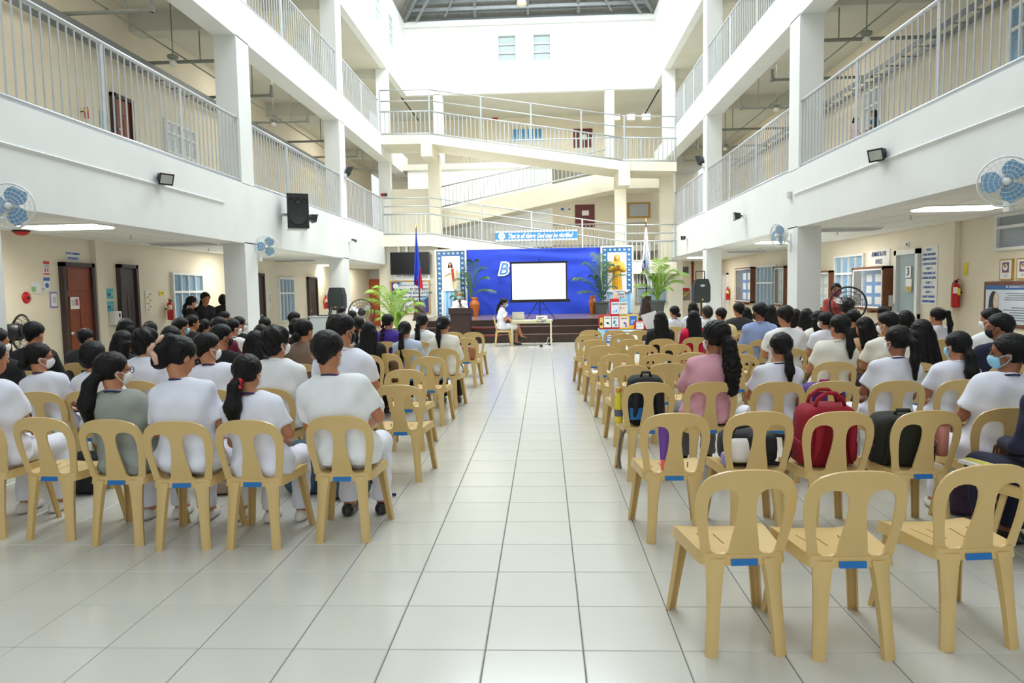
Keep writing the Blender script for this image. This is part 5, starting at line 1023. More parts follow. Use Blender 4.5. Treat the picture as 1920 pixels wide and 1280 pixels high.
# grey desk with laptop near the far white column
p = at(607, 612, Y=19.3); a, b = at(586, 592, Y=19.3), at(622, 592, Y=19.3)
o = thing('desk', 'grey panel desk by the tripod speaker', 'desk', ((a.x+b.x)/2, 19.3, 0)); GD = mat('grey_laminate', srgb(170, 178, 182), .5, noise=.03)
part('front_panel', MB().box(a.x, b.x, 19.05, 19.08, 0, a.z-.03), GD, o); part('side_panel', MB().box(a.x, a.x+.03, 19.08, 19.6, 0, a.z-.03), GD, o); part('side_panel', MB().box(b.x-.03, b.x, 19.08, 19.6, 0, a.z-.03), GD, o); part('desktop', MB().box(a.x-.03, b.x+.03, 19.02, 19.65, a.z-.03, a.z), GD, o)
z = a.z; p = at(615, 585, Y=19.3); o = thing('laptop', 'open black laptop on the grey desk', 'laptop', (p.x-.1, 19.3, z)); part('base', MB().box(p.x-.27, p.x+.06, 19.15, 19.4, z, z+.02), M_black, o); part('lid', MB().hull([(p.x+.04, 19.15, z+.02), (p.x+.06, 19.15, z+.02), (p.x+.06, 19.4, z+.02), (p.x+.04, 19.4, z+.02)], [(p.x+.1, 19.15, z+.24), (p.x+.12, 19.15, z+.24), (p.x+.12, 19.4, z+.24), (p.x+.1, 19.4, z+.24)]), M_black, o)
# stack of picture boxes beside the stage
def pbox(label, px, y, rgb, papers, d=.4, z0=None):
    a, b = at(px[0], px[1], Y=y), at(px[2], px[3], Y=y); zb = b.z if z0 is None else z0
    o = thing('display_box', label, 'box', ((a.x+b.x)/2, y+d/2, zb), 0, 'coloured display boxes'); part('carton', MB().box(a.x, b.x, y, y+d, zb, a.z), mat('box_%d_%d_%d' % rgb, srgb(*rgb), .6, noise=.03), o)
    w, h = b.x-a.x, a.z-zb
    for k, (x0, x1, t0, t1, c1, c2) in enumerate(papers):
        q = part('sheet', MB().box(a.x+w*x0, a.x+w*x1, y-.006, y, zb+h*t0, zb+h*t1), mat('sheet_%d_%d_%d' % c1, srgb(*c1), .6), o)
        mb = MB(); 
        for _ in range(3): u = rnd.uniform(x0+.04, x1-.16); v_ = rnd.uniform(t0+.05, t0+(t1-t0)*.5); mb.box(a.x+w*u, a.x+w*(u+.1), y-.009, y-.006, zb+h*v_, zb+h*(v_+.12))
        part('picture', mb, mat('pic_%d_%d_%d' % c2, srgb(*c2), .6), q); mb = MB(); mb.box(a.x+w*(x0+.06), a.x+w*(x1-.06), y-.009, y-.006, zb+h*(t1-.16), zb+h*(t1-.1)); part('heading', mb, M_inkk, q)
    return a, b, zb
yb = 20.35
A = at(1123, 650, Y=yb); z_ = 0
wht = (245, 245, 245); lb = (150, 205, 235)
pbox('pale blue display box at the bottom of the pile beside the steps', (1123, 617, 1203, 640), yb, (165, 215, 240), [(.15, .35, .05, .9, (60, 110, 190), wht), (.5, .95, .05, .9, wht, lb)], .45, 0)
pbox('red display box with two white sheets beside the steps', (1124, 591, 1161, 617), yb, (190, 30, 40), [(.02, .18, .1, .85, (235, 205, 110), (120, 110, 60)), (.23, .58, .15, .92, wht, (120, 190, 170)), (.62, .97, .15, .92, (225, 238, 245), (90, 120, 160))])
pbox('yellow display box with a blue sheet beside the steps', (1161, 591, 1197, 617), yb, (245, 190, 40), [(.03, .48, .12, .9, (240, 225, 225), (120, 90, 160)), (.54, .92, .3, .96, (60, 120, 210), lb)])
pbox('small red display box with a grid of icons nearest the white flag', (1189, 602, 1209, 617), yb-.02, (195, 40, 45), [(.2, .88, .05, .9, wht, (90, 160, 190))], .3)
pbox('red display box with a blue edged sheet in the second layer of the pile', (1145, 560, 1161, 590), yb+.05, (205, 35, 45), [(.06, .98, .05, .8, (225, 235, 248), (90, 165, 225))], .35)
pbox('pale blue display box in the second layer of the pile', (1161, 560, 1177, 590), yb+.05, (140, 205, 235), [(.02, .98, .05, .8, (238, 225, 215), (200, 130, 110))], .35)
pbox('peach display box on top of the pile before the golden statue', (1151, 543, 1172, 561), yb+.08, (240, 200, 165), [(.08, .92, .55, .95, (225, 235, 240), lb), (.3, .95, .05, .6, (215, 210, 215), (110, 110, 140))], .3)
# ================================================================ monobloc chairs
def sheet(outline, holes, mapf, thick, step):
    """flat outline with holes -> curved plastic sheet of some thickness"""
    pts = [Vector(p) for p in outline]; edges = [(i, (i+1) % len(outline)) for i in range(len(outline))]
    for h in holes: n = len(pts); pts += [Vector(p) for p in h]; edges += [(n+i, n+(i+1) % len(h)) for i in range(len(h))]
    xs = [p[0] for p in outline]; ys = [p[1] for p in outline]
    def inside(p, poly):
        c = False; j = len(poly)-1
        for i in range(len(poly)):
            if (poly[i][1] > p[1]) != (poly[j][1] > p[1]) and p[0] < (poly[j][0]-poly[i][0])*(p[1]-poly[i][1])/(poly[j][1]-poly[i][1])+poly[i][0]: c = not c
            j = i
        return c
    x = min(xs)+step
    while x < max(xs):
        y = min(ys)+step
        while y < max(ys):
            q = (x, y)
            if inside(q, outline) and not any(inside(q, h) for h in holes) and min((Vector(q)-p).length for p in pts) > step*.5: pts.append(Vector(q))
            y += step
        x += step
    r = delaunay_2d_cdt(pts, edges, [], 1, 1e-5); V = r[0]; F = [f for f in r[2] if not any(inside(tuple(sum((V[i] for i in f), Vector((0, 0)))/3), h) for h in holes)]
    top = [Vector(mapf(p.x, p.y)) for p in V]; me = bpy.data.meshes.new('t'); me.from_pydata(top, [], [tuple(f) for f in F]); bm = bmesh.new(); bm.from_mesh(me); bpy.data.meshes.remove(me)
    bmesh.ops.recalc_face_normals(bm, faces=bm.faces); bmesh.ops.solidify(bm, geom=bm.faces[:], thickness=thick)
    bmesh.ops.recalc_face_normals(bm, faces=bm.faces); mb = MB(); bm.verts.index_update(); mb.v = [tuple(v.co) for v in bm.verts]; mb.f = [tuple(v.index for v in f.verts) for f in bm.faces]; bm.free(); return mb
def smooth_loop(p, it=2):
    for _ in range(it): p = [q for i in range(len(p)) for q in ((p[i][0]*.75+p[(i+1) % len(p)][0]*.25, p[i][1]*.75+p[(i+1) % len(p)][1]*.25), (p[i][0]*.25+p[(i+1) % len(p)][0]*.75, p[i][1]*.25+p[(i+1) % len(p)][1]*.75))]
    return p
half = [(.183, .415), (.192, .50), (.213, .60), (.219, .665), (.212, .73), (.18, .79), (.11, .82), (.04, .828)]
outl = smooth_loop([(-x, z) for x, z in half[::-1]][::-1][0:0]+half+[(-x, z) for x, z in half[::-1]], 1)
hr = [(.068, .44), (.060, .50), (.045, .58), (.036, .66), (.044, .72), (.075, .742), (.125, .742), (.16, .715), (.168, .65), (.160, .55), (.146, .47), (.136, .44)]
hr = smooth_loop(hr, 1); hl = [(-x, z) for x, z in hr]
def backmap(x, z): return (x, -.195-(z-.435)*.21+.55*x*x-.01, z)
back_mb = sheet(outl, [hr, hl], backmap, .011, .05)
so_ = smooth_loop([(.205, .215), (.218, .17), (.20, 0), (.186, -.18), (.15, -.205), (-.15, -.205), (-.186, -.18), (-.20, 0), (-.218, .17), (-.205, .215)], 1)
slots = [[(x-.004, -.07), (x+.004, -.07), (x*1.25+.004, .06), (x*1.25-.004, .06)] for x in (-.11, -.045, .045, .11)]
def seatmap(x, y): return (x, y, .438-.012*max(0, 1-(x/.19)**2)-.02*max(0, (y-.15)/.065)**2)
seat_mb = sheet(so_, slots, seatmap, -.009, .06)
n = len(so_); v = [seatmap(x, y) for x, y in so_]+[(x*1.03, y*1.02, .392-.02*max(0, (y-.15)/.065)**2) for x, y in so_]+[(x*1.0, y*.99, .392-.02*max(0, (y-.15)/.065)**2) for x, y in so_]+[(x*.975, y*.975, .43-.02*max(0, (y-.15)/.065)**2) for x, y in so_]
f = [(k*n+i, k*n+(i+1) % n, ((k+1) % 4)*n+(i+1) % n, ((k+1) % 4)*n+i) for k in range(3) for i in range(n)]; seat_mb.add(v, f)
def leg_mb(top, bot, wt, wb, ang, depth=.028, th=.006):
    mb = MB(); N = 7; rings = []
    for k in range(N):
        t = k/(N-1); e = t**1.15; c = Vector(top).lerp(Vector(bot), e); w = (wt+(wb-wt)*min(1, t*1.6)**.6)/2; d = depth*(1.1-.35*t)
        sec = [(-w, d), (-w*.96, 0), (-w*.5, -.006), (0, -.008), (w*.5, -.006), (w*.96, 0), (w, d), (w-th, d), (w*.96-th, .005), (w*.5, -.001), (0, -.002), (-w*.5, -.001), (-w*.96+th, .005), (-w+th, d)]
        ca, sa = math.cos(ang), math.sin(ang); rings.append([(c.x+x*ca-y*sa, c.y+x*sa+y*ca, c.z) for x, y in sec])
    m = len(rings[0]); v = [p for r in rings for p in r]; f = [(k*m+i, k*m+(i+1) % m, (k+1)*m+(i+1) % m, (k+1)*m+i) for k in range(N-1) for i in range(m)]
    for base in (0, (N-1)*m): f += [(base+i, base+i+1, base+m-2-i, base+m-1-i) for i in range(6)]
    return mb.add(v, f)
CH_PARTS = []
for nm, mb in (('backrest', back_mb), ('seat', seat_mb)):
    me = mb.mesh(nm, M_chair); CH_PARTS.append((nm, me))
for s in (-1, 1): CH_PARTS.append(('leg', leg_mb((s*.125, -.205, .42), (s*.152, -.245, 0), .095, .058, s*.28).mesh('leg', M_chair)))
for s in (-1, 1): CH_PARTS.append(('leg', leg_mb((s*.175, .175, .415), (s*.222, .235, 0), .075, .05, PI-s*.6).mesh('leg', M_chair)))
for nm, me in CH_PARTS: me.shade_smooth()
for nm, me in CH_PARTS:
    bm = bmesh.new(); bm.from_mesh(me)
    for e in bm.edges:
        if len(e.link_faces) == 2 and e.calc_face_angle(0) > .9: e.smooth = False
    bm.to_mesh(me); bm.free()
CH_PARTS.append(('size_tape', MB().hull([(-.058, -.2185, .392), (.058, -.2185, .392), (.058, -.216, .392), (-.058, -.216, .392)], [(-.058, -.2125, .42), (.058, -.2125, .42), (.058, -.21, .42), (-.058, -.21, .42)]).mesh('size_tape', M_blue)))
def chair(label, x, y, rot=0, group='cream plastic chairs'):
    o = thing('plastic_chair', label, 'chair', (x, y, 0), rot, group)
    for nm, me in CH_PARTS: link(bpy.data.objects.new(nm, me), o)
    o.children[-1]
    return o
def chair_px(label, px, py, rot=0):
    c = at(px, py, Z=.826); return chair(label, c.x+.275*math.sin(-rot)*0, c.y+.28, rot)
# ================================================================ people
def rotz(a): c, s = math.cos(a), math.sin(a); return np.array([[c, -s, 0], [s, c, 0], [0, 0, 1]], np.float32)
def rotx(a): c, s = math.cos(a), math.sin(a); return np.array([[1, 0, 0], [0, c, -s], [0, s, c]], np.float32)
# one hand, wrist at the origin, fingers along +Y, palm down, thumb on +X
HO = [(ell((0, .045, -.004), (.036, .045, .014)), .01), (cap((0, -.02, 0), (0, .02, -.002), .023, .024), .015)]
for fx, L, dr in ((-.027, .062, -.06), (-.009, .078, -.02), (.009, .082, .02), (.026, .072, .06)):
    a = A3(fx, .08, -.002); b = a+A3(dr*.3*L, L*.42, -.012); c = b+A3(dr*.2*L, L*.3, -.02); d = c+A3(0, L*.2, -.018)
    for p, q, r in ((a, b, .0088), (b, c, .008), (c, d, .0072)): HO.append((cap(p, q, r, r*.93), .003))
HO += [(cap((.025, .02, -.006), (.052, .052, -.014), .011, .0095), .008), (cap((.052, .052, -.014), (.056, .083, -.018), .0092, .008), .003)]
HV, HF = snet(HO, .0048)
def hand_at(w, d, side, palm=(0, 0, -1)):
    y = np.array(d, np.float32); y /= np.linalg.norm(y); z = -np.array(palm, np.float32); x = np.cross(y, z); x /= np.linalg.norm(x); z = np.cross(x, y)
    M = np.stack([x*(-side), y, z], 1); return HV @ M.T+np.asarray(w, np.float32), HF
HS = 1.12
def pose(sex, lean, yaw, pitch, arms, stand=False, tilt=0):
    m = sex == 'M'; J = {}; w = .178 if m else .152
    P0 = A3(0, -.05, .55) if not stand else A3(0, 0, .93)
    ct, st_ = math.cos(tilt), math.sin(tilt); RT = np.array([[ct, 0, st_], [0, 1, 0], [-st_, 0, ct]], np.float32) @ rotx(-lean)
    def U(x, y, z): return P0+RT @ A3(x, y, z)
    J['pel'] = P0; J['waist'] = U(0, -.008, .14); J['low'] = U(0, -.014, .27); J['up'] = U(0, -.006, .38); J['sh'] = U(0, -.002, .445)
    J['neck'] = U(0, .006, .47); J['H'] = U(0, .05, .655); J['w'] = w
    for s, k in ((-1, 'L'), (1, 'R')):
        J['S'+k] = U(s*w, -.004, .405)
        if arms == 'lap': J['E'+k] = U(s*(w+.055), .05, .17); J['W'+k] = P0+A3(s*.085, .30, .115); J['D'+k] = A3(-s*.5, .8, -.25)
        elif arms == 'crossed': J['E'+k] = U(s*(w+.05), .10, .19); J['W'+k] = U(-s*.07, .21 if s > 0 else .23, .22 if s > 0 else .19); J['D'+k] = A3(-s*1, .1, .1)
        elif arms == 'hold': J['E'+k] = U(s*(w+.045), .06, .17); J['W'+k] = U(s*.07, .32, .24); J['D'+k] = A3(-s*.35, .6, .6)
        elif arms == 'down': J['E'+k] = U(s*(w+.05), -.01, .15); J['W'+k] = U(s*(w+.06), .06, -.10); J['D'+k] = A3(0, .15, -1)
        elif arms == 'front': J['E'+k] = U(s*(w+.04), .03, .16); J['W'+k] = U(s*.07, .22, .10); J['D'+k] = A3(-s*.7, .6, -.1)
        elif arms == 'mic':
            if s < 0: J['E'+k] = U(s*(w+.06), .06, .17); J['W'+k] = U(s*.06, .20, .36); J['D'+k] = A3(.4, .2, .9)
            else: J['E'+k] = U(s*(w+.07), .05, .16); J['W'+k] = U(s*.15, .28, .09); J['D'+k] = A3(-.3, 1, -.1)
        if stand:
            J['T'+k] = A3(s*.09, 0, .90); J['K'+k] = A3(s*.095, .02, .50); J['A'+k] = A3(s*.10, -.02, .085)
        else:
            J['T'+k] = A3(s*.085, -.01, .525); J['K'+k] = A3(s*.115, .40, .505); J['A'+k] = A3(s*.115, .37 if s > 0 else .34, .085)
    J['R'] = rotz(yaw) @ rotx(-pitch); return J
def torso_ops(J, sex, g=0):
    m = sex == 'M'; a = 1.0 if m else .93; X = lambda v: A3(v, 0, 0)
    o = [(cap(J['pel']-X(.085), J['pel']+X(.085), .105+g), .05), (cap(J['waist']-X(.062*a), J['waist']+X(.062*a), .094+g), .06), (cap(J['low']-X(.078*a), J['low']+X(.078*a), .102*a+.004+g), .06), (cap(J['up']-X(.09*a), J['up']+X(.09*a), .088*a+g), .05),
         (cap(J['sh']-X(J['w']*.45), J['sh']+X(J['w']*.45), .044+g), .05), (cap(J['SL'], J['SR'], .046+g), .05)]
    o += [(cap(J['neck']+A3(0, -.012, -.005), J['S'+k]*.75+J['neck']*.25+A3(0, 0, .005), .034+g*.8, .036+g), .04) for k in 'LR']
    if not m: o += [(ell(J['up']+rotx(0) @ A3(s*.068, .085, -.045), (.062+g, .05+g, .06+g)), .03) for s in (-1, 1)]
    return o
def arm_ops(J, k, g=0):
    return [(cap(J['S'+k], J['E'+k], .049+g, .037+g), .03), (cap(J['E'+k], J['W'+k], .037+g, .024+g), .015)]
def body_mesh(sex, lean, yaw, pitch, arms, stand, h, tilt=0):
    J = pose(sex, lean, yaw, pitch, arms, stand, tilt); R, H = J['R'], J['H']; ops = torso_ops(J, sex)
    def hp(x, y, z): return H+R @ A3(x*HS, y*HS, z*HS)
    def ell(c, r, R=None): return globals()['ell'](c, np.array(r)*HS, R)
    ops += [(cap(J['neck'], hp(0, -.02, -.07), .052 if sex == 'F' else .058, .047), .03), (ell(hp(0, -.008, .018), (.074, .092, .088), R), .02), (ell(hp(0, .03, -.055), (.056, .058, .062), R), .03)]
    for s in (-1, 1): ops += [(ell(hp(s*.077, -.008, -.025), (.010, .020, .032), R), .006), (ell(hp(s*.03, .072, .012), (.022, .018, .010), R), .012)]
    ops += [(cap(hp(0, .085, .0), hp(0, .103, -.032), .010, .015), .008), (ell(hp(0, .080, -.066), (.024, .012, .011), R), .006)]
    for k in 'LR':
        ops += arm_ops(J, k); ops += [(cap(J['T'+k], J['K'+k], .085, .058), .04), (cap(J['K'+k], J['A'+k], .056, .036), .02), (cap(J['A'+k], J['A'+k]+A3(0, .12, -.045), .035, .03), .02)]
    vs, F = snet(ops, h)
    for k, s in (('L', -1), ('R', 1)):
        hv, hf = hand_at(J['W'+k], J['D'+k], s); F = np.concatenate([F, hf+len(vs)]); vs = np.concatenate([vs, hv])
    return J, vs, F
def wrinkle(amp, seed, lo):
    rs = np.random.RandomState(seed); ph = rs.uniform(0, 6, 8)
    def f(D, X, Y, Z):
        low = np.clip((lo-Z)/.25, 0, 1)
        return D+amp*(np.sin(48*Z+10*X*np.sign(X+.001)+ph[0]+6*np.sin(5*X+ph[1]))*(.18+.82*low)+.7*np.sin(26*X-22*Z+18*Y+ph[2])*(1-.6*low)+.5*np.sin(31*Y+25*Z+ph[3]))
    return f
def shirt_mesh(J, sex, kind, stand, h, seed):
    g = {'tee': .017, 'long': .018, 'blazer': .026, 'polo': .018}[kind]; ops = torso_ops(J, sex, g); ops.append((cap(J['pel']-A3(.085, 0, 0), J['pel']+A3(.085, 0, 0), .118+g), .05))
    for k in 'LR':
        if kind in ('tee', 'polo'): e = J['S'+k]+(J['E'+k]-J['S'+k])*.72; ops.append((cap(J['S'+k], e, .054+g*.6, .056+g*.6, True), .03))
        else: w = J['E'+k]+(J['W'+k]-J['E'+k])*.94; ops += [(cap(J['S'+k], J['E'+k], .054+g*.7, .043+g*.6), .03), (cap(J['E'+k], w, .042+g*.6, .032+g*.5, True), .02)]
    hem = (.47 if not stand else .86) if kind != 'blazer' else (.46 if not stand else .80); nk, nr = J['neck']+A3(0, .012, .02), J['H']; wr = wrinkle(.0075 if kind != 'blazer' else .0018, seed, J['waist'][2]+.1)
    def post(D, X, Y, Z):
        D = wr(D, X, Y, Z); D = np.maximum(D, hem-Z+0*X+0*Y)
        P = np.stack(np.broadcast_arrays(X, Y, Z), -1); r = .066 if kind in ('tee',) else .058
        return np.maximum(D, -prim_d(cap(nk, nr, r, r), P))
    vs, F = snet(ops, h, post)
    if kind in ('polo', 'blazer', 'long'):      # turned collar
        c = J['neck']+A3(0, .006, .012); vc, fc = snet([(cap(c+A3(.058*math.cos(a), .058*math.sin(a)*1.05, .012-.02*math.sin(a)), c+A3(.058*math.cos(b), .058*math.sin(b)*1.05, .012-.02*math.sin(b)), .013), .006) for a, b in [(2*PI*i/12+PI*.62, 2*PI*(i+1)/12+PI*.62) for i in range(11)]], .009)
        F = np.concatenate([F, fc+len(vs)]); vs = np.concatenate([vs, vc])
    return vs, F
def legs_mesh(J, sex, stand, h, seed, skirt=False):
    g = .016; ops = [(cap(J['pel']-A3(.085, 0, 0), J['pel']+A3(.085, 0, 0), .106+.008), .05)]
    for k in 'LR': ops += [(cap(J['T'+k], J['K'+k], .086+g, .062+g), .04), (cap(J['K'+k], J['A'+k]+A3(0, 0, .02), .060+g, .050+g), .02)]
    wr = wrinkle(.003, seed, .5); top = J['waist'][2]-.09
    def post(D, X, Y, Z): return np.maximum(np.maximum(wr(D, X, Y, Z), Z-top+0*D), .10-Z+0*D)
    return snet(ops, h, post)
def shoe_ops(J, k): a = J['A'+k]; return [(cap((a[0], a[1]-.04, .045), (a[0], a[1]+.12, .036), .042, .036), .03), (ell((a[0], a[1]+.04, .025), (.047, .14, .025)), .02)]
# hair, in head space
def strand(D, X, Y, Z): return D+.0022*np.sin(55*np.arctan2(X, -(Y+.03))+8*Z)+.0012*np.sin(120*X+30*Z)
def hair_mesh(kind):
    cf = ell((0, -.016, .018), (.086, .105, .096)); tail = []
    T_ = lambda *p: [(cap(p[i][0], p[i+1][0], p[i][1], p[i+1][1]), .02) for i in range(len(p)-1)]
    face = lambda D, X, Y, Z: np.maximum(D, Y-np.clip(.03+.72*Z, -.012, .088)+0*X)
    cap_ops = [(cf, .01)]
    if kind == 'pony_low': tail = T_(((0, -.10, -.04), .032), ((0, -.128, -.09), .030), ((0, -.135, -.20), .036), ((.005, -.12, -.30), .012))
    if kind == 'pony_mid': tail = T_(((0, -.112, .0), .032), ((.005, -.15, -.03), .028), ((.005, -.155, -.16), .034), ((.012, -.14, -.30), .014))
    if kind == 'pony_high': tail = T_(((0, -.10, .05), .03), ((.0, -.155, .03), .028), ((0, -.17, -.12), .034), ((0, -.155, -.30), .02))
    if kind == 'pony_long': tail = T_(((0, -.108, -.02), .034), ((.0, -.145, -.07), .032), ((.0, -.15, -.25), .038), ((.01, -.13, -.46), .016))
    if kind == 'pony_thick': tail = T_(((0, -.10, -.05), .035), ((-.01, -.13, -.10), .04), ((-.015, -.14, -.22), .052), ((-.01, -.12, -.36), .02))
    if kind == 'bun': tail = [(ell((0, -.128, -.02), (.046, .036, .046)), .012)]
    if kind == 'bun_low': tail = [(ell((0, -.112, -.075), (.052, .038, .044)), .015)]
    if kind == 'claw': tail = T_(((-.02, -.10, -.07), .045), ((-.01, -.125, .0), .046), ((0, -.10, .06), .04))
    if kind == 'long': tail = [(cap((x, -.06, -.04), (x*1.2, -.105, -.30), .05, .034), .03) for x in (-.05, 0, .05)]+[(cap((s*.085, -.02, -.02), (s*.09, -.06, -.2), .022, .02), .02) for s in (-1, 1)]
    if kind == 'long_free': tail = [(cap((x, -.06, -.04), (x*1.5+.03, -.115, -.36), .05, .026), .03) for x in (-.05, 0, .05)]+[(cap((s*.085, -.02, -.02), (s*.10, -.05, -.24), .022, .018), .02) for s in (-1, 1)]
    if kind == 'curly': tail = T_(((0, -.10, .0), .04), ((.01, -.145, -.06), .05), ((.015, -.16, -.22), .062), ((.02, -.14, -.40), .045)); cap_ops.append((ell((0, -.03, .035), (.10, .118, .10)), .01))
    if kind == 'braid': tail = [(ell((.012*(-1)**i, -.118-.004*i, -.05-.036*i), (.03-.0012*i, .024, .027)), .008) for i in range(9)]
    if kind == 'bob': cap_ops.append((ell((0, -.022, -.02), (.098, .105, .11)), .02))
    if kind in ('short', 'shaggy', 'crop'): cap_ops = [(ell((0, -.012, .032), (.088, .106, .088)), .01), (cap((0, -.065, .0), (0, -.066, -.05), .055, .03), .03)]
    if kind == 'crop': cap_ops = [(ell((0, -.008, .03), (.081, .099, .083)), .01), (cap((0, -.06, .0), (0, -.06, -.04), .045, .03), .03)]
    if kind == 'shaggy': cap_ops = [(ell((0, -.018, .03), (.097, .115, .098)), .01), (ell((0, -.05, -.04), (.082, .075, .075)), .03)]; face = lambda D, X, Y, Z: np.maximum(D, Y-np.clip(.045+.72*Z, .0, .1)+0*X)
    if kind == 'short': face = lambda D, X, Y, Z: np.maximum(D, Y-np.clip(.01+1.0*Z, -.03, .09)+0*X)
    def post(D, X, Y, Z):
        D = strand(D, X, Y, Z)
        if kind == 'curly': D = D+.008*np.sin(85*X+2.5*np.sin(37*Z+9*X))*np.sin(58*Z+3*np.sin(50*Y)+2)*np.clip(-Z*12, .1, 1)+.0022*np.sin(130*Y+90*Z)
        if kind == 'shaggy': D = D+.007*np.sin(60*X+40*Z)*np.sin(55*Y+30*Z)
        return face(D, X, Y, Z)
    return snet(cap_ops+tail, .0075, post)
def mask_mesh():
    ops = [(ell((0, .034, -.050), (.066, .072, .060)), .01), (ell((0, .075, -.035), (.035, .036, .035)), .02)]
    vs, F = snet(ops, .007, lambda D, X, Y, Z: np.maximum(np.maximum(D, .040-Y+0*D), np.maximum(Z+.012+.25*np.abs(X)+0*D, -.105-Z+0*D)))
    for s in (-1, 1):
        mb = MB().tube([(s*.062, .045, -.03), (s*.082, .01, -.015), (s*.088, -.022, -.02)], .0028, 5).tube([(s*.06, .045, -.085), (s*.08, .005, -.06), (s*.088, -.022, -.03)], .0028, 5)
        n = len(vs); vs = np.concatenate([vs, np.array(mb.v)]); q = [f if len(f) == 4 else f[:3]+f[2:3] for f in mb.f if len(f) == 4]; F = np.concatenate([F, np.array(q)+n])
    return vs, F
def glasses_mb():
    mb = MB()
    for s in (-1, 1): mb.tube([(s*.034+.026*math.cos(a), .100, -.002+.021*math.sin(a)) for a in [2*PI*i/14 for i in range(14)]], .0025, 5, closed=True); mb.tube([(s*.06, .098, .004), (s*.082, .06, .002), (s*.086, -.01, -.006)], .0025, 5)
    return mb.tube([(-.009, .102, .0), (.009, .102, .0)], .0025, 5)
CACHE = {}
def cached(key, fn):
    if key not in CACHE: CACHE[key] = fn()
    return CACHE[key]
HEADME = {}
def put_head(o, name, me, J, material=None, label=None):
    c = bpy.data.objects.new(name, me); link(c, o)
    R = J['R']; M = Matrix([[float(q)*HS for q in R[i]] for i in range(3)]).to_4x4(); M.translation = Vector(map(float, J['H'])); c.matrix_local = M
    if material is not None: c.material_slots[0].link = 'OBJECT'; c.material_slots[0].material = material
    if label: c['label'] = label
    return c
def sub(o, name, me, material=None, label=None):
    c = bpy.data.objects.new(name, me); link(c, o)
    if material is not None: c.material_slots[0].link = 'OBJECT'; c.material_slots[0].material = material
    if label: c['label'] = label
    return c
def person(label, loc, rot, scale, sex, hair, kind, shirt_m, legs_m, yaw=0, pitch=.1, lean=.05, arms='lap', stand=False, h=.018, skin=None, mask=None, glasses=False, lany=None, face=False, shoes=None, hairm=None, group='seated audience', tilt=0):
    q = lambda v, s: round(v/s)*s
    yaw, pitch, lean = q(yaw, .15), q(pitch, .1), q(lean, .06); tilt = q(tilt, .05); key = (sex, lean, yaw, pitch, arms, stand, h, tilt)
    def mk(): J, vs, F = body_mesh(*key); return J, np_mesh('person', vs, F, M_skin)
    J, me = cached(('b',)+key, mk)
    o = bpy.data.objects.new('person', me); link(o, None, loc, rot); o.scale = (scale,)*3; tag(o, label, 'person', group)
    o.material_slots[0].link = 'OBJECT'; o.material_slots[0].material = skin or M_skin
    sk = (sex, lean, arms, stand, h, kind, tilt); seed = len(CACHE) % 17
    sub(o, 'blazer' if kind == 'blazer' else 'shirt', cached(('s',)+sk, lambda: np_mesh('shirt', *shirt_mesh(J, sex, kind, stand, h, seed), M_paper)), shirt_m)
    sub(o, 'trousers', cached(('l', sex, stand, h), lambda: np_mesh('trousers', *legs_mesh(J, sex, stand, h, seed), M_paper)), legs_m)
    for k in 'LR': sub(o, 'shoe', cached(('sh', stand, k), lambda: np_mesh('shoe', *snet(shoe_ops(J, k), .011, lambda D, X, Y, Z: np.maximum(D, .002-Z+0*D)), M_shoew)), shoes or M_shoew)
    put_head(o, 'hair', cached(('h', hair), lambda: np_mesh('hair', *hair_mesh(hair), M_hair)), J, hairm)
    if mask: put_head(o, 'face_mask', cached(('m',), lambda: np_mesh('face_mask', *mask_mesh(), M_mask)), J, mask)
    if glasses: put_head(o, 'glasses', cached(('g',), lambda: glasses_mb().mesh('glasses', M_dark)), J)
    if lany:
        c = J['neck']+A3(0, .008, .012); pts = [Vector(map(float, c))+Vector((.074*math.cos(a), .074*math.sin(a), -.022*math.sin(a)+.008)) for a in [2*PI*i/20 for i in range(20)]]
        sub(o, 'lanyard', cached(('ln', sex, lean, stand, tilt), lambda: MB().tube(pts, .0075, 6, closed=True).mesh('lanyard', M_lany, smooth=True)), lany)
    if face:
        def eye(s): return MB().lathe([(.001, .012), (.006, .011), (.010, .006), (.012, 0)], 12).xf(Matrix.Translation((s*.031, .074, .0)) @ Matrix.Rotation(-PI/2, 4, 'X') @ Matrix.Diagonal((1.2, .7, 1, 1))).mesh('eye', mat('eye_dark', (.02, .014, .012), .2))
        for s in (-1, 1):
            put_head(o, 'eye', cached(('e', s), lambda: eye(s)), J); put_head(o, 'eyebrow', cached(('eb', s), lambda: MB().tube([(s*.012, .092, .022), (s*.03, .090, .028), (s*.048, .078, .023)], .0035, 5).mesh('eyebrow', M_hair)), J)
        if not mask: put_head(o, 'lips', cached(('lp',), lambda: MB().lathe([(.001, .012), (.012, .010), (.020, 0)], 12).xf(Matrix.Translation((0, .086, -.064)) @ Matrix.Rotation(-PI/2, 4, 'X') @ Matrix.Diagonal((1.1, .45, 1, 1))).mesh('lips', mat('lip', srgb(160, 85, 75), .5))), J)
    return o, J
C_WH = fab('white_uniform_cloth', (232, 234, 244)); C_WH2 = fab('white_cotton', (238, 240, 240)); C_CR = fab('cream_blouse', (235, 232, 218)); C_BK = fab('black_cloth', (22, 22, 25)); C_NV = fab('navy_cloth', (27, 30, 55))
C_GY = fab('sage_grey_knit', (152, 158, 148)); C_LB = fab('pale_blue_shirt', (198, 214, 235)); C_BL = fab('light_blue_shirt', (150, 170, 215)); C_PK = fab('pink_blouse', (222, 165, 178)); C_RD = fab('crimson_blazer', (215, 20, 70)); C_PU = fab('purple_blouse', (72, 45, 150))
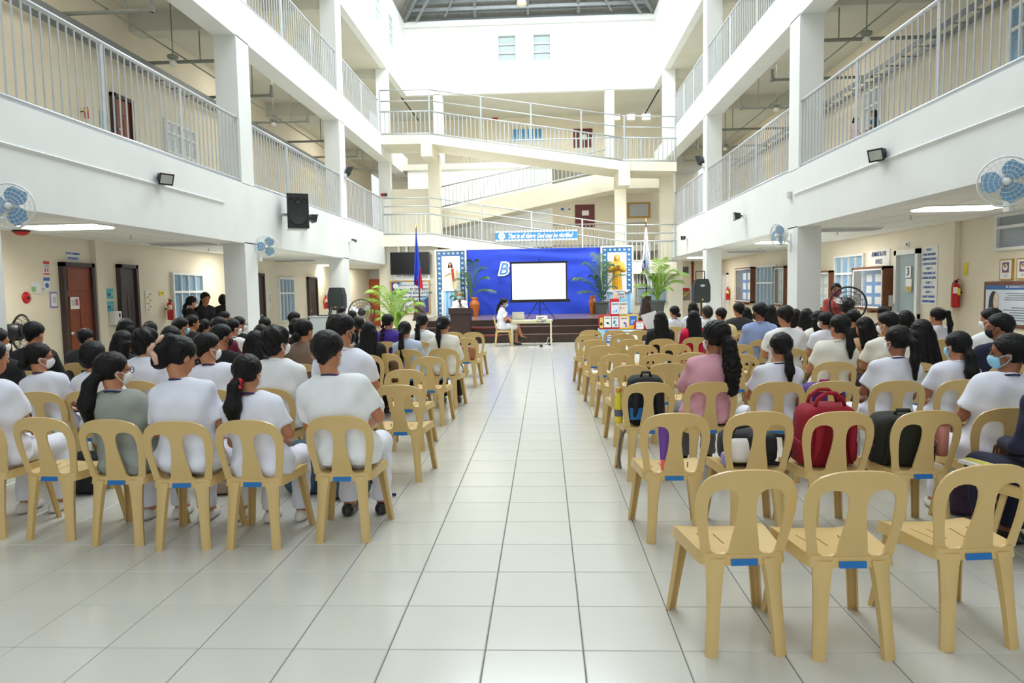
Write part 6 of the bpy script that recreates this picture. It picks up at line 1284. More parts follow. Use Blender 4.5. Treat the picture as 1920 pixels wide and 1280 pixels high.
C_BR = fab('brown_blazer', (135, 112, 95)); C_TN = fab('tan_blouse', (190, 150, 110)); C_YL = fab('yellow_shirt', (238, 220, 165)); C_MR = fab('maroon_cloth', (110, 25, 45)); C_RS = fab('brick_red_shirt', (178, 78, 70)); C_GT = fab('grey_trousers', (118, 118, 126)); C_MT = fab('mint_shirt', (140, 215, 190))
C_CH = fab('charcoal_cloth', (48, 48, 52)); C_LP = fab('pale_pink_shirt', (225, 185, 180))
RL = [4.68, 6.1, 7.3, 8.55, 9.75, 10.95, 12.2, 13.4, 14.7, 16.0, 17.3]
RR = [4.85, 6.4, 7.75, 8.9, 10.0, 11.4, 12.9, 14.2, 15.5, 16.8]
Q = dict
# px, py of the head centre, row (None: nearest that fits), sex, hair, shirt kind, shirt, trousers, yaw (+ looks left), lean, short phrase, extras
PEOPLE = [
 (-18, 668, 4.68, 'F', 'pony_low', 'polo', C_WH, C_WH, -.3, .10, 'person in white uniform cut by the left frame edge', Q()),
 (207, 690, 4.68, 'F', 'pony_thick', 'long', C_GY, C_WH, -.6, .12, 'person in sage grey cardigan with low ponytail and glasses', Q(mask=M_mask, glasses=1, lany=M_lany)),
 (338, 665, 4.68, 'F', 'claw', 'tee', C_WH, C_WH, -.45, .18, 'person in white whose hair is held by a beige claw clip', Q(lany=M_lany, claw=1, pitch=.4)),
 (462, 694, 4.68, 'F', 'pony_thick', 'tee', C_WH, C_WH, -.15, .18, 'person in white with a red scrunchie in the ponytail', Q(mask=M_mask, lany=M_lany, scr=1)),
 (614, 655, 4.68, 'M', 'short', 'tee', C_WH2, C_WH, -.1, .06, 'short-haired person in white tee at the aisle end of the last row', Q(mask=M_mask, lany=M_lany, shoes=M_shoek)),
 (68, 665, 6.0, 'F', 'bun_low', 'tee', C_WH, C_WH, -.75, .12, 'person in white with glasses, mask and low bun near the black fan', Q(mask=M_mask, glasses=1, lany=M_lany)),
 (172, 662, 6.1, 'F', 'bob', 'tee', C_WH, C_WH, -.3, .15, 'dark bobbed person in white in front of the red-brown door', Q()),
 (275, 640, 6.1, 'M', 'shaggy', 'tee', C_WH, C_WH, -.5, .12, 'thick-haired person in white between grey cardigan and claw clip', Q(mask=M_mask, glasses=1)),
 (387, 648, 6.1, 'M', 'short', 'tee', C_WH, C_WH, -.6, .10, 'person in white with loose white mask right of the claw clip', Q(mask=M_mask, lany=M_lany)),
 (522, 640, 6.1, 'M', 'shaggy', 'polo', C_WH2, C_WH, -.55, .10, 'shaggy-haired person in white with white mask', Q(mask=M_mask)),
 (643, 618, 6.1, 'M', 'short', 'polo', C_WH, C_WH, -.65, .0, 'person in white with a black mask beside the short-haired aisle person', Q(mask=C_BK)),
 (-8, 640, 6.3, 'M', 'short', 'blazer', C_BK, C_BK, -.5, .1, 'person in black at the left frame edge before the fan', Q(mask=M_mask)),
 (64, 625, 7.5, 'M', 'short', 'blazer', C_BK, C_BK, 0, .05, 'person in black blazer right in front of the black fan', Q()),
 (160, 633, 8.55, 'M', 'crop', 'blazer', C_CH, C_CH, 0, .05, 'crop-haired person in charcoal in front of the red-brown door', Q()),
 (232, 640, 7.3, 'F', 'long', 'blazer', C_BK, C_BK, -.3, .08, 'long-haired person in black before the dark panelled door', Q(glasses=1)),
 (322, 632, 7.3, 'F', 'long', 'tee', C_WH, C_WH, 0, .05, 'long-haired person hidden behind the claw clip', Q()),
 (416, 630, 7.3, 'M', 'short', 'tee', C_BK, C_BK, -.6, .05, 'person in black tee near the first white column', Q(mask=C_BK)),
 (480, 640, 7.8, 'F', 'long', 'blazer', C_BK, C_BK, -.2, .05, 'person in black behind the shaggy-haired person', Q()),
 (571, 618, 7.6, 'F', 'bun_low', 'blazer', C_BR, C_BR, -.5, .05, 'person in brown blazer with low bun', Q()),
 (237, 612, 9.75, 'F', 'long', 'blazer', C_BK, C_BK, 0, .05, 'person in black with smooth long hair near the dark door', Q()),
 (282, 616, 9.75, 'F', 'bob', 'tee', C_BK, C_BK, 0, .05, 'person whose head top shows under the narrow poster', Q()),
 (340, 612, 9.75, 'M', 'short', 'tee', C_CH, C_CH, -.6, .05, 'masked person below the wall extinguisher and blue window', Q(mask=M_maskb)),
 (361, 604, 10.95, 'F', 'bun_low', 'tee', C_BK, C_BK, -.7, .05, 'person with low bun before the standing women', Q()),
 (384, 612, 10.95, 'F', 'claw', 'tee', C_BK, C_BK, 0, .05, 'person with shiny hair clip before the standing women', Q()),
 (412, 612, 9.2, 'M', 'short', 'tee', C_MR, C_MR, -.4, .05, 'person in maroon near the first white column', Q()),
 (421, 596, 12.2, 'M', 'crop', 'tee', C_BK, C_BK, -.8, .05, 'person with glasses beside the first white column', Q(glasses=1)),
 (438, 613, 9.75, 'F', 'pony_low', 'polo', C_WH2, C_WH, -.7, .1, 'person in white polo with patterned lanyard by the column', Q(mask=M_mask, lany=M_lany)),
 (449, 607, 10.95, 'F', 'pony_low', 'tee', C_BK, C_BK, -.8, .08, 'glasses wearer just behind the patterned lanyard person', Q(mask=M_mask, glasses=1)),
 (497, 608, 10.95, 'F', 'bun_low', 'tee', C_LP, C_BK, 0, .05, 'person in pale pink below the tall louvred window', Q()),
 (490, 625, 9.2, 'F', 'long', 'blazer', C_BK, C_BK, .1, .05, 'long-haired person in black just left of the shaggy hair', Q()),
 (553, 598, 12.2, 'M', 'short', 'tee', C_WH, C_WH, -.7, .05, 'person facing sideways before the tall louvred window', Q()),
 (556, 612, 9.75, 'F', 'claw', 'tee', C_BK, C_BK, 0, .05, 'person with a silver hair clip behind the brown blazer', Q()),
 (625, 602, 11.5, 'F', 'long', 'tee', C_BK, C_BK, 0, .05, 'smooth dark-haired person in front of the grey desk', Q()),
 (641, 584, 16.0, 'M', 'crop', 'tee', C_WH, C_WH, -.3, .05, 'crop-haired person under the black tripod speaker by the desk', Q()),
 (661, 592, 14.7, 'F', 'bun', 'tee', C_BK, C_BK, -.4, .05, 'person with bun just left of the floor fan', Q()),
 (650, 606, 10.95, 'F', 'pony_low', 'tee', C_CR, C_BK, -.4, .05, 'cream-shirted person left of the white ponytail band', Q()),
 (672, 608, 10.4, 'F', 'pony_low', 'polo', C_WH2, C_BK, 0, .05, 'person with a white band in the ponytail, below the floor fan', Q()),
 (692, 620, 9.2, 'F', 'long', 'blazer', C_BK, C_BK, 0, .05, 'long-haired person in black blazer left of the purple blouse', Q()),
 (728, 602, 10.95, 'F', 'braid', 'long', C_PU, C_BK, -.5, .05, 'person in purple blouse with a braid', Q()),
 (757, 618, 9.3, 'F', 'pony_long', 'long', C_LB, C_BK, -.15, .05, 'person in pale blue shirt with very long ponytail', Q()),
 (792, 602, 10.95, 'F', 'pony_long', 'long', C_WH2, C_BK, -.3, .1, 'person in white shirt directly before the podium', Q()),
 (830, 608, 9.75, 'F', 'pony_mid', 'long', C_CR, C_BK, -.3, .1, 'person in cream shirt and black skirt at the aisle', Q()),
 # right block
 (1338, 632, 6.4, 'F', 'curly', 'long', C_PK, C_GT, .45, .03, 'person in pink blouse with long curly ponytail', Q(mask=M_mask, arms='crossed', skin=M_skind)),
 (1466, 648, 6.4, 'F', 'pony_low', 'polo', C_WH, C_WH, .2, .08, 'person in white polo with low ponytail right of the pink blouse', Q(mask=M_mask, lany=M_lany, glasses=1)),
 (1572, 610, 7.75, 'F', 'pony_low', 'polo', C_CR, C_BK, .25, .08, 'person in cream jacket with neat low ponytail', Q()),
 (1684, 636, 6.4, 'F', 'pony_mid', 'polo', C_WH, C_WH, .35, .08, 'person in white polo with ponytail pulled to one side', Q(mask=M_mask, lany=M_lany, skin=M_skind)),
 (1796, 648, 6.3, 'F', 'pony_thick', 'polo', C_WH, C_WH, .3, .12, 'person in white polo with bushy low ponytail', Q(mask=M_maskb)),
 (1893, 656, 4.85, 'F', 'bun_low', 'polo', C_WH, C_WH, .9, .15, 'person in white polo wearing a blue mask in profile', Q(mask=M_maskb, lany=M_lany, face=1, skin=M_skind)),
 (1874, 612, 7.0, 'M', 'short', 'tee', C_NV, C_BK, .8, .08, 'person in dark shirt with a black mask before the mission board', Q(mask=C_BK, skin=M_skind)),
 (1857, 598, 8.3, 'M', 'short', 'tee', C_WH2, C_BK, .6, .1, 'short-haired person in white below the mission board', Q(mask=M_mask)),
 (1738, 618, 7.6, 'F', 'long_free', 'polo', C_CR, C_BK, .1, .06, 'person in white with loose straight long hair', Q()),
 (1757, 592, 10.0, 'F', 'pony_high', 'polo', C_WH, C_BK, .5, .1, 'person with hair pulled into a high tail below the office list', Q()),
 (1664, 606, 7.75, 'M', 'short', 'polo', C_CR, C_BK, .6, .05, 'person in thin cream shirt behind the side ponytail', Q(mask=M_mask)),
 (1697, 598, 9.4, 'F', 'bob', 'tee', C_CR, C_BK, 0, .05, 'bobbed person below the glass office door', Q()),
 (1656, 587, 11.4, 'M', 'crop', 'tee', C_BK, C_BK, .5, .05, 'crop-haired person in black below the blue notice case', Q()),
 (1620, 612, 8.9, 'F', 'long_free', 'long', C_TN, C_BK, .4, .05, 'person in tan blouse with long hair and a white clip', Q()),
 (1599, 595, 10.6, 'F', 'bun_low', 'tee', C_BK, C_BK, .4, .05, 'person with hair tied up below the right floor fan', Q()),
 (1547, 600, 9.9, 'F', 'bun_low', 'polo', C_WH, C_BK, .4, .1, 'person in white uniform leaning behind the cream jacket', Q(mask=M_mask)),
 (1533, 597, 11.4, 'F', 'long', 'long', C_CR, C_BK, .3, .05, 'long-haired person in beige left of the leaning uniform', Q()),
 (1550, 582, 14.2, 'F', 'pony_low', 'tee', C_BK, C_BK, 0, .05, 'person directly below the standing person in red', Q()),
 (1588, 585, 12.9, 'M', 'crop', 'tee', C_MT, C_BK, .3, .05, 'person in mint green beside the right floor fan', Q()),
 (1513, 592, 12.2, 'F', 'long', 'long', C_LP, C_BK, -.6, .1, 'person in pale pink by the white column', Q()),
 (1472, 592, 8.9, 'M', 'short', 'polo', C_WH2, C_BK, .1, .05, 'short-haired person in white right of the light blue shirt', Q()),
 (1491, 592, 10.9, 'F', 'long', 'blazer', C_BK, C_BK, 0, .05, 'long-haired person in black before the gridded window', Q()),
 (1424, 584, 10.4, 'M', 'short', 'long', C_BL, C_BK, .5, .05, 'person in light blue long-sleeved shirt', Q(mask=C_BK, skin=M_skind)),
 (1444, 584, 12.2, 'F', 'long', 'blazer', C_BK, C_BK, 0, .05, 'long-haired person behind the light blue shirt', Q()),
 (1385, 580, 12.5, 'M', 'short', 'blazer', C_CH, C_BK, .1, .05, 'person in charcoal suit before the second column', Q()),
 (1399, 588, 13.6, 'F', 'long', 'blazer', C_BK, C_BK, 0, .05, 'long-haired person just behind the charcoal suit', Q()),
 (1352, 590, 11.4, 'M', 'crop', 'long', C_YL, C_BK, .1, .1, 'person in pale yellow shirt behind the pink blouse', Q()),
 (1325, 584, 14.2, 'F', 'bob', 'tee', C_WH, C_BK, .6, .05, 'brown-haired person under the right tripod speaker', Q(hairm=M_hairb)),
 (1299, 577, 14.8, 'F', 'long', 'tee', C_WH, C_BK, .2, .05, 'long-haired person behind the crimson blazer', Q()),
 (1301, 596, 11.4, 'F', 'long_free', 'long', C_RD, C_BK, -.2, .05, 'person in crimson blazer with long hair', Q()),
 (1264, 584, 14.0, 'F', 'bun_low', 'polo', C_WH, C_BK, .6, .05, 'person in white uniform with low bun before the fire hose cabinet', Q(lany=M_lany)),
 (1238, 598, 11.4, 'F', 'long', 'blazer', C_BK, C_BK, .2, .04, 'person in black blazer holding up a paper', Q(arms='hold', paper=1)),
]
SEATS = []
def seat_free(x, y): return all(abs(x-a) > .40 or abs(y-b) > .62 for a, b in SEATS)
CHPX = {207: (200, 787), 338: (320, 790), 462: (460, 788), 614: (630, 780), 68: (65, 735), 522: (502, 728), 1338: (1336, 716), 1466: (1465, 716), 1572: (1570, 678), 1684: (1690, 714), 1796: (1812, 712), 1893: (1905, 765),
        757: (763, 655), 830: (832, 653), 387: (395, 730), 172: (160, 733), 1738: (1722, 680)}
for (px, py, row, sex, hair, kind, sm, lm, yaw, lean, phrase, ex) in PEOPLE:
    lean = round((lean-.17)/.06)*.06; J0 = pose(sex, lean, 0, 0, 'lap'); Hz, Hy = float(J0['H'][2]), float(J0['H'][1]); y = row; tilt = 0
    if px in CHPX: c = at(*CHPX[px], Z=.826); y = c.y+.28
    p = at(px, py, Y=y+Hy)
    if px not in CHPX:
        for _ in range(30):
            if p.z/Hz >= .92: break
            y -= .05; p = at(px, py, Y=y+Hy)
        tries = 0
        while not seat_free(p.x, y) and tries < 14: tries += 1; y += .06 if tries < 8 else .1; p = at(px, py, Y=y+Hy)
    sc = min(1.10, max(.90, p.z/Hz)); x = p.x
    if px in CHPX: x = p.x+max(-.2, min(.2, c.x-p.x)); tilt = math.asin(max(-.18, min(.18, (p.x-x)/.66)))
    p = Vector((x, p.y, p.z))
    SEATS.append((p.x, y)); near = y < 7.9
    o, J = person(phrase, (p.x, y, 0), 0, sc, sex, hair, kind, sm, lm, yaw, ex.get('pitch', .15), lean, ex.get('arms', 'lap'), False, .0125 if near else .019, ex.get('skin'), ex.get('mask'), ex.get('glasses', False), ex.get('lany'), ex.get('face', False), ex.get('shoes', M_shoew if lm is C_WH else M_shoek), ex.get('hairm'), tilt=tilt)
    chair('chair carrying the '+phrase, p.x, y, rnd.uniform(-.05, .05))
    if ex.get('claw'):
        mb = MB().tube([(-.05, -.155, -.05), (-.02, -.175, -.02), (.0, -.17, .01)], [.014, .02, .014], 7).tube([(-.02, -.17, -.03), (.02, -.165, -.06), (.035, -.15, -.10)], [.016, .017, .011], 7).tube([(-.015, -.172, -.015), (.01, -.165, .03), (.012, -.15, .07)], [.016, .014, .01], 7)
        put_head(o, 'claw_clip', mb.mesh('claw_clip', mat('beige_clip', srgb(205, 165, 140), .4), smooth=True), J, None, 'beige claw clip')
    if ex.get('scr'): put_head(o, 'scrunchie', MB().tube([(.036*math.cos(a), -.128+.012*math.sin(a), -.075+.03*math.sin(a)) for a in [2*PI*i/14 for i in range(14)]], [.013+.003*(i % 2) for i in range(14)], 7, closed=True).mesh('scrunchie', mat('red_satin', srgb(200, 25, 40), .35), smooth=True), J, None, 'shiny red scrunchie')
    if ex.get('paper'):
        hp = at(1224, 598, Y=y+.32); solo('sheet_of_paper', MB().hull([(hp.x-.10, hp.y, hp.z-.16), (hp.x+.12, hp.y+.02, hp.z-.13), (hp.x+.12, hp.y+.024, hp.z-.13), (hp.x-.10, hp.y+.004, hp.z-.16)], [(hp.x-.18, hp.y+.06, hp.z+.06), (hp.x+.06, hp.y+.08, hp.z+.13), (hp.x+.06, hp.y+.084, hp.z+.13), (hp.x-.18, hp.y+.064, hp.z+.06)]), M_paper, 'printed white sheet held up by the person in black blazer', 'paper')
# people standing or sitting apart
def stander(label, px, py, y, sex, hair, kind, sm, lm, rot, **k):
    arms = k.pop('arms', 'front'); J0 = pose(sex, .0, 0, 0, arms, True); zz = k.pop('z0', 0); p = at(px, py, Y=y); sc = (p.z-zz)/float(J0['H'][2])
    return person(label, (p.x, y, zz), rot, sc, sex, hair, kind, sm, lm, k.pop('yaw', 0), k.pop('pitch', .1), 0, arms, True, .019, group=k.pop('group', None) or 'people standing', **k)
stander('standing person in black blazer with ponytail, nearest the blue window', 356, 566, 13.6, 'F', 'pony_low', 'blazer', C_BK, C_BK, -.9, mask=M_mask, face=True, shoes=M_shoek)
stander('standing person in black blazer looking down, in the middle of three', 383, 559, 14.0, 'F', 'pony_low', 'blazer', C_BK, C_BK, -2.2, pitch=.3, face=True, shoes=M_shoek)
stander('standing person in black blazer half hidden by the first column', 418, 561, 15.3, 'F', 'bob', 'blazer', C_BK, C_BK, .1, shoes=M_shoek)
stander('standing person in brick red shirt and red mask behind the floor fan', 1567, 543, 13.0, 'F', 'bun_low', 'polo', C_RS, C_BK, 2.9, mask=mat('red_mask', srgb(150, 40, 60), .8), face=True, skin=M_skind, shoes=M_shoek)
o, J = stander('bald person in white shirt and blue mask speaking at the podium', 862, 554, 21.02, 'M', 'crop', 'long', C_WH2, C_BK, PI, arms='mic', mask=M_maskb, lany=C_BK, face=True, shoes=M_shoek, z0=.0, hairm=mat('thin_grey_hair', srgb(150, 118, 98), .5))
mw = o.matrix_world if False else Matrix.Translation(o.location) @ Matrix.Rotation(PI, 4, 'Z') @ Matrix.Scale(o.scale[0], 4); w = mw @ Vector(map(float, J['WL']+A3(.03, .05, .08)))
mc = thing('microphone', 'black hand microphone held by the speaking person', 'microphone', tuple(w)); part('handle', MB().tube([w+Vector((0, 0, -.16)), w], [.014, .02], 8), M_black, mc); part('head', MB().lathe([(.02, 0), (.034, .03), (.03, .06), (.005, .07)], 12, tuple(w)), M_dark, mc, smooth=True)
stander('person in pale pink blouse behind the second floor railing', 1603, 225, 13.4, 'F', 'bun_low', 'tee', C_LP, C_BK, -1.2, z0=Z2, mask=M_mask)
stander('person in dark teal shirt with long hair behind the second floor railing', 1641, 212, 13.0, 'F', 'long', 'tee', fab('teal_cloth', (35, 75, 95)), C_BK, .9, z0=Z2)
# the seated woman at the front table
y = 20.1; p = at(941, 582, Y=y); J0 = pose('F', .0, 0, 0, 'crossed'); sc = 1.02
h0 = .016; Jm = pose('F', .06, 0, .2, 'crossed'); Jm['KR'] = A3(.03, .40, .56); Jm['AR'] = A3(-.04, .52, .24); Jm['AL'] = A3(-.10, .36, .085)
_pose = pose
def pose(*a, **k): return Jm
J_, vs, F = body_mesh('F', .06, 0, .2, 'crossed', False, h0); pose = _pose
o = bpy.data.objects.new('person', np_mesh('person', vs, F, M_skin)); link(o, None, (p.x+.03, y, 0), -PI/2+.12); o.scale = (1.02,)*3; tag(o, 'person in white uniform and blue mask seated with crossed legs by the table', 'person')
sub(o, 'shirt', np_mesh('shirt', *shirt_mesh(Jm, 'F', 'polo', False, h0, 3), C_WH)); g = .02
sub(o, 'skirt', np_mesh('skirt', *snet([(cap(Jm['pel']-A3(.085, 0, 0), Jm['pel']+A3(.085, 0, 0), .122), .05)]+[(cap(Jm['T'+k], Jm['T'+k]+(Jm['K'+k]-Jm['T'+k])*.95, .105, .09, True), .05) for k in 'LR'], h0, lambda D, X, Y, Z: np.maximum(D, Z-.66+0*D)), C_WH))
for k in 'LR':
    a = Jm['A'+k]; q = [(cap(a+A3(0, -.03, -.035), a+A3(0, .10, -.055), .044, .04), .02), (ell(a+A3(0, .10, -.065), (.042, .075, .024)), .02)]; sub(o, 'shoe', np_mesh('shoe', *snet(q, .009), M_shoek))
put_head(o, 'hair', CACHE[('h', 'pony_low')], Jm); put_head(o, 'face_mask', CACHE[('m',)], Jm, M_maskb)
for s in (-1, 1): put_head(o, 'eye', CACHE[('e', s)], Jm); put_head(o, 'eyebrow', CACHE[('eb', s)], Jm)
c = Jm['neck']+A3(0, .008, .012); sub(o, 'lanyard', MB().tube([Vector(map(float, c))+Vector((.066*math.cos(a), .066*math.sin(a)+(.06 if abs(a-PI/2) < .2 else 0), -.022*math.sin(a)-(.15 if abs(a-PI/2) < .2 else 0))) for a in [2*PI*i/20 for i in range(20)]], .0075, 6, closed=True).mesh('lanyard', M_lany))
chair('cream plastic chair at the front table carrying the uniformed woman', p.x+.03, y, -PI/2+.12)
# person in navy at the right frame edge with a folder
o, J = person('person in navy cut by the right frame edge, holding a yellow folder', (at(1985, 740, Y=4.0).x, 4.0, 0), .25, .97, 'M', 'shaggy', 'long', C_NV, C_NV, .6, .3, .06, 'lap', False, .0125, M_skind, shoes=M_shoek)
chair('cream plastic chair at the right frame edge carrying the person in navy', at(1985, 740, Y=4.0).x, 3.98, .25)
p = at(1862, 866, Y=4.25); fo = thing('folder', 'yellow folder with white sheets held by the person in navy', 'folder', (p.x, p.y, p.z-.02), .2)
part('sheets', MB().box(-.14, .14, -.1, .11, 0, .02), M_paper, fo, local=True); part('cover', MB().box(-.11, .16, -.11, .1, .02, .028), mat('yellow_folder', srgb(225, 215, 110), .5), fo, local=True)
# empty chairs, from the photograph's chair tops
EMPTY = [(1400, 882, .06, 'empty cream plastic chair with glossy seat, nearest the aisle in the front-most row'), (1612, 884, .04, 'empty cream plastic chair in the middle of the three nearest'), (1850, 872, .10, 'empty cream plastic chair cut by the frame edge, third of the three nearest'),
 (1268, 775, 0, 'cream plastic chair with a purple umbrella leaning in its back'), (1425, 772, .03, 'cream plastic chair with the black and white bag on its seat'), (1577, 772, .03, 'cream plastic chair carrying the red backpack'), (1742, 770, .06, 'cream plastic chair carrying the dark green backpack'),
 (1217, 717, 0, 'cream plastic chair carrying the black backpack beside the aisle'), (1565, 717, 0, 'cream plastic chair behind the red backpack carrying a purple bag'),
 (1183, 685, 0, 'empty cream plastic chair with bottle, one ahead of the black backpack'), (1255, 684, 0, 'empty cream plastic chair between black backpack and pink blouse, second aisle-side row ahead'),
 (1157, 664, 0, 'empty aisle chair, fourth ahead of the near right group'), (1237, 663, 0, 'empty chair beside the fourth aisle chair'), (1300, 663, 0, 'empty chair left of the pink blouse'), (1390, 664, 0, 'empty chair right of the pink blouse'),
 (1130, 648, 0, 'empty aisle chair, fifth on the offices side'), (1205, 647, 0, 'empty chair beside the fifth aisle chair'), (1268, 645, 0, 'empty chair two from the fifth aisle chair'), (1385, 646, 0, 'empty chair just right of the curly ponytail'),
 (1113, 637, 0, 'empty aisle chair, sixth on the offices side'), (1183, 636, 0, 'empty chair beside the sixth aisle chair'), (1102, 628, 0, 'empty aisle chair, seventh on the offices side'), (1168, 626, 0, 'empty chair beside the seventh aisle chair'), (1107, 619, 0, 'empty aisle chair nearest the stage, offices side'), (1154, 619, 0, 'empty chair nearest the display boxes'), (1200, 619, 0, 'empty chair between the boxes and the black blazer'),
 (1425, 640, 0, 'empty chair before the light blue shirt'), (1395, 630, 0, 'empty chair before the charcoal suit'), (1590, 640, 0, 'empty chair before the tan blouse'),
 (75, 783, -.08, 'empty cream plastic chair at the end of the last occupied row'), (745, 722, 0, 'empty aisle chair just ahead of the short-haired person, striped flag side'), (758, 693, 0, 'second empty aisle chair, striped flag side'), (803, 669, 0, 'third empty aisle chair, striped flag side'), (721, 671, 0, 'empty chair behind the pale blue shirt holding a brown bag'),
 (872, 633, 0, 'empty aisle chair with a tan handbag, ahead of the cream shirt'), (886, 623, 0, 'empty aisle chair nearest the podium, striped flag side'), (848, 626, 0, 'empty chair beside the aisle chair nearest the podium'), (485, 728, 0, 'empty chair between scrunchie and short-haired persons')]
CHPOS = {}
for px, py, rt, lab in EMPTY:
    c = at(px, py, Z=.826); y = c.y+.28
    t = 0
    while not seat_free(c.x, y) and t < 8: y += .07; t += 1; c = at(px, py, Y=y-.28)
    SEATS.append((c.x, y)); CHPOS[(px, py)] = (c.x, y); chair(lab, c.x, y, rt)
# ================================================================ bags, bottles and small things among the chairs
def rbox(mb, c, d, r=.3, n=5):
    """soft box: superellipsoid"""
    v = []; f = []; N = 20; K = 12
    for i in range(K+1):
        ph = -PI/2+PI*i/K
        for j in range(N):
            th = 2*PI*j/N; s = lambda x, e: math.copysign(abs(x)**e, x)
            v.append((c[0]+d[0]/2*s(math.cos(ph), r)*s(math.cos(th), r), c[1]+d[1]/2*s(math.cos(ph), r)*s(math.sin(th), r), c[2]+d[2]/2*s(math.sin(ph), r)))
    for i in range(K):
        for j in range(N): f.append((i*N+j, i*N+(j+1) % N, (i+1)*N+(j+1) % N, (i+1)*N+j))
    return mb.add(v, f)
def backpack(label, loc, rot, size, bodym, trimm, strapm, lean=.0, handle=True, pocket=True):
    w, d, h = size; o = thing('backpack', label, 'bag', loc, (lean, 0, rot)); OFF[o.name] = Vector()
    P = lambda n, mb, m, lb=None: part(n, mb, m, o, lb, smooth=True, local=True)
    P('body', rbox(MB(), (0, 0, h/2), (w, d, h), .42), bodym)
    if pocket: P('front_pocket', rbox(MB(), (0, d*.42, h*.32), (w*.78, d*.35, h*.5), .4), bodym)
    for s in (-1, 1):
        P('side_pocket', rbox(MB(), (s*w*.46, 0, h*.25), (w*.14, d*.7, h*.38), .4), trimm)
        P('shoulder_strap', MB().tube([(s*w*.22, -d*.48, h*.92), (s*w*.27, -d*.62, h*.75), (s*w*.30, -d*.60, h*.4), (s*w*.36, -d*.5, h*.1)], [.022, .026, .022, .012], 7), strapm)
    P('zip', MB().tube([(-w*.44, d*.1, h*.3), (-w*.42, d*.12, h*.8), (-w*.2, d*.14, h*.985), (w*.2, d*.14, h*.985), (w*.42, d*.12, h*.8), (w*.44, d*.1, h*.3)], .006, 5), trimm)
    if handle: P('handle', MB().tube([(-w*.14, -d*.1, h*.97), (-w*.1, -d*.1, h*1.08), (w*.1, -d*.1, h*1.08), (w*.14, -d*.1, h*.97)], .013, 7), strapm)
    return o
B_BK = fab('black_nylon', (30, 31, 34)); B_GR = fab('olive_nylon', (38, 40, 32)); B_RD = fab('red_canvas', (150, 18, 38)); B_PU = fab('violet_nylon', (92, 60, 135)); B_DN = fab('slate_blue_canvas', (72, 95, 112)); B_BG = fab('taupe_canvas', (165, 140, 122)); B_GY = fab('grey_nylon', (95, 96, 98)); B_BRN = fab('tan_leather', (160, 110, 80)); B_DB = fab('brown_leather', (105, 78, 52))
M_zip = mat('zip_metal', (.6, .58, .5), .35, .6)
def on_chair(px, py):
    if (px, py) in CHPOS: return CHPOS[(px, py)]
    c = at(px, py, Z=.826); return c.x, c.y+.28
x, y = on_chair(1217, 717); backpack('black backpack with blue patch standing on an aisle chair', (x, y-.02, .44), 0, (.31, .22, .42), B_BK, B_GY, B_BK, .12)
solo('bag_strap', MB().tube([(x-.19, y-.24, .43), (x-.235, y-.28, .36), (x-.25, y-.29, .22), (x-.235, y-.285, .12)], .011, 6), B_GY, 'dark strap hanging from the aisle chair with the black backpack', 'strap')
solo('blue_patch', MB().box(x-.14, x-.03, y-.165, y-.155, .50, .60), M_blue, 'bright blue patch low on the black backpack at the aisle', 'patch')
bt = thing('water_bottle', 'yellow bottle beside the black backpack', 'bottle', (x-.215, y+.02, .44)); part('body', MB().lathe([(.03, 0), (.034, .02), (.034, .2), (.02, .25), (.018, .27)], 14, OFF[bt.name]), M_yellow, bt, smooth=True); part('cap', MB().lathe([(.024, .27), (.024, .3), (.01, .31)], 12, OFF[bt.name]), mat('amber_cap', srgb(225, 160, 50), .4), bt, smooth=True); part('label_band', MB().lathe([(.035, .06), (.035, .12)], 14, OFF[bt.name], cap=False), M_inkk, bt)
x, y = on_chair(1577, 772)
o = backpack('red wide-mouth backpack with loop handles on a chair', (x+.0, y-.0, .44), .1, (.36, .24, .40), B_RD, B_RD, B_RD, .1, handle=False)
for dy in (-.05, .05): part('loop_handle', MB().tube([(-.10, dy, .37), (-.085, dy, .44), (-.03, dy, .48), (.03, dy, .48), (.085, dy, .44), (.10, dy, .37)], .013, 7), B_RD, o, smooth=True, local=True)
part('metal_zip', MB().tube([(.17, .03, .08), (.175, .03, .28), (.14, .03, .385)], .006, 5), M_zip, o, local=True)
x, y = on_chair(1742, 770); backpack('dark olive backpack with grey zips on a chair', (x-.04, y-.01, .44), -.1, (.36, .24, .33), B_GR, B_BK, B_GR, .08)
tp = at(1780, 855, Y=y-.05); t = thing('tumbler', 'pink lidded tumbler in the side pocket of the olive backpack', 'tumbler', (x+.2, y-.06, .50)); part('body', MB().lathe([(.032, 0), (.038, .02), (.042, .20)], 16, OFF[t.name]), mat('pink_tumbler', srgb(205, 135, 120), .4), t, smooth=True); part('lid', MB().lathe([(.045, .20), (.045, .235), (.02, .24)], 16, OFF[t.name]), mat('pink_lid', srgb(215, 150, 135), .4), t, smooth=True); part('handle', MB().tube([(x+.16, y-.08, .70), (x+.135, y-.09, .67), (x+.135, y-.09, .62), (x+.16, y-.08, .59)], .007, 6), MATS['pink_lid'], t)
x, y = on_chair(1425, 772)
o = thing('shoulder_bag', 'black and white shoulder bag lying on a chair', 'bag', (x, y, .44)); OFF[o.name] = Vector()
part('body', rbox(MB(), (0, 0, .11), (.36, .26, .22), .5), B_BK, o, smooth=True, local=True); part('white_panel', rbox(MB(), (-.04, -.06, .11), (.24, .17, .17), .5), M_paper, o, smooth=True, local=True); part('flap', rbox(MB(), (.06, -.07, .15), (.2, .18, .13), .5), B_BK, o, smooth=True, local=True)
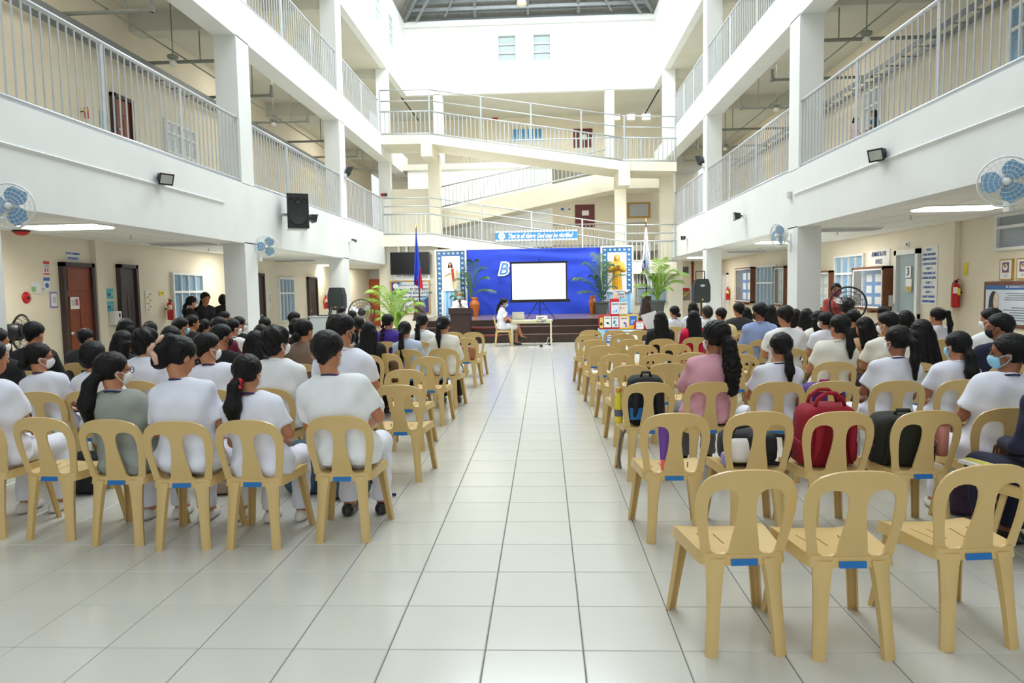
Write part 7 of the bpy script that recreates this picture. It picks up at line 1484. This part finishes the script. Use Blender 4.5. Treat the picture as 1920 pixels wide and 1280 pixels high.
part('strap', MB().tube([(.1, -.06, .2), (.2, -.1, .2), (.24, -.12, .1), (.2, -.13, .02), (.1, -.1, .03)], .016, 7), B_BK, o, smooth=True, local=True); part('strap', MB().tube([(-.15, -.05, .12), (-.1, -.1, .25), (.02, -.1, .27), (.1, -.08, .2)], .01, 6), B_BK, o, smooth=True, local=True); part('keychain', rbox(MB(), (-.16, -.12, .06), (.07, .05, .09), .6), mat('lilac_charm', srgb(160, 150, 215), .4), o, smooth=True, local=True)
x, y = on_chair(1268, 775)
u = thing('umbrella', 'folded purple umbrella with a coral end leaning in the chair back', 'umbrella', (x-.055, y-.19, .445), (-.16, .04, 0)); OFF[u.name] = Vector()
part('sleeve', MB().lathe([(.026, .06), (.03, .08), (.043, .24), (.044, .285), (.03, .305), (.02, .31)], 14).xf(Matrix.Diagonal((1, .55, 1, 1))), mat('violet_sleeve', srgb(110, 62, 160), .55), u, smooth=True, local=True); part('end_cap', MB().lathe([(.018, 0), (.026, .02), (.028, .07), (.02, .07)], 14).xf(Matrix.Diagonal((1, .6, 1, 1))), mat('coral_cap', srgb(240, 95, 85), .45), u, smooth=True, local=True)
x, y = on_chair(1565, 717); backpack('violet backpack with pink straps behind the red backpack', (x, y, .44), .1, (.34, .22, .34), B_PU, B_GY, fab('magenta_strap', (150, 30, 90)), .1)
# bags on the floor of the striped flag side
def floor_bag(label, px, py, size, m, sm, rot=0, strap=True):
    p = at(px, py, Z=0); o = thing('bag', label, 'bag', (p.x, p.y+size[1]/2, 0), rot); OFF[o.name] = Vector()
    part('body', rbox(MB(), (0, 0, size[2]/2), size, .5), m, o, smooth=True, local=True); part('pocket', rbox(MB(), (0, -size[1]*.42, size[2]*.35), (size[0]*.7, size[1]*.3, size[2]*.5), .5), m, o, smooth=True, local=True)
    if strap: part('strap', MB().tube([(size[0]*.4, 0, size[2]*.8), (size[0]*.62, -.05, size[2]*.4), (size[0]*.8, -.08, .02), (size[0]*1.0, -.06, .015)], .012, 6), sm, o, smooth=True, local=True)
    return o
floor_bag('slate blue canvas backpack on the floor between scrunchie and aisle chairs', 566, 930, (.34, .22, .42), B_DN, B_DN)
floor_bag('dark green grey bag on the floor under the aisle end chair', 640, 938, (.40, .25, .20), fab('sage_nylon', (80, 92, 92)), fab('navy_strap', (30, 45, 90)), .1)
floor_bag('taupe padded bag on the floor behind the claw clip chair', 400, 930, (.34, .2, .2), B_BG, B_BG, 0, False)
floor_bag('black backpack on the floor between the empty end chair and cardigan', 150, 930, (.28, .2, .34), B_BK, B_BK, 0, False)
floor_bag('purple patterned bag on the floor under the offices side chairs', 1822, 970, (.24, .2, .24), fab('plum_print', (82, 62, 92)), B_BK, 0, False)
x, y = on_chair(872, 633); o = floor_bag('tan leather handbag on the aisle chair ahead of the cream shirt', 878, 690, (.34, .2, .24), B_BRN, B_DB, 0, False); o.location = (x-.02, y-.02, .43)
x, y = on_chair(721, 671); o = floor_bag('brown leather bag on the chair behind the pale blue shirt', 700, 720, (.34, .2, .3), B_DB, B_DB, 0, False); o.location = (x-.02, y, .43)
# white bottles and papers on empty chairs
for lab, q, dx in (('clear bottle standing on the chair one ahead of the black backpack', (1183, 685), -.02), ('white bottle on the empty chair left of the pink blouse', (1268, 645), .0)):
    x, y = on_chair(*q); b = thing('water_bottle', lab, 'bottle', (x+dx-.1, y, .43)); part('body', MB().lathe([(.03, 0), (.032, .02), (.032, .16), (.015, .21)], 12, OFF[b.name]), mat('clear_bottle', (.8, .85, .87), .15, alpha=.7), b, smooth=True); part('cap', MB().lathe([(.017, .21), (.017, .235), (.005, .236)], 10, OFF[b.name]), M_wframe, b)
for lab, q in (('white papers on the aisle chair, fifth on the offices side', (1130, 648)), ('white papers on the chair beside the seventh aisle chair', (1168, 626))):
    x, y = on_chair(*q); solo('sheet_of_paper', MB().box(x-.12, x+.1, y-.1, y+.15, .44, .446), M_paper, lab, 'paper')
